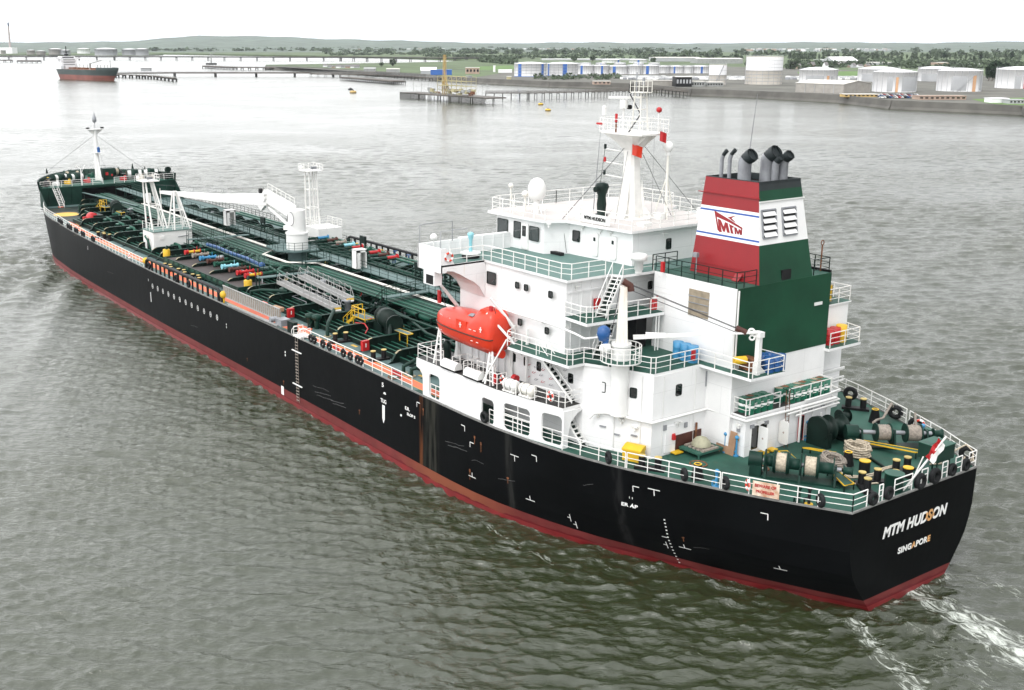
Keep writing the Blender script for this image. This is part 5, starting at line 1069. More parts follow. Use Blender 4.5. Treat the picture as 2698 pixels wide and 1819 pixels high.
# tank hatches
for i, x in enumerate((71.5,77.0,112.5,125,131,136,142,147)):
    for j in range(2):
        y = 8.6-3.2*j-(.0 if x < 100 else .5); mb = MB(); mb.cyl((x,y,H+.4),.55,.7,14); mb.cyl((x,y,H+1.1),.65,.12,14,1); mb.tube([(x,y,9.0),(x-1.2,y-.2,8.9),(x-1.8,y-.2,8.2)],.2,7,1); mb.build('tank_hatch', [M['green'],M['greenpipe']], ship)
for i in range(26):
    x = 44+i*4.6; mb = MB(); y = -5.0-rng.random()*5; mb.cyl((x,y,H+.3),.5,.9,10); mb.cyl((x,y,8.9),.6,.12,10,1); mb.tube([(x,y,9),(x+1,y+1,9.3),(x+1.2,y+2,8.9)],.14,5); mb.build('starboard_tank_fitting', [M['green'],M['greenpipe']], ship)
# valve wheels and small coloured fittings over the starboard side
for i in range(34):
    x = 56+i*1.75+rng.random()*.8; y = -12.6-rng.random()*2.0; z = 8.3+rng.random()*.8; c = rng.choice(['green','greendk','redp','yellow','greenpipe','ropegrey','bluep','greendk','rust','steel'])
    mb = MB(); mb.torus((x,y,z+.3),(rng.random()-.5,rng.random()-.5,1),.28,.05,10,5); mb.tube([(x,y,H),(x,y,z+.3)],.09,5); mb.cbox((x,y,z-.2),(.35,.35,.3),1); mb.build('starboard_valve', [M[c],M['greendk']], ship)

for i in range(70):    # small bore pipes and conduits between the girders
    x = 41+rng.random()*108; y = -11+rng.random()*21; L_ = 3+rng.random()*9; z = 8.3+rng.random()*.9
    if 99 > x > 84 and y > 4: continue
    mb = MB(); dy = (rng.random()-.5)*3 if rng.random() < .5 else 0
    mb.tube([(x,y,H+.3),(x,y,z),(x+L_*.6,y,z),(x+L_*.65,y+dy,z),(x+L_,y+dy,z),(x+L_,y+dy,H+.3)],.05+.04*rng.random(),5)
    mb.build('small_bore_pipe', M[rng.choice(['green','greenpipe','greendk','greenpipe','steel'])], ship)
for i in range(60):
    x = 43+rng.random()*118; y = -10.5+rng.random()*20; z = H+1.0+rng.random()*.6
    if abs(y-yc(x)) > 13-(max(0, x-140)*.3): continue
    mb = MB(); mb.tube([(x,y,H),(x,y,z)],.07,5); mb.torus((x,y,z),(rng.random()-.5,rng.random()-.5,1.2),.22,.035,10,4); mb.cbox((x,y,H+.5),(.3,.3,.4))
    mb.build('deck_valve', M[rng.choice(['green','greendk','greenpipe','green','redp','ycap','steel'])], ship)

# mooring winches --------------------------------------------------------
def winch(c, ang, drums, L_, R_=.95, name='mooring_winch', gm='green', base=True):
    """drums: list of (offset, width, wound?) along the shaft"""
    root = empty(name, parent=ship); cx_, cy_ = c; ax = Vector((math.cos(ang), math.sin(ang), 0)); o = Vector((cx_,cy_,H+1.15)); sd2 = Vector((-ax.y,ax.x,0))
    mb = MB(); mb.tube([o-ax*L_/2, o+ax*L_/2],.16,8)
    mb.build('shaft', M['steel'], root)
    for off, wd, wound in drums:
        p = o+ax*off; mb = MB()
        mb.lathe([(R_,-wd/2-.08),(R_,-wd/2),(R_*.5,-wd/2),(R_*.5,wd/2),(R_,wd/2),(R_,wd/2+.08)], p, 22, 0, ax); dr = mb.build('drum', M[gm], root)
        if wound:
            mb = MB(); n = max(4, int(wd/.14)); pr_ = []
            for k in range(n+1):
                z = -wd/2+wd*k/n; pr_ += [(R_*.80,z),(R_*.85,z+wd/n/2)]
            mb.lathe(pr_[:-1], p, 22, 0, ax); mb.build('wound_rope', M['rope' if wound == 1 else 'ropegrey'], dr)
    mb = MB()
    for off in (-L_/2+.3, L_/2-.3, 0):
        p = o+ax*off; mb.extrude([p+sd2*.7-Vector((0,0,1.15)), p-sd2*.7-Vector((0,0,1.15)), p-sd2*.2+Vector((0,0,.25)), p+sd2*.2+Vector((0,0,.25))], ax*.14); nxt(mb)
    build_each(mb, 'bearing_stand', M[gm], root); mb = MB(); mb.cbox((cx_,cy_,H+.08),(L_,1.2,.15),rz=ang); mb.build('bed_plate', M[gm], root)
    mb = MB(); p = o+ax*(L_/2+.45); mb.cyl(p-ax*.4,.55,.9,14,axis=ax); mb.cbox(p-Vector((0,0,.7)),(.8,.9,.9),rz=ang); mb.build('gearbox', M[gm], root)
    mb = MB(); p = o-ax*(L_/2+.1); mb.lathe([(.4,0),(.26,.15),(.26,.5),(.42,.65)], p-ax*.65, 12, 0, ax); mb.build('warping_head', M[gm], root)
    return root
winch((5.6,5.2), -2.55+math.pi, [(-1.6,.9,0),(-.6,.75,1),(.45,.7,0),(1.35,.7,1),(2.15,.5,0)], 5.2, .80)
winch((5.9,-6.1), rad(-128)+math.pi, [(.9,.95,2),(-1.3,1.0,2)], 5.4, .72)
mb = MB()  # large spooling winch by the house
root = empty('mooring_winch', parent=ship); c = Vector((9.3,-2.9,H+1.2)); ax = Vector((-.25,-1,0)).normalized()
mb = MB(); mb.lathe([(1.0,-1.3),(1.0,-1.2),(.65,-1.2),(.65,-.1),(1.0,-.1),(1.0,0),(.6,0),(.6,1.1),(.9,1.1),(.9,1.2)], c, 22, 0, ax); mb.build('drum', M['greendk'], root)
mb = MB(); mb.cbox(c+Vector((0,1.2,-.7)),(1.9,.5,1.3)); mb.cyl(c+Vector((0,1.2,.2)),.95,.3,18,axis='Y'); nxt(mb); mb.cbox(c+Vector((-.2,-1.3,-.6)),(1.4,.4,1.6)); mb.lathe([(.55,0),(.55,.1),(.3,.1),(.3,.8),(.55,.8)], c+Vector((.3,-1.5,.5)), 14, 0, ax); build_each(mb, 'bearing_stand', M['greendk'], root)
def big_winch(x, y, m='greendk'):
    root = empty('deck_winch', parent=ship); c = Vector((x,y,H+2.0))
    mb = MB(); mb.lathe([(.9,-2.4),(.9,-2.2),(.45,-2.2),(.45,-1.4),(.95,-1.4),(.95,-.1),(1.0,-.1),(1.0,.9),(.5,.9),(.5,1.6),(.95,1.6),(.95,1.8)], c, 18, 0, (.95,-.25,0)); mb.build('drum', M[m], root)
    mb = MB(); mb.lathe([(.47,-2.15),(.47,-1.45)], c, 14, 0, (.95,-.25,0)); mb.lathe([(.52,.95),(.52,1.55)], c, 14, 0, (.95,-.25,0)); mb.build('wound_rope', M['ropegrey'], root)
    mb = MB(); mb.cbox(c+Vector((-1.9,.4,-1.0)),(.8,1.6,1.9)); mb.cbox(c+Vector((1.4,-.3,-1.2)),(1.6,1.4,1.4)); mb.cbox(c+Vector((0,0,-1.9)),(5,1.9,.3)); mb.tube([c+Vector((-2.0,1.0,0)),c+Vector((-2.9,1.6,-.9))],.2,6); mb.build('winch_frame', M['greendk'], root)
    mb = MB(); mb.box(x+2.6,x+5.2,y-.1,y+1.2,H+1.45,H+1.55,1)
    mb.rail([(x+2.6,y+1.2,H+1.5),(x+5.2,y+1.2,H+1.5),(x+5.2,y-.1,H+1.5)],1.05,2,1.3,.045); mb.tube([(x+2.6,y-.1,H+1.5),(x+5.2,y-.1,H+1.5),(x+5.2,y+1.2,H+1.5),(x+2.6,y+1.2,H+1.5),(x+2.6,y-.1,H+1.5)],.07,4)
    for a_, b_ in ((2.7,1.1),(5.1,1.1)): mb.tube([(x+a_,y+b_,H),(x+a_,y+b_,H+1.5)],.05,4)
    mb.stair((x+6.6,y+1.3,H),(x+5.2,y+.6,H+1.5),.7); mb.build('winch_platform', [M['yellow'],M['deckblue']], root)
    mb = MB(); mb.box(x-5.0,x-2.6,y+.2,y+.9,H+1.45,H+1.52,1); mb.tube([(x-5,y+.2,H+1.5),(x-2.6,y+.2,H+1.5),(x-2.6,y+.9,H+1.5),(x-5,y+.9,H+1.5),(x-5,y+.2,H+1.5)],.06,4); mb.tube([(x-4.9,y+.8,H),(x-4.9,y+.8,H+1.5)],.05,4); mb.tube([(x-3.5,y+.8,H),(x-3.5,y+.8,H+1.5)],.05,4); mb.build('winch_side_platform', [M['yellow'],M['deckblue']], root)
big_winch(54.6, 8.2); big_winch(150.5, 3.6)
mb = MB(); mb.tube([(57.5,10.4,8.9),(56.9,9.6,8.8),(55.6,10.0,8.6),(54.8,10.8,8.4)],.07,5); mb.tube([(60,9,9),(57,8.6,9.2)],.05,4); mb.build('red_hose', M['redp'], ship)
mb = MB(); mb.lathe([(.0,-.7),(.9,-.6),(.95,.5),(.0,.7)], (145.8,9.4,H+1.0), 14, 0, (1,.2,0)); mb.cbox((145.8,8.6,H+.8),(2.2,1.6,1.4),1); mb.build('hose_reel', [M['redp'],M['greendk']], ship)
mb = MB()     # platform of the poop dome
mb.box(12.2,15.2-1.0,5.6,8.2,H+.35,H+.5); 
for x, y in ((12.3,8.1),(14.1,8.1),(12.3,5.7)): mb.tube([(x,y,H),(x,y,H+.4)],.07,4)
mb.build('hatch_platform', M['deck'], ship)
def plat(pts, z, name='yellow_edged_platform'):
    mb = MB(); P = [Vector((*p, z)) for p in pts]; mb.extrude(P,(0,0,-.08),1); Q = P+[P[0]]; mb.tube(Q,.06,4,0)
    for p in P: mb.tube([p, Vector((p.x,p.y,H))],.05,4,2)
    mb.build(name, [M['yellow'],M['deck'],M['greendk']], ship)
plat([(5.1,2.9),(5.0,2.3),(2.5,3.6),(2.6,4.5)], H+.45); plat([(7.8,-3.6),(7.2,-4.3),(3.3,-6.0),(3.5,-5.2)], H+.5); plat([(9.6,2.6),(9.3,2.0),(7.6,2.9),(7.9,3.5)], H+.35); plat([(9.0,.6),(8.6,.2),(7.0,-.6),(7.4,-.1)], H+.4)
mb = MB(); mb.tube([(7.6,-3.4,H+.12),(2.2,-.9,H+.12)],.11,5); mb.build('deck_pipe', M['greendk'], ship)
mb = MB(); mb.lathe([(.62,0),(.62,1.15),(.66,1.2)],(.95,1.4,H),20); mb.cyl((.95,1.4,H+1.2),.66,.05,20,1); mb.build('green_tank', [M['green'],M['greenpipe']], ship)
mb = MB()
for x, y in ((.5,-2.9),(.5,-4.4),(1.7,-2.9),(1.7,-4.4)): mb.tube([(x,y,H),(x,y,H+1.3)],.06,4)
mb.box(.3,1.9,-4.6,-2.7,H+1.25,H+2.3); mb.box(.25,1.07,-4.65,-2.65,H+2.3,H+2.36,1); mb.box(1.11,1.95,-4.65,-2.65,H+2.3,H+2.36,1); mb.build('raised_green_locker', [M['green'],M['greenpipe']], ship)
mb = MB(); mb.box(4.4,5.0,-8.9,-8.4,H,H+1.3); mb.build('green_deck_box', M['greenpipe'], ship)
mb = MB()    # chocks set in the rail
for x, sg in ((15.23,1),(9.86,1),(7.2,1),(14.84,-1),(9.63,-1),(6.84,-1),(1.0,-1)):
    pass
# ensign staff
mb = MB(); mb.tube([(.5,.95,H),(-1.4,-.35,H+4.2)],.07,6); mb.tube([(.5,.3,H),(-.2,.1,H+2.5)],.05,5); mb.build('ensign_staff', M['railwhite'], ship)

# ================================================================== forecastle
fc = empty('forecastle', parent=ship)
def fedge(z, sg, ins=.1, x0=170.6):
    u0 = (x0-150)/(xstem(z)-150); return [(bowpt(u, z)[0]-ins*(u > .8), sg*(bowpt(u, z)[1]-ins)+yc(bowpt(u, z)[0])) for u in [u0+(1-u0)*t for t in (0,.15,.3,.45,.6,.75,.86,.94,.99)]]
mb = MB(); pol = fedge(11.1, 1, .25)+fedge(11.1, -1, .25)[::-1]; mb.prism(pol, 10.98, 11.1); mb.build('forecastle_deck', M['deck'], fc)
mb = MB(); yl = side_y(170.6, 11, 1)-.15; yr = side_y(170.6, 11, -1)+.15
mb.box(170.5,170.65,3.2,yl,H,11.0); mb.box(170.5,170.65,yr,-6.5,H,11.0); mb.box(170.5,170.65,-6.5,3.2,10.6,11.0); mb.box(174.5,174.6,-6.5,3.2,H,11); mb.box(170.6,174.5,3.1,3.2,H,11)
for y in (yl-1.6, 5.2): mb.box(170.35,170.5,y-.04,y+.04,H,11)
mb.extrude([(170.5,yl-.05,H),(170.5,yl-.05,11),(166.0,yl-.1,H)],(0,.08,0)); mb.extrude([(170.5,yr+.05,H),(170.5,yr+.05,11),(166.0,yr+.1,H)],(0,-.08,0))
mb.build('forecastle_bulkhead', M['green'], fc)
mb = MB(); mb.box(174.3,174.45,-6.4,3.1,H,11); mb.build('recess_shade_sheet', M['black'], fc)  # black sheet before the back wall stands for the shade inside
mb = MB(); mb.rail([(170.7,yl-.2,11.1),(170.7,-1.0,11.1)],1.15,3,2.0,.045); mb.rail([(170.7,-3.2,11.1),(170.7,yr+.2,11.1)],1.15,3,2.0,.045); mb.build('forecastle_railing', M['railwhite'], fc)
mb = MB(); mb.stair((167.6,7.9,H),(170.3,8.3,11.0),.9); mb.build('forecastle_stair', M['railwhite'], fc)
def fwinch(x, y, ang, m='greendk', w=1):
    root = empty('anchor_winch', parent=fc); ax = Vector((math.cos(ang),math.sin(ang),0)); c = Vector((x,y,12.15))
    mb = MB(); mb.lathe([(.85,-1.7),(.85,-1.6),(.4,-1.6),(.4,-.9),(.85,-.9),(.85,-.2),(.95,-.2),(.95,.4),(.4,.4),(.4,1.2),(.85,1.2),(.85,1.3)], c, 16, 0, ax); mb.build('drum', M['green'], root)
    mb = MB(); mb.lathe([(.62,-1.55),(.62,-.95)], c, 14, 0, ax); mb.lathe([(.62,.45),(.62,1.15)], c, 14, 0, ax); mb.build('wound_rope', M['letter' if w else 'rope'], root)
    mb = MB(); mb.cbox(c+ax*1.9-Vector((0,0,.5)),(.8,1.2,1.2),rz=ang); mb.cbox(c-Vector((0,0,.95)),(4.2,1.2,.25),rz=ang); mb.build('winch_frame', M['greendk'], root)
fwinch(176.6,5.6,1.9); fwinch(176.2,2.6,1.9); fwinch(175.6,-8.8,1.3); fwinch(175.2,-12.0,1.3); fwinch(181,2.0,1.6,w=0); fwinch(181,-6,1.6,w=0)
mb = MB(); mb.box(176.9,179.0,-5.3,-3.2,11.1,13.3); mb.build('forecastle_hatch_house', M['green'], fc)
mb = MB(); mb.cbox((176.85,-3.9,12.3),(.1,.5,.6)); mb.cbox((176.85,-4.9,12.0),(.1,.3,.4)); mb.build('red_locker', M['redp'], fc)
for x, y in ((172.5,9.4),(173.6,8.8),(174.2,-13.0),(173.0,-13.8),(171.8,-14.0),(183,4),(185,1.6),(185,-5.6),(182,-8.4)):
    mb = MB(); mb.torus((x,y,11.75),(.3,1 if y > -2 else -1,0),.42,.17,14,6); mb.cbox((x,y,11.3),(.9,.5,.4)); mb.cyl((x-.8,y,11.1),.25,.8,8); mb.build('fairlead', M['black'], fc)
for x, y, c in [(179,7,'yellow'),(174,4.4,'yellow'),(174,-6.5,'redp'),(176,-7.6,'ropegrey'),(173.5,-9.8,'rope'),(173,6.9,'whiteplain'),(174.5,.5,'redp'),(180,-9,'rust'),(183,-3,'greenpipe'),(172.6,-11.6,'rope'),(178,-10.6,'rust'),(175,8,'ropegrey')]:
    mb = MB(); mb.lathe([(.35,0),(.35,.6),(.2,.8),(.25,1.0)],(x,y,11.1),9); mb.cbox((x+.7,y+.3,11.4),(.8,.7,.6),rz=rng.random()); mb.build('deck_fitting', M[c], fc)
mb = MB(); mb.tube([(171.0,3.0,11.1),(171.0,3.0,14.2),(171.3,3.8,14.8)],.12,6); mb.tube([(171,3,13.2),(171.6,2.0,14.9)],.04,4); mb.build('forecastle_davit', M['whiteplain'], fc)
mb = MB(); mb.tube([(184.4,5.6,12.3),(184.2,5.7,13.3)],[.25,.05],6); mb.tube([(180.4,-10.4,12.3),(180.4,-10.4,13.6)],[.3,.06],6); mb.tube([(177.8,-12.0,12.3),(177.8,-12.0,13.2)],[.2,.05],6); mb.build('bulwark_post', M['greendk'], fc)
mb = MB(); mb.cyl((171.8,-14.6,12.9),.6,.5,14,axis='X'); mb.cbox((171.8,-14.4,12.1),(.8,.8,.9)); mb.build('bulwark_roller', M['greendk'], fc)
# hull gangway door platform aft of the ladder
mb = MB(); mb.box(58.9,60.4,14.9,16.2,H+.1,H+.25); mb.rail([(58.8,15.0,H),(58.8,16.1,H)],1.1,3,1,.035); mb.rail([(60.4,15.0,H),(60.4,16.1,H)],1.1,3,1,.035); mb.torus((60.3,15.9,8.2),(1,0,0),.5,.04,14,4); mb.torus((59.0,15.9,8.2),(1,0,0),.5,.04,14,4); mb.cbox((61.6,15.6,H+.7),(1.3,.5,1.2),1,.05); mb.cyl((61.2,15.95,8.5),.25,.06,10,2,axis='Y'); mb.build('boarding_gate', [M['railwhite'],M['greendk'],M['black']], ship)
mb = MB(); mb.box(40.2,42.0,15.75,15.82,H+.55,H+.95,0); mb.build('red_rail_board', M['redp'], ship)
# ================================================================== loose things on board (each its own object)
def ordn(i): return ['first','second','third','fourth','fifth','sixth','seventh','eighth','ninth','tenth','eleventh','twelfth','thirteenth','fourteenth','fifteenth','sixteenth','seventeenth','eighteenth'][i]
# lifeboat, built about its own middle, bow towards the ship's bow
lb = empty('lifeboat', (31.9,14.5,14.35), label='orange enclosed lifeboat hanging from white davits below the bridge wing', cat='lifeboat')
ST = [(-4.2,.8,.9,.6),(-4.15,1.1,1.75,1.05),(-3.8,1.26,2.3,1.25),(-2.4,1.36,2.3,1.35),(-1.7,1.4,1.6,1.35),(-.8,1.42,1.55,1.35),(.8,1.4,1.5,1.3),(2.2,1.28,1.4,1.2),(3.2,1.0,1.2,1.05),(3.9,.62,.85,.75),(4.25,.2,.4,.3)]
def lring(x, w_, zt, zb, up):
    P = []
    n = 8
    for k in range(n+1):
        th = math.pi*k/n
        c = math.cos(th); s_ = math.sin(th)
        if up: P.append((x, w_*math.copysign(abs(c)**.6, c), zt*s_**.75))
        else: P.append((x, w_*math.copysign(abs(c)**.7, c), -zb*s_**.9))
    return P
def loft(rows, mb, mi=0):
    n = len(rows[0]); mb.add([p for r in rows for p in r], [(i*n+j,i*n+j+1,(i+1)*n+j+1,(i+1)*n+j) for i in range(len(rows)-1) for j in range(n-1)], mi, True)
    mb.add(rows[0], [tuple(range(n))], mi); mb.add(rows[-1], [tuple(range(n))[::-1]], mi)
mb = MB(); loft([lring(x, w_, zt, zb, False) for x, w_, zt, zb in ST], mb); mb.tube([(-4.2,0,-.7),(-3.8,0,-1.5),(-1.0,0,-1.45),(1.5,0,-1.25)],.12,5); mb.tube([(-4.4,0,-1.25),(-3.6,0,-1.3)],.34,12); mb.build('boat_hull', M['orange'], lb)
mb = MB(); loft([lring(x, w_*.97, zt, zb, True) for x, w_, zt, zb in ST], mb); mb.build('canopy', M['orange'], lb)
mb = MB(); mb.tube([(x, w_+.03, 0) for x, w_, _, _ in ST],.06,5); mb.tube([(x, -w_-.03, 0) for x, w_, _, _ in ST],.06,5); mb.build('gunwale_fender', M['brown'], lb)
mb = MB()
for x in (-3.3,): mb.extrude([(x-.3,1.02,1.25),(x+.3,1.05,1.25),(x+.25,.86,1.6),(x-.22,.84,1.6)],(0,.1,.05))
mb.extrude([(-1.8,1.0,1.45),(-1.1,1.0,1.4),(-1.2,.7,1.58),(-1.7,.7,1.62)],(0,.05,.06)); mb.build('boat_window', M['steel'], lb)
mb = MB(); mb.box(-1.3,.1,1.3,1.36,.15,1.0); mb.build('boat_hatch', M['orange'], lb)
mb = MB()
for i in range(9): mb.cbox((-2.8+i*.75,1.34-.004*i*i,-.42-.01*i),(.26,.03,.05))
for x, z in ((-.55,.6),(-3.3,.75)): mb.cbox((x,1.40,z),(.07,.04,.45)); mb.cbox((x,1.40,z+.02),(.3,.04,.07))
for i in range(5): mb.cbox((1.1+i*.4,1.22-.05*i,.78),(.2,.05,.04)); 
for x in (-2.5,-1.9): mb.cbox((x,1.40,.5),(.3,.03,.05))
mb.tube([(1.2,.72,1.22),(2.3,.62,1.12),(2.3,.45,1.22),(1.2,.5,1.35),(1.2,.72,1.22)],.025,4); mb.build('boat_markings', M['letter'], lb)
mb = MB(); mb.tube([(-3.9,.5,1.85),(-3.9,.5,2.05),(-2.2,.5,2.1),(-2.0,.5,1.6)],.03,4); mb.tube([(-3.9,-.5,1.85),(-3.9,-.5,2.05),(-2.2,-.5,2.1),(-2.0,-.5,1.6)],.03,4); mb.build('canopy_handrail', M['steel'], lb)
# davits (fixed to the ship)
dv = empty('boat_davit', parent=ship)
for x in (35.2, 28.0):
    mb = MB()
    mb.tube([(x-.9,15.7,10.8),(x+.2,15.0,14.0)],.10,5); mb.tube([(x-.1,15.9,10.8),(x+.3,15.0,14.0)],.09,5)
    for k in range(5): t = k/5+.1; mb.tube([Vector((x-.9,15.7,10.8)).lerp(Vector((x+.2,15.0,14.0)),t), Vector((x-.1,15.9,10.8)).lerp(Vector((x+.3,15.0,14.0)),t)],.06,4)
    mb.tube([(x,13.3,10.8),(x,13.3,15.2)],.22,4); mb.extrude([(x+.5,13.3,10.8),(x-.5,13.3,10.8),(x,13.3,12.6)],(0,.1,0))
    mb.build('davit_frame', M['whiteplain'], dv)
    mb = MB(); mb.tube([(x-.4,13.2,15.0),(x,14.2,16.4),(x+.5,15.0,17.6)],[.17,.16,.11],5); mb.cbox((x+.4,15.0,16.4),(.3,.2,1.1),1); mb.build('davit_arm', [M['whiteplain'],M['redp']], dv)
mb = MB(); mb.tube([(28.6,15.3,16.4),(26.8,14.2,14.4),(26.2,13.6,13.2)],.11,5); mb.tube([(26.6,14.8,14.6),(28.2,15.9,10.9)],.07,5); mb.tube([(25.9,13.3,10.8),(25.9,13.3,15.4)],.12,4); mb.cyl((26.0,14.2,11.4),.3,.4,12,1,axis='X'); mb.build('davit_brace', [M['whiteplain'],M['redp']], dv)
mb = MB(); mb.tube([(27.8,15.2,17.0),(28.2,14.5,15.9)],.03,4); mb.tube([(35.3,15.2,17.4),(35.3,14.5,15.4)],.03,4); mb.build('boat_fall', M['wire'], dv)

def single(name, mb, mats, org, label, cat, group=None):
    o = mb.build(name, mats, None, origin=org); return tag(o, label, cat, group)
# life rafts in white canisters
for i, (x, y) in enumerate(((24.95,15.6),(23.25,15.35))):
    r = empty('life_raft_canister', (x,y,11.45), rad(6), ['white life raft canister on the raft deck edge, forward of the yellowed one','yellowed white life raft canister on the raft deck edge, nearest the lifebuoy'][i], 'life raft', 'life raft canisters on the raft deck')
    mb = MB(); mb.lathe([(0,-.75),(.3,-.72),(.42,-.6),(.44,-.2),(.46,0),(.44,.2),(.42,.6),(.3,.72),(0,.75)], (0,0,0), 18, 0, (1,0,0)); mb.build('canister_shell', M['whiteplain' if i == 0 else 'cream'], r)
    mb = MB(); 
    for q in (-.3,.3): mb.torus((q,0,0),(1,0,0),.45,.02,18,4)
    mb.build('strap', M['greendk'], r); mb = MB(); mb.cbox((0,0,-.5),(1.3,.7,.12)); mb.cbox((-.4,0,-.4),(.1,.8,.3)); mb.cbox((.4,0,-.4),(.1,.8,.3)); mb.build('cradle', M['railwhite'], r)
for i, (x, y) in enumerate(((32.6,15.85),(29.4,15.85))):
    r = empty('embarkation_ladder_box', (x,y,10.85), 0, ['white rounded storage box on the raft deck edge under the lifeboat bow','white rounded storage box on the raft deck edge under the lifeboat stern'][i], 'storage box', 'rounded boxes on the raft deck')
    mb = MB(); mb.extrude([(-1.0,.42*math.cos(t*math.pi/8),.15+.62*math.sin(t*math.pi/8)) for t in range(9)],(2.0,0,0)); mb.build('box_cover', M['whiteplain'], r)
    mb = MB(); mb.cbox((0,0,.06),(2.0,.8,.14)); mb.build('box_base', M['black'], r)
mb = MB(); mb.lathe([(.3,0),(.4,.6),(.32,1.1),(.42,1.5),(.2,1.8),(.05,1.85)],(0,0,0),9); single('covered_pump', mb, M['greendk'], (0,0,0), 'dark green canvas covered equipment standing on the raft deck forward of the lifeboat', 'covered equipment').location = (35.0,14.6,10.8)

# lifebuoys
LBP = [((5.95,10.35,8.35),(.49,.87,0),'orange lifebuoy on the poop railing beside the rusty notice board'),
       ((20.85,15.1,11.5),(.1,1,0),'orange and white lifebuoy on the raft deck railing below the aft staircase'),
       ((31.7,16.8,20.6),(-1,.2,0),'orange and white lifebuoy behind the bridge wing railing'),
       ((6.4,-10.1,8.5),(-.5,.85,0),'red lifebuoy on the far starboard poop railing'),
       ((110.4,15.7,8.3),(0,1,0),'small red lifebuoy on the port deck railing forward of the hose rail'),
       ((26.2,15.5,11.5),(.2,1,0),'red and white lifebuoy by the davit winch on the raft deck')]
for p, ax_, lab in LBP:
    mb = MB(); mb.torus((0,0,0), ax_, .32, .085, 24, 8, 0, 1, 4); mb.torus((0,0,0), ax_, .42, .015, 20, 4, 1)
    o = mb.build('lifebuoy', [M['orange'],M['letter']], None); o.location = p; tag(o, lab, 'lifebuoy', 'lifebuoys on the ship railings')
# tyre fenders hung on the railings
def tyre(p, ax_, R_, lab, grp):
    mb = MB(); mb.torus((0,0,0), ax_, R_*.68, R_*.32, 22, 8); o = mb.build('tyre_fender', M['rubber'], None); o.location = p; return tag(o, lab, 'tyre', grp)
nrmA = (.42,.9,0)
for i, (x, lab) in enumerate([(15.25,'black tyre hanging on the port poop railing beside the yellow box'),(9.9,'black tyre hanging on the port poop railing beside the roller cone'),(7.25,'black tyre hanging on the port poop railing forward of the lifebuoy'),(1.75,'black tyre on the port poop railing nearest the stern corner'),(27.4,'black tyre hanging in the tall narrow opening of the white side wall')]):
    tyre((x, side_y(x)-.05, H+.6), nrmA if x < 20 else (0,1,0), .5, lab, 'tyres hanging on the poop railings')
for i, (y, lab) in enumerate([(4.95,'black tyre at the stern rail nearest the port corner'),(3.25,'black tyre at the stern rail, second from the port corner'),(-.35,'large black tyre at the stern rail above the letter H of the ship name'),(-2.1,'large black tyre at the stern rail in front of the green locker'),(-4.2,'black tyre hanging on the stern rail beside the green locker'),(-5.9,'black tyre at the stern rail nearest the starboard corner')]):
    tyre((.1,y,H+.5), (1,0,0), .5 if abs(y+1.2) > 1.2 else .62, lab, 'tyres along the stern rail')
for i, (x, y, lab) in enumerate([(14.6,-13.0,'large black tyre standing on the starboard deck edge nearest the house'),(9.5,-11.7,'large black tyre on the starboard deck edge with rope over it, middle one'),(6.8,-10.3,'large black tyre on the starboard deck edge nearest the red lifebuoy'),(1.0,-7.6,'black tyre at the starboard stern corner with rope through it')]):
    tyre((x,y,H+.7), (.45,-.9,0), .6, lab, 'tyres on the starboard poop edge')
FT = [56.8,56.1,54.3,53.0,50.2,48.9,47.5,46.9]
for i, x in enumerate(FT): tyre((x, side_y(x)-.1, H+.6), (0,1,0), .45, 'black tyre on the port railing aft of the boarding gate, %s from the gate' % ordn(i), 'tyres on the port railing amidships')
for i, x in enumerate([102.3,92.5,88.5]): tyre((x, side_y(x)-.1, H+.6), (0,1,0), .5, ['black tyre under the black hose rail, the forward one','black tyre under the black hose rail, middle one','black tyre under the black hose rail, the aft one'][i], 'tyres under the hose rail')
for i, x in enumerate([149.3,147.9,146.7,142.4,141.2,140.1,137.6,136.4,133.7,132.6,128.0,127.2]): tyre((x, side_y(x)-.05, H+.6), (0,1,0), .45, 'dark tyre on the forward port railing, %s from the bow' % ordn(i), 'tyres on the forward port railing')
mb = MB(); 
for dx in (0,.55): mb.torus((dx,0,0),(0,1,0),.2,.09,12,5)
o = mb.build('red_valve_wheel', M['redp'], None); o.location = (51.6,15.9,8.3); tag(o, 'pair of red hand wheels on the port railing between the tyres', 'hand wheel')

# drums
def drum(x, y, z, m, top, lab, grp, h=1.12, r=.34, bandm=None, name='oil_drum'):
    mb = MB(); mb.lathe([(r,0),(r,h*.32),(r*1.03,h*.34),(r,h*.36),(r,h*.64),(r*1.03,h*.66),(r,h*.68),(r,h),(r*.94,h),(r*.94,h-.03)],(0,0,0),18,0)
    if bandm: mb.lathe([(r*1.01,h*.44),(r*1.012,h*.60)],(0,0,0),18,1)
    mb.cyl((0,0,h-.04),r*.93,.02,18,2)
    o = mb.build(name, [M[m],M[bandm or m],M[top]], None); o.location = (x,y,z); return tag(o, lab, 'drum', grp)
k = 0
for row in range(2):
    for col_ in range(4):
        x = 11.25+.62*row*1.0-.1; y = 4.3-col_*.7
        if row == 1: x = 11.72
        else: x = 11.1
        drum(x, y, 10.8, 'gdrum', 'rust' if (col_+row)%2 == 0 and col_ < 2 else 'gdrum', '%s drum, %s from the port end of the %s row' % (('rusty lidded green','green lidded green')[0 if (col_+row)%2 == 0 and col_ < 2 else 1], ordn(col_), 'front' if row == 0 else 'back'), 'green drums at the port end of the platform', bandm='letter'); k += 1
for row in range(2):
    for col_ in range(8):
        x = 11.15 if row == 0 else 11.75; y = .25-col_*.69
        if row == 0 and col_ == 0: continue
        drum(x, y, 10.8, 'gdrum', ('rust','grime','gdrum')[(col_*2+row)%3], '%s lidded green drum in the long stack, %s from port in the %s row' % (('rusty','brown','green')[(col_*2+row)%3], ordn(col_), 'front' if row == 0 else 'back'), 'green drums in the long stack on the platform', bandm='letter')
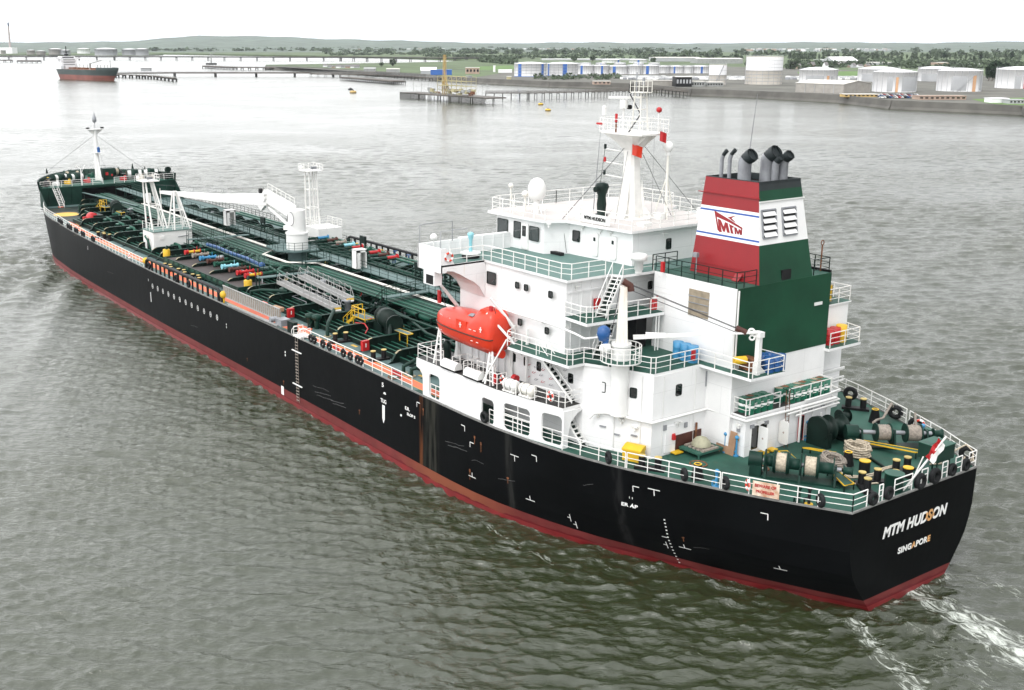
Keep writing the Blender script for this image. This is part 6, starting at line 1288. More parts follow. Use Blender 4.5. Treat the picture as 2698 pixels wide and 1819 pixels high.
for i in range(3): drum(16.6-i*.75+.0, 6.2+.0, 14.1, 'bluel', 'bluel', 'light blue drum against the casing wall, %s from forward' % ordn(i), 'light blue drums against the casing', h=1.25, r=.4)
for i, (x, y) in enumerate([(10.2,3.9),(10.2,3.2),(10.2,2.85-.2),(10.95,3.6),(10.95,2.9)]): drum(x, y-.3, 14.1, 'bluep', 'bluep', 'dark blue plastic drum behind the jib rest, %s in the cluster' % ordn(i), 'dark blue drums by the jib rest', h=1.15, r=.36)
mb = MB(); mb.lathe([(.3,0),(.3,.9),(.2,1.0)],(0,0,0),14,0,(.3,1,0)); o = mb.build('yellow_drum', M['yellow'], None); o.location = (11.2,5.0,15.0); tag(o, 'yellow drum lying by the green casing behind the crane jib rest', 'drum')
mb = MB(); mb.cbox((0,0,.5),(1.2,.8,.9)); o = mb.build('brown_crate', M['rust'], None); o.location = (11.3,4.4,14.1); tag(o, 'brown crate below the green casing under the yellow drum', 'crate')
for i, y in enumerate((-6.5,-7.3)): drum(12.6, y, 14.1, 'redp', 'redp', ['dark red drum on the starboard platform nearest the green casing','dark red drum on the starboard platform beside the yellow drum'][i], 'red drums on the starboard platform', h=1.25, r=.42)
drum(12.6, -8.1, 14.1, 'yellow', 'yellow', 'yellow drum beside the two dark red drums on the starboard platform', None, h=1.35, r=.42)
root = empty('yellow_cage_tank', (14.4,-7.2,17.1), 0, 'yellow caged tank on the high starboard platform beside the casing', 'tank')
mb = MB(); mb.cbox((0,0,.75),(1.5,1.5,1.3)); mb.build('tank_body', M['yellow'], root)
mb = MB()
for a in (-.77,.77):
    for t in range(5): mb.tube([(a,-.75+t*.375,.1),(a,-.75+t*.375,1.45)],.03,4); mb.tube([(-.75+t*.375,a,.1),(-.75+t*.375,a,1.45)],.03,4)
for z_ in (.15,.6,1.05,1.45): mb.tube([(-.77,-.77,z_),(.77,-.77,z_),(.77,.77,z_),(-.77,.77,z_),(-.77,-.77,z_)],.03,4)
mb.build('cage', M['yedge_highlight'], root)
# yellow chest
root = empty('yellow_chest', (14.95,12.1,H), rad(21), 'bright yellow chest with sloping lid on the poop deck below the white wall', 'chest')
mb = MB(); mb.cbox((0,0,.42),(1.4,.85,.75)); mb.build('chest_body', M['yellow'], root)
mb = MB(); mb.extrude([(-.74,-.48,.8),(-.74,.48,.8),(-.74,.48,.95),(-.74,-.1,1.15),(-.74,-.48,1.15)],(1.48,0,0)); mb.build('chest_lid', M['yellow'], root)
# wooden board leaning, green cloth on it
root = empty('plywood_board', (12.25,5.1,H), 0, 'brown plywood board with a green cloth leaning on the white wall', 'board')
mb = MB(); mb.extrude([(-.85,.3,0),(.85,.3,0),(.85,.0,1.75),(-.85,.0,1.75)],(0,.05,0)); mb.build('board_panel', M['wood'], root)
mb = MB(); mb.extrude([(.2,.10,1.2),(.85,.10,1.2),(.85,.05,1.85),(.25,.05,1.8)],(0,.09,0)); mb.build('green_cloth', M['gdrum'], root)
# dome on the hatch platform
root = empty('canvas_dome', (13.2,6.9,H+.5), 0, 'tan canvas dome on a wooden pallet on the raised green platform', 'dome')
mb = MB(); mb.lathe([(.72,0),(.72,.12),(.62,.35),(.42,.55),(.15,.66),(0,.68)],(0,0,.15),20); mb.build('dome_cover', M['tan'], root)
mb = MB()
for k in range(5): mb.box(-.95+k*.4,-.7+k*.4,-.85,.85,0,.12)
mb.build('pallet', M['ropegrey'], root)
# notice board
root = empty('notice_board', (4.72,10.02,H+.1), rad(27.4), 'rust stained white notice board on the poop railing reading beware of propeller', 'notice board')
mb = MB(); mb.cbox((0,0,.62),(1.75,.08,1.0)); mb.build('board_panel', mat('rusty notice board', (.62,.55,.45), .6, var=.5, scale=1.6, rust=.8, rcol=(.35,.09,.03), col2=(.42,.20,.10), streak=False), root)
t = MB(); text_on(t, 'BEWARE OF', (.72,.05,.75), (-1,0,0), (0,0,1), 1.4, .22); text_on(t, 'PROPELLER', (.62,.05,.35), (-1,0,0), (0,0,1), 1.2, .2); t.build('board_lettering', M['redp'], root)
# ropes
def coil(c, rx, ry, h, turns, m, lab, ang=0.0, r=.075):
    mb = MB(); g = random.Random(int(c[0]*10)); P = []
    for k in range(turns*16):
        t = k/16; th = 2*math.pi*t; q = 1-.45*((t*1.7)%1); z_ = h*t/turns*(.75+.25*q)
        x, y = rx*q*math.cos(th)*(1+.08*g.random()), ry*q*math.sin(th)*(1+.08*g.random()); P.append((x*math.cos(ang)-y*math.sin(ang), x*math.sin(ang)+y*math.cos(ang), z_+r))
    mb.tube(P, r, 5); o = mb.build('rope_coil', M[m], None); o.location = c; return tag(o, lab, 'rope coil', 'rope coils on the poop deck')
coil((6.35,-2.3,H), 1.2, .85, .85, 15, 'rope', 'pale cream rope coil on the poop deck next to the dark roller cone', -.5)
coil((6.1,.9,H), 1.35, .8, .6, 14, 'ropegrey', 'weathered grey rope coil on the poop deck between the two winches', -.6)
def ropeline(pts, lab, m='rope', r=.07):
    mb = MB(); mb.tube(pts, r, 6); o = mb.build('mooring_rope', M[m], None); return tag(o, lab, 'rope', 'mooring ropes run out over the poop')
z_ = H+.08
ropeline([(4.7,2.6,z_+.5),(4.2,2.0,z_),(3.6,1.2,z_),(3.4,.1,z_),(3.5,-1.0,z_+.1),(3.1,-1.9,z_+.3)], 'pale rope running from the port winch across the deck to the bollards, forward strand')
ropeline([(4.5,2.8,z_+.5),(3.9,2.1,z_),(3.3,1.2,z_),(3.15,.1,z_),(3.3,-1.1,z_+.1),(2.9,-1.9,z_+.3)], 'pale rope running from the port winch across the deck to the bollards, aft strand')
ropeline([(3.9,3.9,z_+.3),(3.2,3.0,z_),(2.6,2.3,z_),(2.1,1.2,z_),(1.9,.2,z_),(2.6,-.6,z_)], 'pale rope lying on deck beside the green tank')
ropeline([(2.2,-4.9,z_),(1.8,-5.7,z_),(2.2,-6.3,z_+.1),(1.7,-6.9,z_+.7),(1.1,-7.5,z_+1.3),(.6,-7.6,z_+.9),(.3,-7.2,z_+.3)], 'pale rope looped over the tyre at the starboard stern corner')
ropeline([(7.3,-5.4,z_+1.6),(8.2,-7.2,z_+1.2),(9.2,-9.6,z_+.6),(9.6,-11.2,z_+1.4),(9.7,-11.8,z_+.7)], 'grey rope from the starboard winch drum to the middle starboard tyre', 'ropegrey', .1)
ropeline([(5.3,-7.3,z_+1.6),(6.0,-9.0,z_+.8),(6.9,-10.2,z_+1.5),(7.0,-10.6,z_+.6)], 'grey rope from the starboard winch drum to the tyre by the red lifebuoy', 'ropegrey', .1)
ropeline([(.15,-5.6,z_+.2),(.3,-6.0,z_+.9),(.5,-6.4,z_+.3),(.2,-6.8,z_+.8),(.1,-6.2,z_+.1)], 'pale rope looped on the stern rail near the starboard corner')
# flags
root = empty('ensign_flag', (-.6,.15,10.9), 0, 'red and white ensign drooping from the raked staff at the stern', 'flag')
mb = MB()
for j in range(2):
    for i in range(5):
        w0, w1 = i*.34, (i+1)*.34
        def fp(w_, hh): a_ = -w_*.42+hh*.30; rp = .10*math.sin(w_*6+hh*3); return (-.56*a_-.83*rp-.4, -.83*a_+.56*rp-.25, .75-w_*.78-hh*.30)
        mb.add([fp(w0,j*.9),fp(w1,j*.9),fp(w1,j*.9+.9),fp(w0,j*.9+.9),Vector(fp(w0,j*.9))+Vector((.02,0,0))], [(0,1,2,3)], j)
mb.build('flag_cloth', [M['redp'],M['letter']], root)
def flag(name, loc, w_, h_, m, lab, drop=.5):
    mb = MB(); n = 6; vs = []; dx_, dy_ = -.56, -.83
    for i in range(n+1):
        a = i/n; q_ = .12*math.sin(a*7); vs += [(a*w_*dx_-q_*dy_,a*w_*dy_+q_*dx_,-a*drop), (a*w_*.9*dx_+q_*dy_,a*w_*.9*dy_-q_*dx_,-a*drop-h_)]
    mb.add(vs, [(2*i,2*i+1,2*i+3,2*i+2) for i in range(n)], 0, True); mb.add([Vector(v)+Vector((.02,.02,0)) for v in vs], [(2*i,2*i+1,2*i+3,2*i+2) for i in range(n)], 0, True)
    o = mb.build(name, M[m], None); o.location = loc; return tag(o, lab, 'flag')
flag('signal_flag', (27.3,1.25,29.2), .85, .9, 'orange', 'orange red flag flying just below the radar mast platform', .3); flag('signal_flag', (25.6,-.15,30.3), .55, .8, 'redp', 'small dark red flag at the aft end of the radar mast platform', .2)
# gangways stowed on the cargo deck
def gangway(p, q, lab, wd=1.0):
    p, q = Vector(p), Vector(q); L_ = (q-p).length; root = empty('aluminium_gangway', p, math.atan2(q.y-p.y, q.x-p.x), lab, 'gangway', 'aluminium gangways on the cargo deck'); sl = (q.z-p.z)
    mb = MB()
    for s_ in (-1,1): mb.extrude([(0,s_*wd/2,0),(L_,s_*wd/2,sl),(L_,s_*wd/2,sl+.42),(0,s_*wd/2,.42)],(0,-s_*.1,0))
    n = int(L_/.35)
    for i in range(n): mb.cbox((i*L_/n+.2,0,.3+sl*i/n),(.16,wd,.05))
    mb.build('gangway_frame', M['alu'], root)
    for s_ in (-1,1):
        mb = MB(); P = []
        for i in range(9):
            x = .8+i*(L_-1.6)/8; z0 = .42+sl*x/L_; mb.tube([(x,s_*wd/2,z0),(x,s_*wd/2,z0+1.05)],.035,4); P.append((x,s_*wd/2,z0+1.05))
            if i < 8: P.append((x+(L_-1.6)/16,s_*wd/2,z0+.93))
        mb.tube(P,.03,4); mb.tube([Vector(a)-Vector((0,0,.5)) for a in P],.025,4); mb.tube([P[0],(0,s_*wd/2,.4)],.03,4); mb.tube([P[-1],(L_,s_*wd/2,.4+sl)],.03,4)
        mb.build('gangway_rail', M['alu'], root)
    mb = MB(); mb.cbox((.05,0,.15),(.35,wd*.9,.2)); mb.cyl((0,-wd*.4,.0),.18,wd*.8,10,1,axis='Y'); mb.build('roller_end', [M['yellow'],M['whiteplain']], root)
gangway((63.0,9.4,9.0),(77.4,8.9,9.4), 'long aluminium gangway lying on the cargo deck, the near one of the two'); gangway((64.3,7.0,9.5),(77.0,6.3,9.9), 'aluminium gangway lying on the cargo deck behind the near gangway')
root = empty('accommodation_ladder', (64.6,15.7,8.3), 0, 'long grey accommodation ladder stowed on edge along the port side', 'accommodation ladder')
mb = MB(); mb.box(0,14.6,-.3,-.2,0,1.35)
for k in range(30): mb.box(.2+k*.49,.28+k*.49,-.2,-.14,.05,1.3,1)
mb.box(0,14.6,-.22,-.12,1.3,1.4,1); mb.box(0,14.6,-.22,-.12,.0,.1,1); mb.build('ladder_panel', [M['ropegrey'],M['alu']], root)
mb = MB(); mb.tube([(-.8,.5,-.2),(11.5,.5,-.3)],.16,7); mb.tube([(-.5,.75,.05),(11.5,.75,-.1)],.05,4); mb.build('ladder_beam', M['alu'], root)
mb = MB(); mb.cbox((-1.2,.1,.25),(1.4,1.1,.7)); mb.cyl((-.2,.3,.4),.3,.8,10,axis='Y'); mb.build('turntable', M['steel'], root)
mb = MB(); mb.cbox((1.0,-.5,1.2),(1.6,.5,.4),0,.1); mb.cbox((4.5,-.5,1.0),(1.2,.5,.4),1); mb.cbox((8.5,-.6,.6),(1.6,.4,.3)); mb.build('ladder_wrapping', [M['wood'],M['orange']], root)
# pilot ladder over the side
root = empty('pilot_ladder', (59.6,0,0), 0, 'rope pilot ladder hanging down the black hull amidships', 'ladder')
yy = side_y(59.6)
mb = MB(); 
for s_ in (-.25,.25): mb.tube([(s_,yy-.1,H+.3),(s_,yy+.12,H),(s_,yy+.1,.7)],.022,4)
mb.build('side_rope', M['ropegrey'], root)
for i in range(20):
    mb = MB(); sp_ = i in (3,14); mb.cbox((0,yy+.13,7.2-i*.33),(2.0 if sp_ else .52,.12,.05 if not sp_ else .09)); mb.build('spreader' if sp_ else 'step', M['ropegrey' if not sp_ else 'letter'], root)
# ================================================================== water
import numpy as np
def node_water(near):
    m = bpy.data.materials.new('estuary water near' if near else 'estuary water far'); m.use_nodes = True; nt = m.node_tree; N = nt.nodes; L = nt.links; b = N['Principled BSDF']
    b.inputs['Roughness'].default_value = .09 if near else .16; b.inputs['IOR'].default_value = 1.70
    ge = N.new('ShaderNodeNewGeometry')
    rot = N.new('ShaderNodeMapping'); rot.inputs['Rotation'].default_value = (0,0,rad(-56)); L.new(ge.outputs['Position'], rot.inputs[0])
    def noise(sc, anis, det, dist=0.0, rough=.55):
        mp = N.new('ShaderNodeMapping'); mp.inputs['Scale'].default_value = (sc*anis, sc, sc); L.new(rot.outputs[0], mp.inputs[0])
        n = N.new('ShaderNodeTexNoise'); n.inputs['Scale'].default_value = 1; n.inputs['Detail'].default_value = det; n.inputs['Roughness'].default_value = rough; n.inputs['Distortion'].default_value = dist; L.new(mp.outputs[0], n.inputs['Vector']); return n.outputs[0]
    def mth(op, a, c=None, k=None):
        x = N.new('ShaderNodeMath'); x.operation = op; L.new(a, x.inputs[0])
        if c is not None: L.new(c, x.inputs[1])
        if k is not None: x.inputs[1].default_value = k
        return x.outputs[0]
    n4 = noise(.02, .6, 4, .5)
    if near: h = mth('ADD', mth('MULTIPLY', noise(1.7, .45, 5, .5, .62), k=.34), mth('MULTIPLY', noise(5.0, .6, 2), k=.06))
    else: h = mth('ADD', mth('MULTIPLY', noise(.5, .45, 4, .5), k=.40), mth('MULTIPLY', noise(.13, .5, 3), k=.3))
    patch = N.new('ShaderNodeMapRange'); patch.inputs['From Min'].default_value = .35; patch.inputs['From Max'].default_value = .65; patch.inputs['To Min'].default_value = .45; patch.inputs['To Max'].default_value = 1.3; L.new(n4, patch.inputs['Value'])
    if near:     # longer ripples take over where the mesh waves die out towards the far reach
        dp = N.new('ShaderNodeVectorMath'); dp.operation = 'DOT_PRODUCT'; dp.inputs[1].default_value = (math.cos(CYAW), -math.sin(CYAW), 0); L.new(ge.outputs['Position'], dp.inputs[0])
        d0 = CPOS.x*math.cos(CYAW)-CPOS.y*math.sin(CYAW); fz = N.new('ShaderNodeMapRange'); fz.inputs['From Min'].default_value = d0+340; fz.inputs['From Max'].default_value = d0+740; L.new(dp.outputs['Value'], fz.inputs['Value'])
        hf = mth('ADD', mth('MULTIPLY', noise(.5, .45, 4, .5), k=.40*1.25/.75), mth('MULTIPLY', noise(.13, .5, 3), k=.3*1.25/.75))
        mxh = N.new('ShaderNodeMix'); mxh.data_type = 'FLOAT'; L.new(fz.outputs[0], mxh.inputs[0]); L.new(h, mxh.inputs[2]); L.new(hf, mxh.inputs[3]); h = mxh.outputs[0]
        rz_n = N.new('ShaderNodeMapRange'); rz_n.inputs['To Min'].default_value = .09; rz_n.inputs['To Max'].default_value = .16; L.new(fz.outputs[0], rz_n.inputs['Value'])
    h = mth('MULTIPLY', h, patch.outputs[0])
    bp = N.new('ShaderNodeBump'); bp.inputs['Strength'].default_value = 1.0; bp.inputs['Distance'].default_value = .75 if near else 1.25; L.new(h, bp.inputs['Height']); L.new(bp.outputs[0], b.inputs['Normal'])
    r = N.new('ShaderNodeValToRGB'); r.color_ramp.elements[0].position = .3; r.color_ramp.elements[0].color = (.018,.026,.009,1); r.color_ramp.elements[1].position = .7; r.color_ramp.elements[1].color = (.034,.041,.019,1)
    L.new(n4, r.inputs[0]); out = r.outputs[0]
    if near:      # churned foam where the wake runs
        at_ = N.new('ShaderNodeAttribute'); at_.attribute_name = 'foam'
        mp = N.new('ShaderNodeMapping'); mp.inputs['Scale'].default_value = (.5,1.3,1); L.new(ge.outputs['Position'], mp.inputs[0])
        mp.inputs['Rotation'].default_value = (0,0,rad(8))
        fn = N.new('ShaderNodeTexNoise'); fn.inputs['Scale'].default_value = 1.3; fn.inputs['Detail'].default_value = 10; fn.inputs['Roughness'].default_value = .75; fn.inputs['Distortion'].default_value = 1.2; L.new(mp.outputs[0], fn.inputs['Vector'])
        fa = mth('ADD', fn.outputs[0], mth('MULTIPLY', at_.outputs['Fac'], k=.34))
        fr_ = N.new('ShaderNodeMapRange'); fr_.interpolation_type = 'SMOOTHSTEP'; fr_.inputs['From Min'].default_value = .72; fr_.inputs['From Max'].default_value = .96; L.new(fa, fr_.inputs['Value'])
        gate = N.new('ShaderNodeMapRange'); gate.inputs['From Min'].default_value = .02; gate.inputs['From Max'].default_value = .3; L.new(at_.outputs['Fac'], gate.inputs['Value'])
        fm_ = mth('MULTIPLY', fr_.outputs[0], gate.outputs[0])
        mx = N.new('ShaderNodeMix'); mx.data_type = 'RGBA'; L.new(fm_, mx.inputs[0]); L.new(out, mx.inputs[6]); mx.inputs[7].default_value = (.62,.66,.60,1); out = mx.outputs[2]
        rr = N.new('ShaderNodeMapRange'); rr.inputs['To Max'].default_value = .7; L.new(rz_n.outputs[0], rr.inputs['To Min']); L.new(fm_, rr.inputs['Value']); L.new(rr.outputs[0], b.inputs['Roughness'])
    L.new(out, b.inputs['Base Color']); return m
M['water'] = node_water(True); M['waterfar'] = node_water(False)
fxv = np.array([math.cos(CYAW), -math.sin(CYAW)]); rxv = np.array([-math.sin(CYAW), -math.cos(CYAW)]); org = np.array([CPOS.x, CPOS.y])
NR, NC, F0_, F1_ = 1150, 950, 52.0, 760.0
ff = F0_*(F1_/F0_)**(np.arange(NR)/(NR-1)); uu = np.linspace(-1, 1, NC); lat = .56*ff+22
FF, UU = np.meshgrid(ff, uu, indexing='ij'); LATM = lat[:,None]*UU
X = org[0]+FF*fxv[0]+LATM*rxv[0]; Y = org[1]+FF*fxv[1]+LATM*rxv[1]
spc = np.maximum(np.gradient(ff), 2*lat/NC)[:,None]*np.ones((1,NC))
rs = np.random.RandomState(4); Zh = np.zeros_like(X); DX = np.zeros_like(X); DY = np.zeros_like(X)
pat = .85+.22*np.sin(X*.031+Y*.017+1)+.18*np.sin(X*.012-Y*.043)+.12*np.sin(X*.07+Y*.06+2)
sx_ = np.array([0,4,9,14,18,24,30,36,60,110,140,150,160,170,178,182]); sy_ = np.array([4.4,6.6,9.3,11.5,13.2,15.1,16.1,16.3,16.1,15.7,14.9,13.9,12.4,9,4,-2])
hd_ = Y-np.interp(X, sx_, sy_); nearh = np.exp(-np.clip(hd_, 0, 200)/9.0)*(X > -5)*(X < 185)*(hd_ > -1)
NW = 96
for i in range(NW):
    lam = .6*(9/.6)**(i/(NW-1))*(.94+.12*rs.rand()); k = 2*math.pi/lam; th = rs.normal(0, .52); d = fxv*math.cos(th)+rxv*math.sin(th)
    sl = .046*(1.0 if lam < 2.4 else .6 if lam < 4.0 else .22); amp = sl/k; fade = np.clip((lam/spc-2.0)/2.0, 0, 1); mod = pat*(1+(1.1*nearh if lam < 3 else 0))
    ph = k*(X*d[0]+Y*d[1])+rs.rand()*6.283; A = amp*fade*mod; Zh += A*np.cos(ph); q = -.8*A*np.sin(ph); DX += q*d[0]; DY += q*d[1]
# divergent bow waves on the port side and astern
for (bx, by, ang, am, lam) in ((158,13,math.pi-.42,.30,6.5),(166,10,math.pi-.62,.22,7.5),(20,13,math.pi-.35,.12,5.0)):
    d = np.array([math.cos(ang), math.sin(ang)]); nrm_ = np.array([-d[1], d[0]]); s_ = (X-bx)*d[0]+(Y-by)*d[1]; t_ = (X-bx)*nrm_[0]+(Y-by)*nrm_[1]
    env = np.clip(s_/10, 0, 1)*np.exp(-np.clip(s_, 0, 500)/60)*np.exp(-(t_-2)**2/(2*8.0**2)); Zh += am*env*np.cos(2*math.pi*t_/lam+.15*np.sin(s_*.3)); 
# outward bow swell seen left of the stem
d = np.array([-.15, 1.0]); d /= np.hypot(*d)
for j, lam in enumerate((5.5, 3.6)):
    r_ = np.hypot(X-170, Y-4); env = np.exp(-((r_-26)/22)**2)*np.clip((Y-6)/10, 0, 1); Zh += .10*env*np.cos(2*math.pi*r_/lam+j)
edge = (np.clip((F1_-FF)/420, 0, 1)**.8)*np.clip((1-np.abs(UU))/.05, 0, 1)*np.clip((FF-F0_)/3, 0, 1)
Zh *= edge; DX *= edge; DY *= edge
# foam field
def segd(P, wd0, wd1):
    out = np.zeros_like(X); n = len(P)-1
    for i in range(n):
        ax_, ay_ = P[i]; bx_, by_ = P[i+1]; vx, vy = bx_-ax_, by_-ay_; t = np.clip(((X-ax_)*vx+(Y-ay_)*vy)/(vx*vx+vy*vy), 0, 1); dd = np.hypot(X-ax_-t*vx, Y-ay_-t*vy)
        wd = wd0+(wd1-wd0)*(i+t)/n; out = np.maximum(out, np.clip(1-dd/wd, 0, 1)**.7)
    return out
W = lambda *q: [tuple(at(*p)[:2]) for p in q]
FO = np.zeros_like(X)
for pts, w0_, w1_, st_ in [(((2385,1543),(2450,1580),(2540,1630),(2640,1690),(2800,1790)),2.2,4.2,1.0),(((2250,1640),(2310,1700),(2370,1760),(2450,1850)),1.4,2.6,.85),(((2470,1510),(2580,1535),(2720,1570)),1.5,2.4,.7),
        (((1290,1390),(1330,1413),(1372,1440)),.45,.5,.85),(((1392,1450),(1430,1465),(1490,1500)),.5,.6,.85),(((2120,1580),(2135,1600),(2150,1620)),.35,.35,.85),(((1920,1680),(2000,1720),(2100,1790)),1.5,2,.42),(((1640,1560),(1780,1640),(1880,1750)),1.5,2.5,.40),(((2450,1640),(2560,1740),(2640,1830)),3.5,5,.62),(((2300,1610),(2400,1660),(2500,1760)),2.5,4,.55),
        (((950,1230),(1100,1300),(1250,1360)),1.2,1.2,.36),(((520,960),(700,1060),(900,1180)),1.6,1.6,.34)]:
    FO = np.maximum(FO, segd(W(*pts), w0_, w1_)*st_)
FO = np.maximum(FO, np.exp(-np.abs(hd_)/.45)*.62*(X > 2)*(X < 180)); FO = np.maximum(FO, np.exp(-np.clip(hd_,0,50)/3)*.42*(X > 120)*(X < 178)*(hd_ > -1))
FO = np.maximum(FO, (np.abs(Y) < 5.2)*np.exp(-np.abs(X+.4)/.8)*.75)
def quads(nr, nc): i = np.arange(nr-1)[:,None]*nc+np.arange(nc-1)[None,:]; return np.stack([i, i+1, i+nc+1, i+nc], -1).reshape(-1)
me = bpy.data.meshes.new('water'); nv = NR*NC; nf = (NR-1)*(NC-1); me.vertices.add(nv); me.loops.add(nf*4); me.polygons.add(nf)
co = np.stack([X+DX, Y+DY, Zh], -1).astype(np.float32).reshape(-1); me.vertices.foreach_set('co', co); me.loops.foreach_set('vertex_index', quads(NR, NC).astype(np.int32))
me.polygons.foreach_set('loop_start', (np.arange(nf)*4).astype(np.int32)); me.polygons.foreach_set('loop_total', np.full(nf, 4, np.int32)); me.polygons.foreach_set('use_smooth', np.ones(nf, bool)); me.update(calc_edges=True)
fa_ = me.attributes.new('foam', 'FLOAT', 'POINT'); fa_.data.foreach_set('value', FO.astype(np.float32).reshape(-1)); me.materials.append(M['water'])
wo = bpy.data.objects.new('water', me); COL.objects.link(wo); tag(wo, kind='structure')
def gp(f, u): return (org[0]+f*fxv[0]+u*rxv[0], org[1]+f*fxv[1]+u*rxv[1], 0)
a_, b_, c_, d_ = gp(F0_,-lat[0]), gp(F0_,lat[0]), gp(F1_,lat[-1]), gp(F1_,-lat[-1]); S_ = 30000
A_, B_, C_, D_ = gp(-2500,-2500-F0_), gp(-2500,S_), gp(S_,S_), gp(S_,-S_)
mb = MB(); mb.add([a_,b_,c_,d_,A_,B_,C_,D_], [(0,4,5,1),(1,5,6,2),(2,6,7,3),(3,7,4,0)]); tag(mb.build('water_far_reach', M['waterfar']), kind='structure')

# ================================================================== far shore
def plain(name, col, rough=.8, var=.2, scale=.05, **k): return mat(name, col, rough, var=var, scale=scale, streak=False, **k)
M['marsh'] = plain('marsh grass', (.085,.125,.050), .95, .45, .012, rust=.35, rcol=(.11,.12,.06), rscale=.02)
M['field'] = plain('green field', (.09,.17,.035), .95, .2, .05); M['yard'] = plain('works yard', (.12,.118,.10), .95, .35, .03, rust=.4, rcol=(.10,.095,.08), rscale=.05)
M['hill'] = plain('wooded hill', (.055,.085,.045), .95, .5, .006, rust=.5, rcol=(.035,.055,.030), rscale=.01)
M['hillfield'] = plain('far farmland', (.105,.14,.105), .95, .5, .009, rust=.85, rcol=(.030,.050,.048), rscale=.022)
M['conc'] = plain('sea wall concrete', (.115,.110,.098), .9, .3, .08); M['concd'] = plain('dark quay concrete', (.07,.068,.062), .9, .35, .1, rust=.4, rcol=(.03,.03,.025), rscale=.3)
M['tankw'] = plain('white tank paint', (.86,.86,.87), .5, .06, .1); M['tankc'] = plain('cream tank paint', (.60,.56,.50), .6, .1, .1); M['tankb'] = plain('blue tank stripe', (.03,.12,.40), .5, .1, .1)
M['tanko'] = plain('orange tank stripe', (.62,.36,.20), .6, .1, .1); M['tankg'] = plain('grey tank patch', (.40,.41,.42), .6, .1, .1); M['shed'] = plain('grey beige shed cladding', (.34,.32,.29), .7, .15, .3)
M['shedroof'] = plain('pale shed roof', (.62,.60,.55), .7, .12, .1); M['brick'] = plain('pinkish brick', (.38,.28,.22), .8, .15, .2); M['pier'] = plain('dark pier timber', (.040,.038,.036), .8, .4, .2)
M['pierdeck'] = plain('pier deck', (.13,.115,.10), .8, .3, .1); M['leaf'] = plain('hedge foliage', (.075,.105,.060), .95, .45, .06); M['leafd'] = plain('dark conifer foliage', (.018,.040,.018), .95, .45, .1)
M['trunk'] = plain('tree bark', (.10,.08,.06), .9); M['pipeyel'] = plain('yellowed pipework', (.42,.38,.22), .7, .2, .3); M['structgrey'] = plain('grey steelwork', (.30,.31,.30), .6, .2, .3)
M['craneyel'] = plain('ochre loading tower paint', (.52,.36,.13), .7, .2, .3); M['shipgrn'] = mat('distant ship dark green', (.028,.045,.042), .5, var=.2, scale=.1); M['shipred'] = mat('distant ship faded red', (.20,.062,.045), .6, var=.25, scale=.1, rust=.4, rcol=(.2,.1,.07))
M['houserf'] = plain('grey house roof', (.16,.15,.15), .8, .3, .3); M['chim'] = plain('chimney concrete', (.36,.31,.29), .8, .1, .05)
def ground(pts, z, m, name, z0=None):
    mb = MB(); mb.prism([(p[0],p[1]) for p in pts], -1 if z0 is None else z0, z); return tag(mb.build(name, M[m]), kind='structure')
sw = [at(2760,327,0)]+[at(*p,0) for p in [(2698,303),(2350,287),(2214,271),(1980,258),(1824,252),(1674,236),(1450,230),(1275,221),(1150,213),(1121,208),(1000,200),(850,189),(700,184)]]
far = [at(700,178,0), at(1000,175,0), at(1262,163,0)]
land = sw+[at(560,182,0)]
shore2 = [at(1268,162,0),at(1180,165.5,0),at(1000,168,0),at(850,170,0),at(700,173,0)]
# near works land: one sheet running back to the hills
backL = Vector((9000,-5200,0)); backR = Vector((600,-9000,0))
ptsL = [p for p in sw]+[at(700,178,0),at(850,175.5,0),at(1000,173,0),at(1150,170,0),at(1262,163,0),at(1200,160,0),at(1000,154,0),at(850,151.5,0),at(600,147,0),at(395,143.5,0)]
landp = ptsL+[Vector((7000,-2300,0)),Vector((12000,-2500,0)),Vector((14000,-9000,0)),Vector((6000,-14000,0)),Vector((400,-9000,0)),Vector((60,-1500,0))]
LZ = 4.2
ground(landp, LZ, 'marsh', 'far_land')
def inset(pts, d): return [Vector((p[0]+d*.55, p[1]-d*.83, 0)) for p in pts]
yardp = inset(sw, 7)+[at(1250,205,LZ),at(1400,180,LZ),at(1700,172,LZ),at(2100,180,LZ),at(2698,205,LZ),at(2900,240,LZ)]
mb = MB(); mb.add([(p.x,p.y,LZ+.05) for p in yardp], [tuple(range(len(yardp)))]); tag(mb.build('works_yard', M['yard']), kind='structure')
for poly in ([(2560,262),(2698,258),(2760,285),(2698,283),(2600,273)], [(1250,176),(1350,173),(1370,183),(1260,185)], [(2100,190),(2420,186),(2420,200),(2110,201)]):
    mb = MB(); q = [at(*p, LZ) for p in poly]; mb.add([(p.x,p.y,LZ+.12) for p in q], [tuple(range(len(q)))]); tag(mb.build('grass_field', M['field']), kind='structure')
# power station shore at the left
gl = [at(-60,147.5,0),at(120,147,0),at(250,147.2,0),at(390,147.5,0),at(430,146,0),at(395,143.5,0)]
ground(gl+[Vector((7000,-2300,0)),Vector((12000,-2500,0)),Vector((12000,2500,0)),Vector((6000,1000,0))], 3, 'marsh', 'power_station_shore')
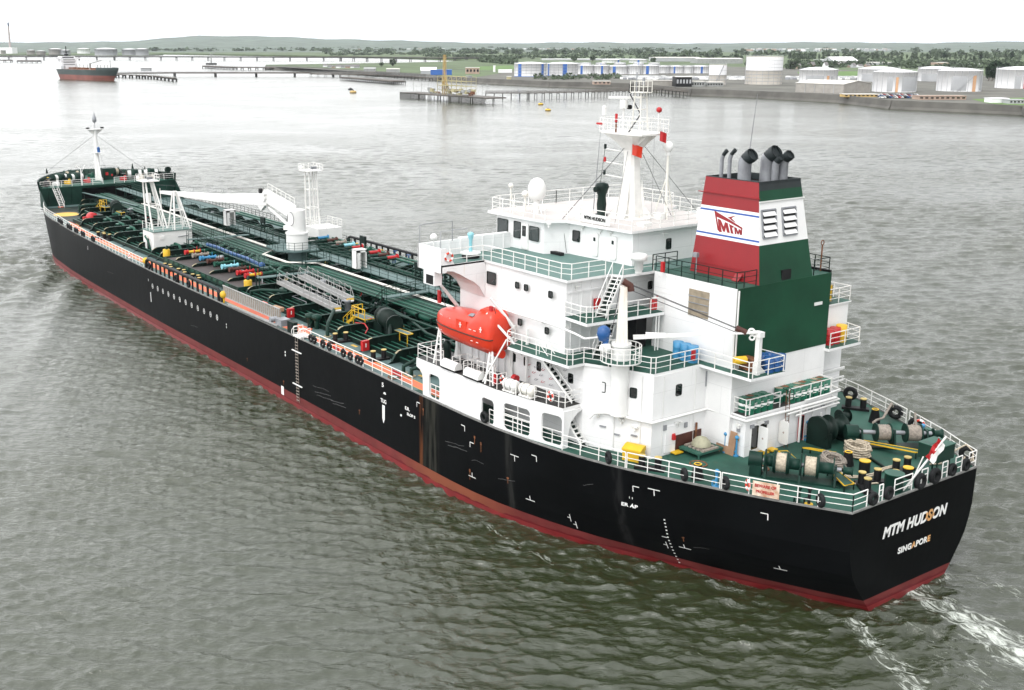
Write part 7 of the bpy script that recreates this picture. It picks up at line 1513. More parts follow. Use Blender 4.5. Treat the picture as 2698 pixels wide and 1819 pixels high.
# hills: a ridged terrain sheet behind the plain
def hills():
    rg = random.Random(3); mb = MB(); rows = []
    prof = [(-300,98.5),(0,97.5),(150,101),(300,100),(400,94),(480,84),(540,80),(640,79.5),(760,79),(830,84),(1000,92),(1200,95),(1300,95),(1500,97),(1700,98.5),(2000,99),(2200,98),(2400,99.5),(2600,97),(2900,96)]
    prof = [(x,y+18.3) for x,y in prof]
    prof = [(-300,115.5),(0,114.5),(150,114.5),(300,112),(420,108),(480,101),(540,98.5),(640,98),(760,98.5),(830,103),(1000,108.5),(1200,114),(1300,115.5),(1500,114),(1700,116),(2000,115),(2200,113.5),(2400,115),(2600,112.5),(2900,112)]
    def hz(px): return lerp1(px, prof)
    D = [4200,5200,6200,7200,8200,9200,10000,11000]
    n = 120
    for k, d in enumerate(D):
        r = []
        for i in range(n+1):
            px = -300+3200*i/n; hgt = (114.1-hz(px))*9200/2943+37; hgt = max(6, hgt)+ (3*math.sin(px*.013)+2.5*math.sin(px*.05+k)+3*rg.random())
            f = [0,.1,.3,.55,.8,1,.9,.5][k]; v = CFW*CF+CRT*(px-CPX); v = Vector((v.x,v.y,0)).normalized(); c = abs(v.dot(Vector((CFW.x,CFW.y,0)).normalized()))
            p = CPOS+v*(d/c); r.append((p.x,p.y,4+hgt*f))
        rows.append(r)
    mb.add([p for r in rows for p in r], [(i*(n+1)+j,i*(n+1)+j+1,(i+1)*(n+1)+j+1,(i+1)*(n+1)+j) for i in range(len(D)-1) for j in range(n)], 0, True)
    tag(mb.build('hills', M['hillfield']), kind='structure')
hills()

# sea wall
P = [Vector((p.x,p.y,0)) for p in sw]; mb = MB()
for a, c in zip(P, P[1:]):
    t = (c-a).normalized(); s = Vector((-t.y,t.x,0)); s = s if s.dot(Vector((CFW.x,CFW.y,0))) < 0 else -s
    mb.extrude([a+s*3.0+Vector((0,0,-1)), a+s*1.4+Vector((0,0,1.4)), a+s*.9+Vector((0,0,4.9)), a-s*.1+Vector((0,0,5.0)), a-s*1.5+Vector((0,0,4.0)), a-s*1.5+Vector((0,0,-1))], c-a)
tag(mb.build('sea_wall', M['conc']), 'long grey concrete sea wall along the far shore in front of the tanks', 'wall')

def basis(p):    # local right/forward seen from the river, world axes along the shore
    return Vector((CRT.x,CRT.y,0)).normalized(), Vector((CFW.x,CFW.y,0)).normalized()
RX, FX = basis(None)
def pxw(px0, px1, py, z): a = at(px0,py,z); b_ = at(px1,py,z); return a.lerp(b_,.5), (b_-a).length
def zat(p, py):      # height over point p of the pixel row py
    d = (p-CPOS); f = d.dot(CFW); u = d.dot(CUP); want = (CPY-py)/CF
    # (u + dz*CUP.z)/(f + dz*CFW.z) = want
    return p.z+(want*f-u)/(CUP.z-want*CFW.z)
def tank(px0, px1, pyb, pyt, m='tankw', stripes=(), lab='', grp=None, dome=.10, rings=0, stair=False, z=LZ, name='storage_tank', rail=True):
    c, w_ = pxw(px0, px1, pyb, z); r = w_/2; c = c+FX*r*.98; h = zat(c-FX*r*.0, pyt)-z; o = Vector((c.x,c.y,z))
    root = empty(name, o, 0, lab, 'storage tank', grp)
    mb = MB(); mb.lathe([(r,0),(r,h),(r*1.01,h),(r*1.01,h+.25),(r*.98,h+.25)], (0,0,0), 40); 
    for k in range(rings): mb.torus((0,0,h*(k+1)/(rings+1)),(0,0,1),r+.05,.22,40,4,1)
    for k in range(20): a = k*math.pi/10; mb.box(r*math.cos(a)-.12,r*math.cos(a)+.12,r*math.sin(a)-.12,r*math.sin(a)+.12,0,h,1)
    mb.build('tank_shell', [M[m],M['tankg']], root)
    mb = MB(); mb.lathe([(r*.98,h+.1),(r*.6,h+.1+r*dome*.7),(r*.2,h+.1+r*dome),(0,h+.1+r*dome)], (0,0,0), 40); mb.build('tank_roof', M['tankw' if m != 'tankc' else 'tankc'], root)
    for (u0, u1, v0, v1, sm) in stripes:      # u: -1..1 across the face seen from the river
        mb = MB(); a0, a1 = math.asin(u0), math.asin(u1); n = max(4, int((a1-a0)/.1)); vs = []
        for k in range(n+1):
            a = a0+(a1-a0)*k/n; d = RX*math.sin(a)-FX*math.cos(a); vs += [d*(r+.14)+Vector((0,0,h*v0)), d*(r+.14)+Vector((0,0,h*v1))]
        mb.add(vs, [(2*k,2*k+1,2*k+3,2*k+2) for k in range(n)]); mb.build('painted_panel', M[sm], root)
    if stair:
        mb = MB(); P = []
        for k in range(11):
            a = -.5+k*.09; d = RX*math.sin(a)-FX*math.cos(a); P.append(d*(r+.5)+Vector((0,0,h*k/10)))
        mb.tube(P,.18,4); mb.tube([p+Vector((0,0,1.1)) for p in P],.08,4); mb.build('tank_stair', M['tankg'], root)
    if rail:
        mb = MB(); mb.rail([(r*math.cos(k*math.pi/12),r*math.sin(k*math.pi/12),h+.2) for k in range(24)],1.2,2,3,.06,closed=True); mb.build('tank_railing', M['tankg'], root)
    return root
B3 = zf(.4291,1700,80); B2 = zf(.3869,850,80); B1 = zf(.3869,0,40)
def T3(a0, a1, b_, t_, *k, **kk): return tank(B3(a0,0)[0], B3(a1,0)[0], B3(0,b_)[1], B3(0,t_)[1], *k, **kk)
def T2(a0, a1, b_, t_, *k, **kk): return tank(B2(a0,0)[0], B2(a1,0)[0], B2(0,b_)[1], B2(0,t_)[1], *k, **kk)
def T1(a0, a1, b_, t_, *k, **kk): return tank(B1(a0,0)[0], B1(a1,0)[0], B1(0,b_)[1], B1(0,t_)[1], *k, **kk)
G1 = 'white tanks with blue stripes'; G2 = 'white tanks with grey and orange panels'; G3 = 'white tanks of the middle cluster'
T2(1313,1532,318,228,'tankw',[(-.8,-.62,0,1,'tankb'),(.62,.78,0,1,'tankb'),(-1,1,0,.04,'tankb')],'large white tank with two blue stripes, leftmost of the tank farm',G1,rings=3)
T2(1536,1748,312,228,'tankw',[(-.95,-.88,0,1,'tankb'),(-.08,.2,0,1,'tankb'),(-1,1,0,.04,'tankb')],'large white tank with one broad blue stripe, second of the tank farm from the left',G1,rings=3)
for i, (a0, a1, t_) in enumerate([(1745,1850,240),(1845,1955,242),(1950,2090,245),(2085,2185,240),(2180,2300,242)]):
    T2(a0,a1,300,t_,'tankw',[((-.75,-.5,0,1,'tankb'),(-.1,.15,0,1,'tankb'),(-.6,-.35,0,1,'tankb'),(.5,.7,0,1,'tankg'),(-.6,-.3,0,1,'tankb'))[i]],'small blue striped white tank, %s from the left in the low row' % ordn(i),G1)
T2(1912,2038,222,202,'tankw',[(.55,.75,0,1,'tankb')],'white tank with a blue stripe standing above the low row, left of two',G1,z=7); T2(2097,2222,222,202,'tankw',[(-.25,-.05,0,1,'tankb')],'white tank with a blue stripe standing above the low row, right of two',G1,z=7)
for i, (a0, a1) in enumerate([(2,82),(78,155),(152,243),(240,300),(295,400)]): T3(a0,a1,265,222,'tankw',[[(-.9,-.6,0,1,'tankb')],[(.2,.35,0,1,'tankg')],[(-.5,-.3,0,1,'tankb')],[(.3,.5,0,1,'tankg')],[(-.15,.1,0,1,'tankb')]][i],'small white tank left of the tall grey tank, %s from the left' % ordn(i),G3)
for i, (a0, a1, b_, t_) in enumerate([(1760,1830,287,226),(1865,1935,286,226),(1990,2070,286,226),(2120,2190,285,226),(2225,2300,285,226),(1700,1760,285,228)]): T2(a0,a1,b_,t_,'tankw',[(-.3,-.05,0,1,'tankb')] if i%2 else (),'white tank standing in the rear row of the blue striped tanks, %s built there' % ordn(i) if False else 'white tank in the rear row of the low blue striped tanks, %s' % ('leftmost but one','third','fourth','fifth','sixth','leftmost')[i],G1,z=LZ)
T3(645,866,335,165,'tankc',[(-1,1,.52,1,'tankw')],'tall cream and white tank with horizontal rings beside the grey shed',None,dome=.02,rings=7)
T3(402,507,335,215,'tankc',[(-1,1,.5,1,'tankw')],'slim cream and white tank with a slanting stair beside the tall ringed tank',None,dome=.02,rings=3,stair=True)
T3(985,1212,322,243,'tankw',[(-.85,-.05,0,.55,'tankg'),(.12,.26,0,.55,'tanko'),(.35,.5,0,.5,'tankg'),(.8,.92,0,.6,'tankg')],'white tank with grey panels behind the grey shed roof',G2,dome=.14)
T3(1355,1600,318,238,'tankw',[(-.95,-.6,0,.6,'tankg'),(-.35,-.2,0,.6,'tankg')],'white tank half hidden behind the near pair of panelled tanks, left one',G2,dome=.12)
T3(1450,1706,382,256,'tankw',[(-.66,-.45,.05,.78,'tankg'),(-.33,-.22,0,.75,'tanko'),(-.05,.78,.05,.78,'tankg')],'nearest tank with one broad grey panel and a narrow orange stripe',G2,dome=.12,stair=False)
T3(1722,1930,316,235,'tankw',[(-.95,-.1,0,.6,'tankg'),(.05,.2,0,1,'black')],'white tank with a dark downpipe behind the nearest panelled tanks',G2,dome=.12)
T3(1852,2110,378,248,'tankw',[(-.7,-.1,.05,.75,'tankg'),(.18,.36,0,.78,'tanko'),(.62,.9,.05,.78,'tankg')],'nearest tank with a slanting stair and a wide orange stripe',G2,dome=.12,stair=True)
T3(2226,2500,360,240,'tankw',[(-.6,-.4,0,.65,'tankg'),(-.3,-.15,0,.7,'redp')],'white panelled tank cut by the right edge of the picture',G2,dome=.12)
for i, (a0, a1, b_, t_, m_) in enumerate([(628,778,275,232,'tankg'),(820,920,274,234,'tankg'),(915,1002,275,232,'tankg'),(322,408,270,232,'shed'),(405,470,270,240,'tankg'),(515,600,262,230,'tankw'),(0,34,268,240,'shed'),(175,230,270,240,'shed'),(240,300,270,246,'shed')]):
    T1(a0,a1,b_,t_,m_,(),'distant %s tank on the left shore, %s' % (('grey','grey','grey','beige','grey','white','beige','beige','beige')[i], ('first right of the moored ship','second right of the moored ship','third right of the moored ship','behind the moored ship stern','directly left of the moored ship bridge','right behind the moored ship bridge','at the picture edge','just right of the chimney building','between the chimney and the moored ship')[i]),'distant tanks on the left shore',rail=False,z=3)
# power station chimney
c, w_ = pxw(*(B1(60,0)[0], B1(84,0)[0]), B1(0,262)[1], 3); root = empty('power_station', Vector((c.x,c.y,3)), 0, 'tall slim dark topped chimney above a pale power station block', 'power station')
hC = zat(Vector((c.x,c.y,3)), B1(0,50)[1])-3; r = w_/2*.55
mb = MB(); mb.lathe([(r*1.15,0),(r*.95,hC*.5),(r*.85,hC*.88)], (0,0,0), 20); mb.build('chimney', M['chim'], root); mb = MB(); mb.lathe([(r*.86,hC*.88),(r*.8,hC)], (0,0,0), 20); mb.build('chimney_top', M['funblue'] if False else plain('dark blue chimney top',(.05,.08,.14)), root)
mb = MB(); bw = (at(*B1(132,268),3)-at(*B1(35,268),3)).length
mb.cbox((RX.x*bw*.0-FX.x*20, -FX.y*20, 10),(50,bw,20),rz=math.atan2(RX.y,RX.x)-math.pi/2); mb.cbox((-FX.x*10-RX.x*bw*.9,-FX.y*10-RX.y*bw*.9,8),(40,bw*.8,16),rz=math.atan2(RX.y,RX.x)-math.pi/2); mb.build('turbine_hall', M['tankw'], root)

# buildings
def shed(px0, px1, pyb, pyt, depth, m, mr, lab, name='warehouse', cat='building', z=LZ, roofh=.25, wins=0, ang=0.0, grp=None, winm='glass'):
    a = at(px0,pyb,z); b_ = at(px1,pyb,z); d = (b_-a); L_ = d.length; u = d.normalized(); f = Vector((-u.y,u.x,0)); f = f if f.dot(FX) > 0 else -f
    h = zat(a.lerp(b_,.5), pyt)-z; root = empty(name, Vector((a.x,a.y,z)), 0, lab, cat, grp); hw = h*(1-roofh)
    mb = MB(); mb.extrude([Vector((0,0,0)),Vector((0,0,hw)),f*depth/2+Vector((0,0,h)) if roofh else Vector((0,0,h)),f*depth+Vector((0,0,hw)),f*depth], u*L_); mb.build('wall', M[m], root)
    mb = MB(); e = .25
    for s0, s1 in ((f*-.3,f*depth/2),(f*(depth+.3),f*depth/2)):
        mb.extrude([s0-u*.3+Vector((0,0,hw+.02)), s1-u*.3+Vector((0,0,h+.02)), s1-u*.3+Vector((0,0,h+e)), s0-u*.3+Vector((0,0,hw+e))], u*(L_+.6))
    mb.build('roof', M[mr], root)
    for k in range(wins):
        c = u*L_*(k+.5)/wins; mb = MB(); q = [c-u*L_/wins*.28-f*.05+Vector((0,0,hw*.35)), c+u*L_/wins*.28-f*.05+Vector((0,0,hw*.35)), c+u*L_/wins*.28-f*.05+Vector((0,0,hw*.75)), c-u*L_/wins*.28-f*.05+Vector((0,0,hw*.75))]; mb.extrude(q, f*.1); mb.build('window', M[winm], root)
    return root
def S3(a0, a1, b_, t_, *k, **kk): return shed(B3(a0,0)[0], B3(a1,0)[0], B3(0,b_)[1], B3(0,t_)[1], *k, **kk)
def S2(a0, a1, b_, t_, *k, **kk): return shed(B2(a0,0)[0], B2(a1,0)[0], B2(0,b_)[1], B2(0,t_)[1], *k, **kk)
q0 = at(*B3(742,372),LZ); q1 = at(*B3(922,381),LZ); q2 = at(*B3(1215,392),LZ)
root = empty('long_shed', Vector((q1.x,q1.y,LZ)), 0, 'large low beige grey clad shed with a pale roof on the quay', 'building'); o = Vector((q1.x,q1.y,LZ)); dpt = Vector((q2.x-q1.x,q2.y-q1.y,0)); sd_ = Vector((q0.x-q1.x,q0.y-q1.y,0)); u = dpt.normalized(); f = Vector((-u.y,u.x,0)); f = f if f.dot(FX) > 0 else -f; Ls = dpt.length; Wd = 34
mb = MB(); mb.extrude([Vector((0,0,0)),Vector((0,0,6.2)),f*Wd/2+Vector((0,0,8.2)),f*Wd+Vector((0,0,6.2)),f*Wd], u*Ls); mb.build('wall', M['shed'], root)
mb = MB()
for s0, s1 in ((f*-.4,f*Wd/2),(f*(Wd+.4),f*Wd/2)): mb.extrude([s0-u*.4+Vector((0,0,6.22)), s1-u*.4+Vector((0,0,8.22)), s1-u*.4+Vector((0,0,8.5)), s0-u*.4+Vector((0,0,6.5))], u*(Ls+.8))
mb.build('roof', M['shedroof'], root)
mb = MB()
for k in range(1,5): mb.extrude([u*Ls*k/5-f*.1, u*Ls*k/5-f*.1+Vector((0,0,6.2)), u*(Ls*k/5+.3)-f*.1+Vector((0,0,6.2)), u*(Ls*k/5+.3)-f*.1], -f*.15); nxt(mb)
build_each(mb, 'downpipe', M['tankg'], root)
S3(0,185,342,312,20,'shed','shed','low windowless grey shed left of the jetty control building',roofh=.05)
S3(188,285,348,285,14,'black','shedroof','three storey dark glazed jetty control building at the head of the long jetty',name='control_building',roofh=.05,wins=5,winm='tankg'); S3(268,362,347,315,12,'structgrey','shedroof','low office wing beside the jetty control building',roofh=.05,wins=6); S3(380,478,346,320,12,'structgrey','shedroof','small white roofed office right of the jetty control building',roofh=.05,wins=6)
S3(1680,1970,428,405,10,'brick','brick','pinkish brick low building with small windows behind the sea wall',roofh=.04,wins=9); S3(1222,1430,411,394,8,'craneyel','shedroof','row of tan cabins behind the sea wall left of the parked cars',roofh=.05,wins=8)
S3(2128,2230,448,420,9,'tankw','tankw','white box shaped plant cabin behind the sea wall near the right edge',roofh=.04); S3(2235,2326,453,428,8,'tankg','tankg','grey plant container with cooling fans at the right edge',roofh=.04,wins=4)
S3(1160,1310,208,165,60,'tankg','tankw','white pitched roof warehouse beyond the trees',roofh=.6); S3(60,340,192,166,60,'tankg','shedroof','long pale warehouse behind the tanks, left one',roofh=.15); S3(320,600,205,172,50,'structgrey','shedroof','long pale warehouse behind the tanks, right one',roofh=.15); S3(1365,1510,212,197,40,'tankg','shedroof','flat pale warehouse beyond the panelled tanks',roofh=.15); S3(1080,1240,198,180,40,'tankg','tankw','flat white warehouse left of the pitched roof warehouse',roofh=.1)
S3(1800,1860,215,198,30,'brick','shedroof','brown block with a tall aerial far behind the panelled tanks',roofh=.1); S3(2010,2060,218,205,30,'tankg','tankw','small white shed far right beyond the tanks',roofh=.3)
S2(668,775,300,255,22,'tankg','tankw','white pitched roof shed beside the blue machinery on the far quay',roofh=.45); S2(434,524,288,262,20,'structgrey','shedroof','long low white shed with a flat roof on the far quay',roofh=.15); S2(975,1068,298,255,14,'brick','shedroof','cream and brown office block with dark windows right of the loading tower',roofh=.03,wins=4); S2(280,360,280,255,20,'structgrey','structgrey','grey roofed shed left of the long low white shed',roofh=.4)
S2(735,880,305,270,10,'tankb','tankb','blue pipe loading machinery block behind the loading tower',roofh=.05); S2(1200,1290,290,270,12,'tankw','tankw','group of white plant cabins left of the tank farm',roofh=.1); S2(1255,1284,335,315,5,'pipeyel','shedroof','little hut on the sea wall left of the tank farm',roofh=.1); S2(1500,2130,205,196,40,'tankg','tankw','very long low white warehouse behind the blue striped tanks',roofh=.2)
S2(1163,1176,285,243,4,'tankw','tankw','slim white silo left of the tank farm',roofh=.05,name='silo'); S2(1845,1960,370,348,8,'brick','shedroof','low brick substation with a white roof at the sea wall',roofh=.05,wins=4)
for i, (a0, b_, t_, w_) in enumerate([(2,250,232,26),(35,255,236,22),(62,258,240,20),(90,258,236,30),(125,258,238,24),(155,260,236,30),(190,258,236,22),(215,258,236,34)]):
    S2(a0,a0+w_,b_,t_,10,['tankw','tankg','brick'][i%3],'houserf','small shoreline house on the far left quay, %s from the left' % ordn(i),name='house',cat='house',roofh=.5,grp='shoreline houses')
hr = random.Random(5)
for i in range(14):
    a0 = 880+i*36+hr.random()*16; S3(a0,a0+16+hr.random()*16,238-hr.random()*26,222-hr.random()*26-3,12,['tankw','brick','tankg'][i%3],'houserf','small house among the trees beyond the tanks, %s from the left' % ordn(i),name='house',cat='house',roofh=.5,grp='houses among the trees')
# parked cars and wrapped white goods in the yards
def car(p, c, rz, lab=None):
    root = empty('parked_car', p, rz); mb = MB(); mb.extrude([(-2.1,-.85,.3),(2.1,-.85,.3),(2.15,-.85,.85),(1.2,-.85,.95),(.6,-.85,1.45),(-1.1,-.85,1.45),(-1.7,-.85,.95),(-2.1,-.85,.9)],(0,1.7,0)); mb.build('car_body', M[c], root)
    mb = MB(); mb.extrude([(-1.55,-.87,1.0),(1.05,-.87,1.0),(.55,-.87,1.4),(-1.05,-.87,1.4)],(0,1.74,0)); mb.build('side_window', M['glass'], root)
    for x in (-1.3,1.3):
        for y in (-.8,.8): mb = MB(); mb.cyl((x,y-.1,.32),.32,.2,10,axis='Y'); mb.build('wheel', M['rubber'], root)
    return root
proto = {}
cols = ['letter','steel','bluep','black','whiteplain','redp']
k = 0
for row in range(3):
    for i in range(13):
        c = cols[(i*5+row*2)%6]; p = at(*B3(1440+i*18+row*9, 405+row*7), LZ)+Vector((0,0,.1))
        if c in proto: r = copy_tree(proto[c]); r.location = p
        else: r = car(p, c, .3); proto[c] = r
        tag(r, '%s car parked behind the sea wall, %s from the left in the %s row' % ({'letter':'white','steel':'silver','bluep':'blue','black':'black','whiteplain':'white','redp':'red'}[c], ordn(i), ('far','middle','near')[row]), 'car', 'cars parked behind the sea wall')
mb = MB(); g = random.Random(9)
for i in range(900):
    u_ = g.random(); a_ = 20+u_*1320; bb = 290+g.random()*14
    if 400 < a_ < 510 or 645 < a_ < 870: continue
    p = at(*B3(a_, bb), LZ); mb.cbox(p+Vector((0,0,.8)),(4.3,1.8,1.5),g.choice([0,0,1,2]),g.random())
for i in range(260):
    p = at(*B2(2040+g.random()*290, 318+g.random()*18), LZ); mb.cbox(p+Vector((0,0,.8)),(4.3,1.8,1.5),g.choice([0,0,1,2]),g.random())
tag(mb.build('rows_of_stored_cars', [M['letter'],M['tankg'],M['steel']]), 'dense rows of white and grey stored vehicles in the yard behind the tanks', 'stored cars', kind='stuff')
# vegetation: leafy clumps made of many small faces
def crown(mb, c, r, h, n, g, mi=0, leaf=.5):
    for i in range(n):
        th = g.random()*6.283; ph = math.acos(2*g.random()-1); q = (.55+.45*g.random()); x, y, z = q*r*math.sin(ph)*math.cos(th), q*r*math.sin(ph)*math.sin(th), q*h/2*math.cos(ph)
        s = leaf*(.6+.8*g.random()); a = Vector((g.random()-.5,g.random()-.5,g.random()-.5)).normalized()*s; b_ = Vector((g.random()-.5,g.random()-.5,g.random()-.5)).normalized()*s; o = Vector(c)+Vector((x,y,z)); mb.add([o-a,o+b_,o+a,o-b_], [(0,1,2,3)], mi)
def tree(name, p, h, r, m, lab, grp, g, n=90, cat='tree', lf=.18):
    root = empty(name, p, 0, lab, cat, grp); mb = MB(); mb.tube([(0,0,0),(.1,0,h*.35),(0,.1,h*.6)],[r*.12,r*.08,r*.04],6); mb.build('trunk', M['trunk'], root)
    mb = MB(); crown(mb, (0,0,h*.58), r, h*.84, n, g, 0, lf*h); mb.build('crown', M[m], root); return root
g = random.Random(21)
tp = [tree('poplar_tree', (0,0,0), 13, 2.4, 'leaf', 'x', 'row of slender poplars', g, 80, lf=.1) for _ in range(2)]
k = 0
for i in range(46):
    px, py = B3(880+i*30+g.random()*10, 181+4*math.sin(i*.4)); r = tp[i] if i < 2 else copy_tree(tp[i%2]); r.location = at(px, py, LZ); s = .8+.45*g.random(); r.scale = (s,s,s)
    tag(r, 'slender poplar in the distant row of poplars behind the tank farm', 'tree', 'row of slender poplars')
tc_ = [tree('dark_conifer', (0,0,0), 15, 2.6, 'leafd', 'x', 'dark conifer screen', g, 130, lf=.11) for _ in range(2)]
for i in range(16):
    r = tc_[i] if i < 2 else copy_tree(tc_[i%2]); r.location = at(*B3(2106+i*7.8, 312-(i%3)*8), LZ); s = .9+.25*g.random(); r.scale = (s,s,s); tag(r, 'dark conifer in the dense screen between the two right hand tanks', 'tree', 'dark conifer screen')
for i, (a, b_, s) in enumerate([(2250,185,1.0),(1835,182,.9),(560,160,.8),(2060,190,.8)]): r = copy_tree(tc_[0]); r.location = at(*B3(a,b_), LZ); r.scale = (s*1.2,)*3; tag(r, ['lone tall dark tree on the skyline near the right edge','dark tree above the panelled tanks','dark tree above the pale warehouse roofs','dark tree right of the panelled tanks'][i], 'tree')
rb = [tree('round_tree', (0,0,0), 11, 5.5, 'leaf', 'x', 'y', g, 150, lf=.14) for _ in range(3)]
spots = [(B2(1712,215),1.1,'round tree behind the second blue striped tank, left one'),(B2(1838,212),1.0,'round tree behind the low row of blue striped tanks'),(B2(478,245),1.0,'dark round tree standing on the marsh left of the sheds'),(B2(2250,225),.9,'round tree right of the raised blue striped tanks'),(B3(905,240),1.2,'round tree right of the tall ringed tank, near one'),(B3(935,222),1.1,'round tree right of the tall ringed tank, far one'),(B3(630,230),.9,'round tree left of the tall ringed tank'),(B2(400,248),.6,'small round tree left of the dark marsh tree')]
for i, (q, s, lab) in enumerate(spots): r = rb[i] if i < 3 else copy_tree(rb[i%3]); r.location = at(*q, LZ); r.scale = (s,s,s*.95); tag(r, lab, 'tree', 'round trees among the tanks')
def scrub(name, pts, n, hh, g, m='leaf', lf=1.6, lab=''):
    mb = MB()
    for i in range(n):
        a, c, wdt = pts[g.randrange(len(pts))]; t = g.random(); px = a[0]+(c[0]-a[0])*t; py = a[1]+(c[1]-a[1])*t+(g.random()-.5)*wdt; p = at(px,py,LZ); s = hh*(.5+.8*g.random())
        crown(mb, (p.x,p.y,LZ+s*.4), s*(.8+.8*g.random()), s*1.1, 22, g, 0, lf*.62*s/hh)
    return tag(mb.build(name, M[m]), lab, 'woodland', kind='stuff')
scrub('quay_scrub', [(B2(1450,325),B2(2030,325),10)], 60, 3.2, g, lab='low green scrub on the quay in front of the blue striped tanks')
scrub('marsh_trees', [(B2(650,172),B2(1260,190),5),(B2(0,168),B2(900,162),5),(B2(1060,200),B2(1310,215),16)], 380, 5.0, g, lf=3.5, lab='band of trees and bushes across the marsh behind the far pier')
scrub('far_woodland', [(B2(1240,178),B2(2320,176),16),(B3(880,195),B3(2326,200),22),(B3(880,225),B3(1340,210),14),(B3(1500,215),B3(2326,225),16)], 650, 5.0, g, lf=3.5, lab='broad belt of dark woodland beyond the tank farm')
scrub('distant_hedges', [(B1(1000,240),B1(2300,236),10),(B2(0,142),B2(2300,150),16),(B3(0,135),B3(2326,140),40),(B2(0,125),B2(2300,128),28)], 800, 11, g, lf=8, lab='hedges and woods scattered over the farmland below the hills')
mb = MB(); 
for i in range(420):
    u_ = g.random(); px, py = (B3(600+g.random()*900, 102+g.random()*30) if u_ < .7 else B2(150+g.random()*1700, 110+g.random()*30)); p = at(px,max(py,118.5),LZ)
    d = (p-CPOS).length
    if d > 8500: continue
    mb.cbox(p+Vector((0,0,4+ (114-py)*0)),(14,14,9),g.choice([0,1,2]),g.random())
tag(mb.build('distant_town', [M['tankw'],M['brick'],M['tankg']]), 'scattered pale houses of a distant town on the farmland', 'town', kind='stuff')

# ------------------------------------------------------------------ piers and jetties
def jetty(path, wd, zt, n, name, lab, legw=.5, th=.9, rail=True, pipes=False, m='pierdeck', ml='pier', cross=True, legs=2):
    P = [Vector((p[0],p[1],0)) for p in path]; root = empty(name, P[0], 0, lab, 'jetty'); o = P[0]; mb = MB(); ml_ = MB(); mr = MB()
    for a, c in zip(P, P[1:]):
        t = (c-a).normalized(); s = Vector((-t.y,t.x,0))*wd/2; a_, c_ = a-o, c-o
        mb.extrude([a_+s+Vector((0,0,zt-th)),a_-s+Vector((0,0,zt-th)),a_-s+Vector((0,0,zt)),a_+s+Vector((0,0,zt))], c_-a_)
        k = max(1, round((c-a).length/n))
        for i in range(k+1):
            q = a_.lerp(c_, i/k)
            for j in range(legs): e = s*(-1+2*j/(legs-1)) if legs > 1 else s*0; ml_.tube([q+e*.9+Vector((0,0,-1)), q+e*.9+Vector((0,0,zt-th))], legw/2, 6)
            ml_.tube([q+s+Vector((0,0,zt-th-.4)), q-s+Vector((0,0,zt-th-.4))], legw*.5, 4); nxt(ml_)
        if rail: mr.rail([a_+s+Vector((0,0,zt)), c_+s+Vector((0,0,zt))],1.3,2,8,.07); mr.rail([a_-s+Vector((0,0,zt)), c_-s+Vector((0,0,zt))],1.3,2,8,.07)
        if pipes:
            for q_ in (-.3,0,.3): mr.tube([a_+s*q_+Vector((0,0,zt+.5)), c_+s*q_+Vector((0,0,zt+.5))],.2,5)
    mb.build('deck', M[m], root); build_each(ml_, 'pile_bent', M[ml], root)
    if rail or pipes: mr.build('rails_and_pipes', M['structgrey'] if not pipes else M['pierdeck'], root)
    return root
jetty(W(B2(1110,468),B2(1400,468),B2(1800,458),B2(2130,447),B2(2320,440),(1805,256)), 3.5, 4.2, 6, 'long_jetty', 'long pipe jetty on slender piles from the loading berth to the sea wall', .42, .5, True, True)
# loading berth
e0, e1 = at(*B2(530,462),0), at(*B2(1112,505),0); root = empty('loading_berth', Vector((e0.x,e0.y,0)), 0, 'dark timber loading berth platform in mid river with steel towers on it', 'jetty'); d = Vector((e1.x-e0.x,e1.y-e0.y,0)); u = d.normalized(); f = Vector((-u.y,u.x,0)); f = f if f.dot(FX) > 0 else -f; Lb = d.length; g = random.Random(2)
mb = MB(); mb.extrude([Vector((0,0,3.2)),Vector((0,0,4.0)),f*16+Vector((0,0,4.0)),f*16+Vector((0,0,3.2))], u*Lb); mb.build('berth_deck', M['brown'] if False else M['pierdeck'], root)
mb = MB(); 
for k in range(int(Lb/1.25)):
    t = k*1.25
    if .32*Lb < t < .58*Lb:
        if k%3 == 0: mb.tube([u*t+f*3+Vector((0,0,-1)), u*t+f*3+Vector((0,0,3.4))],.22,5); nxt(mb)
        continue
    mb.tube([u*t-f*.2+Vector((0,0,-1)), u*t-f*.2+Vector((0,0,3.6+.6*g.random()))],.3,5); nxt(mb)
for k in range(8):
    for j in (0,1): mb.tube([u*(k*Lb/8)+f*(8+j*7)+Vector((0,0,-1)), u*(k*Lb/8)+f*(8+j*7)+Vector((0,0,3.4))],.3,5); nxt(mb)
build_each(mb, 'timber_pile', M['concd'], root)
def frame(mb, o, ux, uy, nx, ny, nz, sx_, sy_, sz_, r=.16, mi=0):
    for i in range(nx+1):
        for j in range(ny+1): mb.tube([o+ux*i*sx_+uy*j*sy_, o+ux*i*sx_+uy*j*sy_+Vector((0,0,nz*sz_))], r, 4, mi)
    for k in range(1, nz+1):
        for i in range(nx+1): mb.tube([o+ux*i*sx_+Vector((0,0,k*sz_)), o+ux*i*sx_+uy*ny*sy_+Vector((0,0,k*sz_))], r, 4, mi)
        for j in range(ny+1): mb.tube([o+uy*j*sy_+Vector((0,0,k*sz_)), o+uy*j*sy_+ux*nx*sx_+Vector((0,0,k*sz_))], r, 4, mi)
        for i in range(nx): mb.tube([o+ux*i*sx_+Vector((0,0,(k-1)*sz_)), o+ux*(i+1)*sx_+Vector((0,0,k*sz_))], r*.6, 4, mi)
mb = MB(); frame(mb, u*Lb*.40+f*4+Vector((0,0,4)), u, f, 6, 2, 4, Lb*.055, 4, 3.0, .15, 0); mb.build('pipe_frame', M['pipeyel'], root)
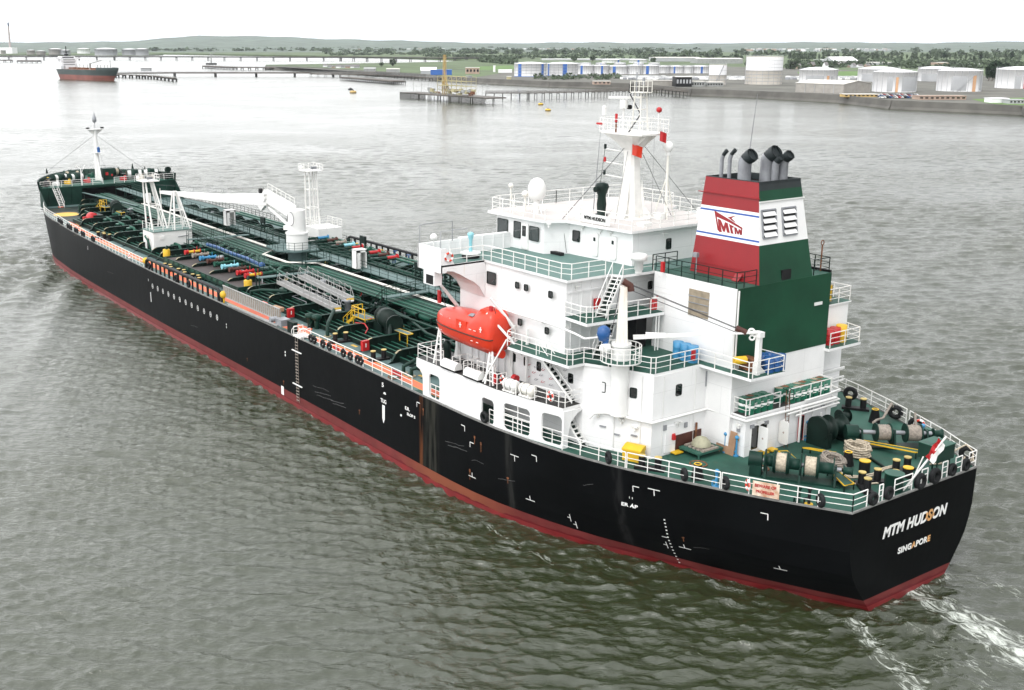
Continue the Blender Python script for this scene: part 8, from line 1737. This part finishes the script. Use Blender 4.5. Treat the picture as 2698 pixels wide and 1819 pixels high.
mb = MB(); mb.cbox(u*Lb*.48+f*6+Vector((0,0,10)),(Lb*.1,6,.5)); nxt(mb); mb.cbox(u*Lb*.60+f*6+Vector((0,0,7)),(Lb*.2,5,.4)); nxt(mb); mb.cbox(u*Lb*.72+f*7+Vector((0,0,16.2)),(3,3,1.4),1); nxt(mb)
for k in range(26): mb.cbox(u*Lb*(.25+.55*g.random())+f*(3+8*g.random())+Vector((0,0,4.6+g.random()*3)),(1.5+g.random()*2,1.5,1.2+g.random()),g.randrange(3)); nxt(mb)
for t, h_ in ((.12,8),(.22,9),(.31,8.5),(.42,8),(.92,7),(.97,8.2)): mb.tube([u*Lb*t+f*3+Vector((0,0,4)), u*Lb*t+f*3+Vector((0,0,4+h_))],.12,5,1); mb.cbox(u*Lb*t+f*3+Vector((0,0,4+h_)),(1.4,.4,.3),1); nxt(mb)
build_each(mb, 'berth_equipment', [M['pipeyel'],M['structgrey'],M['rust']], root)
mb = MB(); c = u*Lb*.455+f*6; tw = zat(Vector((e0.x,e0.y,0))+c+Vector((0,0,4)), B2(0,168)[1])-4
for a, b2 in ((-1,-1),(1,-1),(1,1),(-1,1)): mb.tube([c+u*a*.9+f*b2*.9+Vector((0,0,4)), c+u*a*.6+f*b2*.6+Vector((0,0,4+tw))],.2,4)
for k in range(14):
    z0_ = 4+tw*k/14; z1_ = 4+tw*(k+1)/14; mb.tube([c-u*.8-f*.8+Vector((0,0,z0_)), c+u*.8-f*.8+Vector((0,0,z1_))],.12,4); mb.tube([c+u*.8+f*.8+Vector((0,0,z0_)), c-u*.8+f*.8+Vector((0,0,z1_))],.12,4); mb.cbox(c+Vector((0,0,z1_)),(1.5,1.5,.12))
mb.tube([c+u*.6+Vector((0,0,4+tw*.45)), c+u*4+Vector((0,0,9)), c+u*7+Vector((0,0,6))],.35,6); mb.tube([c-u*.6+Vector((0,0,4+tw*.35)), c-u*3+Vector((0,0,8))],.3,6)
mb.build('loading_tower', M['craneyel'], root)
mb = MB(); mb.rail([Vector((0,0,4)),u*Lb+Vector((0,0,4))],1.2,2,3,.06); mb.build('berth_railing', M['structgrey'], root)
# mid river platform left of it, with its thin jetty
jetty(W(B2(160,338),B2(525,368)), 13, 3.2, 5, 'old_dolphin_platform', 'old dark platform on many piles left of the loading tower', .6, 1.0, True, False, 'pierdeck', legs=4)
jetty(W(B2(-80,318),B2(120,321),B2(300,322),B2(500,328),B2(740,345),B2(860,348)), 4, 3.6, 9, 'rear_jetty', 'thin dark jetty running behind the old platform to the shore', .4, .8)
r = jetty(W((300,203),B1(1190,418),B1(1745,418),B1(2270,418),B1(2560,418)), 5, 4.8, 56, 'approach_jetty', 'long approach jetty leading from the moored ship towards the tank farm', 2.2, 1.6, True, False, 'pierdeck')
jetty(W(B1(800,425),B1(940,430),B1(1060,436),B1(1190,452)), 4, 3.6, 16, 'dolphin_walkway', 'dark dolphin walkway in front of the approach jetty beside the moored ship', 1.8, .9)
q = at(*B1(998,412),0); root = empty('jetty_cabin', Vector((q.x,q.y,4.8)), 0, 'grey cabin standing on the approach jetty', 'cabin'); mb = MB(); mb.cbox((0,0,1.8),(7,11,3.4),rz=math.atan2(RX.y,RX.x)+math.pi/2); mb.build('cabin_wall', M['tankg'], root); mb = MB(); mb.cbox((0,0,3.6),(8,12,.3),rz=math.atan2(RX.y,RX.x)+math.pi/2); mb.build('cabin_roof', M['houserf'], root)
jetty(W(B1(1395,362),B1(1600,372),B1(1850,374),B1(2150,375),B1(2330,366)), 8, 4.0, 12, 'ferry_jetty', 'dark ferry jetty with low buildings left of the marsh point', 1.2, 1.4)
q = at(*B1(1440,358),0); root = empty('jetty_crane', Vector((q.x,q.y,4)), 0, 'tall slim grey crane at the tip of the ferry jetty', 'crane'); mb = MB(); mb.tube([(0,0,0),(0,0,16)],1.1,4); mb.tube([(0,0,14),(RX.x*8,RX.y*8,22)],.5,4); mb.tube([(0,0,16),(-RX.x*3,-RX.y*3,18)],.6,4); mb.build('crane_tower', M['structgrey'], root); mb = MB(); mb.cbox((0,0,1.5),(10,14,3)); mb.build('crane_base', M['concd'], root)
jetty(W(B1(-60,306),B1(780,306),B1(1310,308),B1(2320,312),B1(2500,314))+[tuple(at(*B2(500,212),0)[:2]),tuple(at(*B2(900,216),0)[:2]),tuple(at(*B2(1060,214),0)[:2])], 7, 8.2, 38, 'oil_terminal_pier', 'very long dark trestle pier stretching across the far water', 1.6, 2.2, True, True, 'pier')
jetty(W(B1(130,326),B1(268,327)), 12, 5, 12, 'dark_dolphin', 'low dark dolphin in front of the long pier, right one at the left edge', 1.4, 2.0); jetty(W(B1(-60,322),B1(80,322)), 12, 5, 12, 'dark_dolphin', 'low dark dolphin cut by the left edge of the picture', 1.4, 2.0)
# buoys
for i, (q, c, lab, s) in enumerate([(B2(1485,508),'yellow','small yellow mooring buoy, the farther of the pair right of the loading berth',1.0),(B2(1535,548),'yellow','yellow and black mooring buoy, the nearer of the pair right of the loading berth',1.0),(B2(208,427),'craneyel','orange mooring buoy left of the loading berth',1.6),(B2(190,406),'black','dark mooring buoy beside the orange one left of the loading berth',1.2)]):
    p = at(*q,0); root = empty('mooring_buoy', Vector((p.x,p.y,0)), 0, lab, 'buoy', 'mooring buoys'); mb = MB(); mb.lathe([(1.3*s,-.4),(1.6*s,0),(1.6*s,.7*s),(1.2*s,1.0*s),(0,1.1*s)],(0,0,0),16); mb.build('buoy_body', M[c], root); mb = MB(); mb.torus((0,0,.15),(0,0,1),1.6*s,.18,16,6); mb.cyl((0,0,1.0*s),.3*s,.5*s,8); mb.build('buoy_fender', M['black'], root)

# ------------------------------------------------------------------ the other ship
bow = at(*B1(800,449),0); root2 = empty('moored_ship', Vector((bow.x,bow.y,0)), 0, 'distant ship with dark green and faded red hull and white bridge, beside the approach jetty', 'ship')
# heading: stern up-river on the left and farther away
Lm = 112; hd = -FX*math.cos(rad(46))+RX*math.sin(rad(46)); hd.normalize(); sd_ = Vector((-hd.y,hd.x,0))
def MP(x, y, z): v = hd*x+sd_*y; return (v.x, v.y, z)
mb = MB(); SX = [-Lm,-Lm+4,-Lm+12,-Lm+25,-70,-45,-25,-14,-7,-2.5,0]; SW = [6.5,8.5,9.6,10,10,10,9.4,7.6,5.0,2.4,.1]
def xr(x, z): return -Lm/2+(x+Lm/2)*(.87+.13*max(0, min(1, z/9)))
def hullrow(z, k): return [MP(xr(x, z)+(0 if z < 5 else (x+30)/30*k*3 if x > -30 else 0), w_*(1 if z > 9 else (.62 if z < 1 and x > -20 else .8 if x > -20 else .96)), z) for x, w_ in zip(SX, SW)], [MP(xr(x, z)+(0 if z < 5 else (x+30)/30*k*3 if x > -30 else 0), -w_*(1 if z > 9 else (.62 if z < 1 and x > -20 else .8 if x > -20 else .96)), z) for x, w_ in zip(SX, SW)]
rowsz = [(-1,0),(3,0),(5.0,.2),(10.5,.6),(13,1)]
for side in (0,1):
    rr = [hullrow(z, k)[side] for z, k in rowsz]; n = len(SX)
    for i in range(len(rr)-1): mb.add(rr[i]+rr[i+1], [(j,j+1,n+j+1,n+j) for j in range(n-1)] if i < 3 else [(j,j+1,n+j+1,n+j) for j in range(n-1) if SX[j] >= -25], 0 if i < 2 else 1, True)
a, c = hullrow(-1,0); e, f_ = hullrow(5.0,.2); p_, q_ = hullrow(10.5,.6); mb.add([a[0],c[0],f_[0],e[0]], [(0,1,2,3)], 0); mb.add([e[0],f_[0],q_[0],p_[0]], [(0,1,2,3)], 1); mb.build('hull', [M['shipred'],M['shipgrn']], root2)
mb = MB(); mb.add(p_+q_[::-1], [tuple(range(len(p_)*2))]); mb.build('deck', M['rust'], root2)
mb = MB(); rz_ = math.atan2(hd.y,hd.x)
for x, L_, wd, z0, z1 in ((-101,13,20,10.5,13.5),(-101,12,19,13.5,16.2),(-101,11,18,16.2,18.8),(-100,10,18,18.8,21.4)): mb.cbox(MP(x,0,(z0+z1)/2),(L_,wd,z1-z0),rz=rz_)
mb.cbox(MP(-100,0,22.6),(7,16,2.4),rz=rz_); mb.cbox(MP(-99,0,21.4),(5,29,1.6),rz=rz_); mb.cbox(MP(-113,0,18),(4,5,9),rz=rz_); mb.build('bridge_block', M['tankw'], root2)
mb = MB()
for z_ in (12.3,15,17.6,20.2,22.7): mb.cbox(MP(-94.9- (1.5 if z_ > 22 else 0),0,z_),(.5,13,.45 if z_ < 22 else 1.0),rz=rz_)
mb.build('window_band', M['glass'], root2)
mb = MB(); mb.tube([MP(-100,0,23.7),MP(-100,0,34)],.5,6); mb.tube([MP(-100,-3,28),MP(-100,3,28)],.25,4); mb.cyl(MP(-100,0,27),1.0,.6,8); mb.cbox(MP(-100,0,25.0),(2.6,3.5,2.2),rz=rz_); mb.build('radar_mast', M['black'], root2)
mb = MB(); mb.tube([MP(-52,0,10.5),MP(-52,0,17)],1.0,6); mb.tube([MP(-52,0,16.5),MP(-34,3,20)],.6,4); mb.tube([MP(-12,0,13),MP(-12,0,20)],.35,6); mb.build('deck_crane', M['structgrey'], root2)
for x in (-88,-80,-72,-64,-58,-44,-38,-30,-24): mb = MB(); mb.tube([MP(x,(-1)**int(x)*4,10.5),MP(x,(-1)**int(x)*4,15.5)],.35,5); mb.cbox(MP(x,0,11.6),(3,8,1.4),1,rz_); mb.build('deck_vent_post', [M['structgrey'],M['rust']], root2)
mb = MB(); mb.cbox(MP(-92,-8.5,12.5),(5,2,3),rz=rz_); mb.build('deck_locker', M['tankg'], root2)
# ================================================================== air: a closed box of thin haze round everything
HAZE = 2.8e-5
if HAZE > 0:
    m = bpy.data.materials.new('haze'); m.use_nodes = True; nt = m.node_tree; nt.nodes.clear(); o = nt.nodes.new('ShaderNodeOutputMaterial'); v = nt.nodes.new('ShaderNodeVolumePrincipled')
    v.inputs['Color'].default_value = (.86,.93,1,1); v.inputs['Density'].default_value = HAZE; v.inputs['Anisotropy'].default_value = .2; nt.links.new(v.outputs[0], o.inputs['Volume'])
    b = MB(); b.box(-2900,39000,-39000,5900,-2.2,230); h = b.build('haze', m); tag(h, kind='stuff')
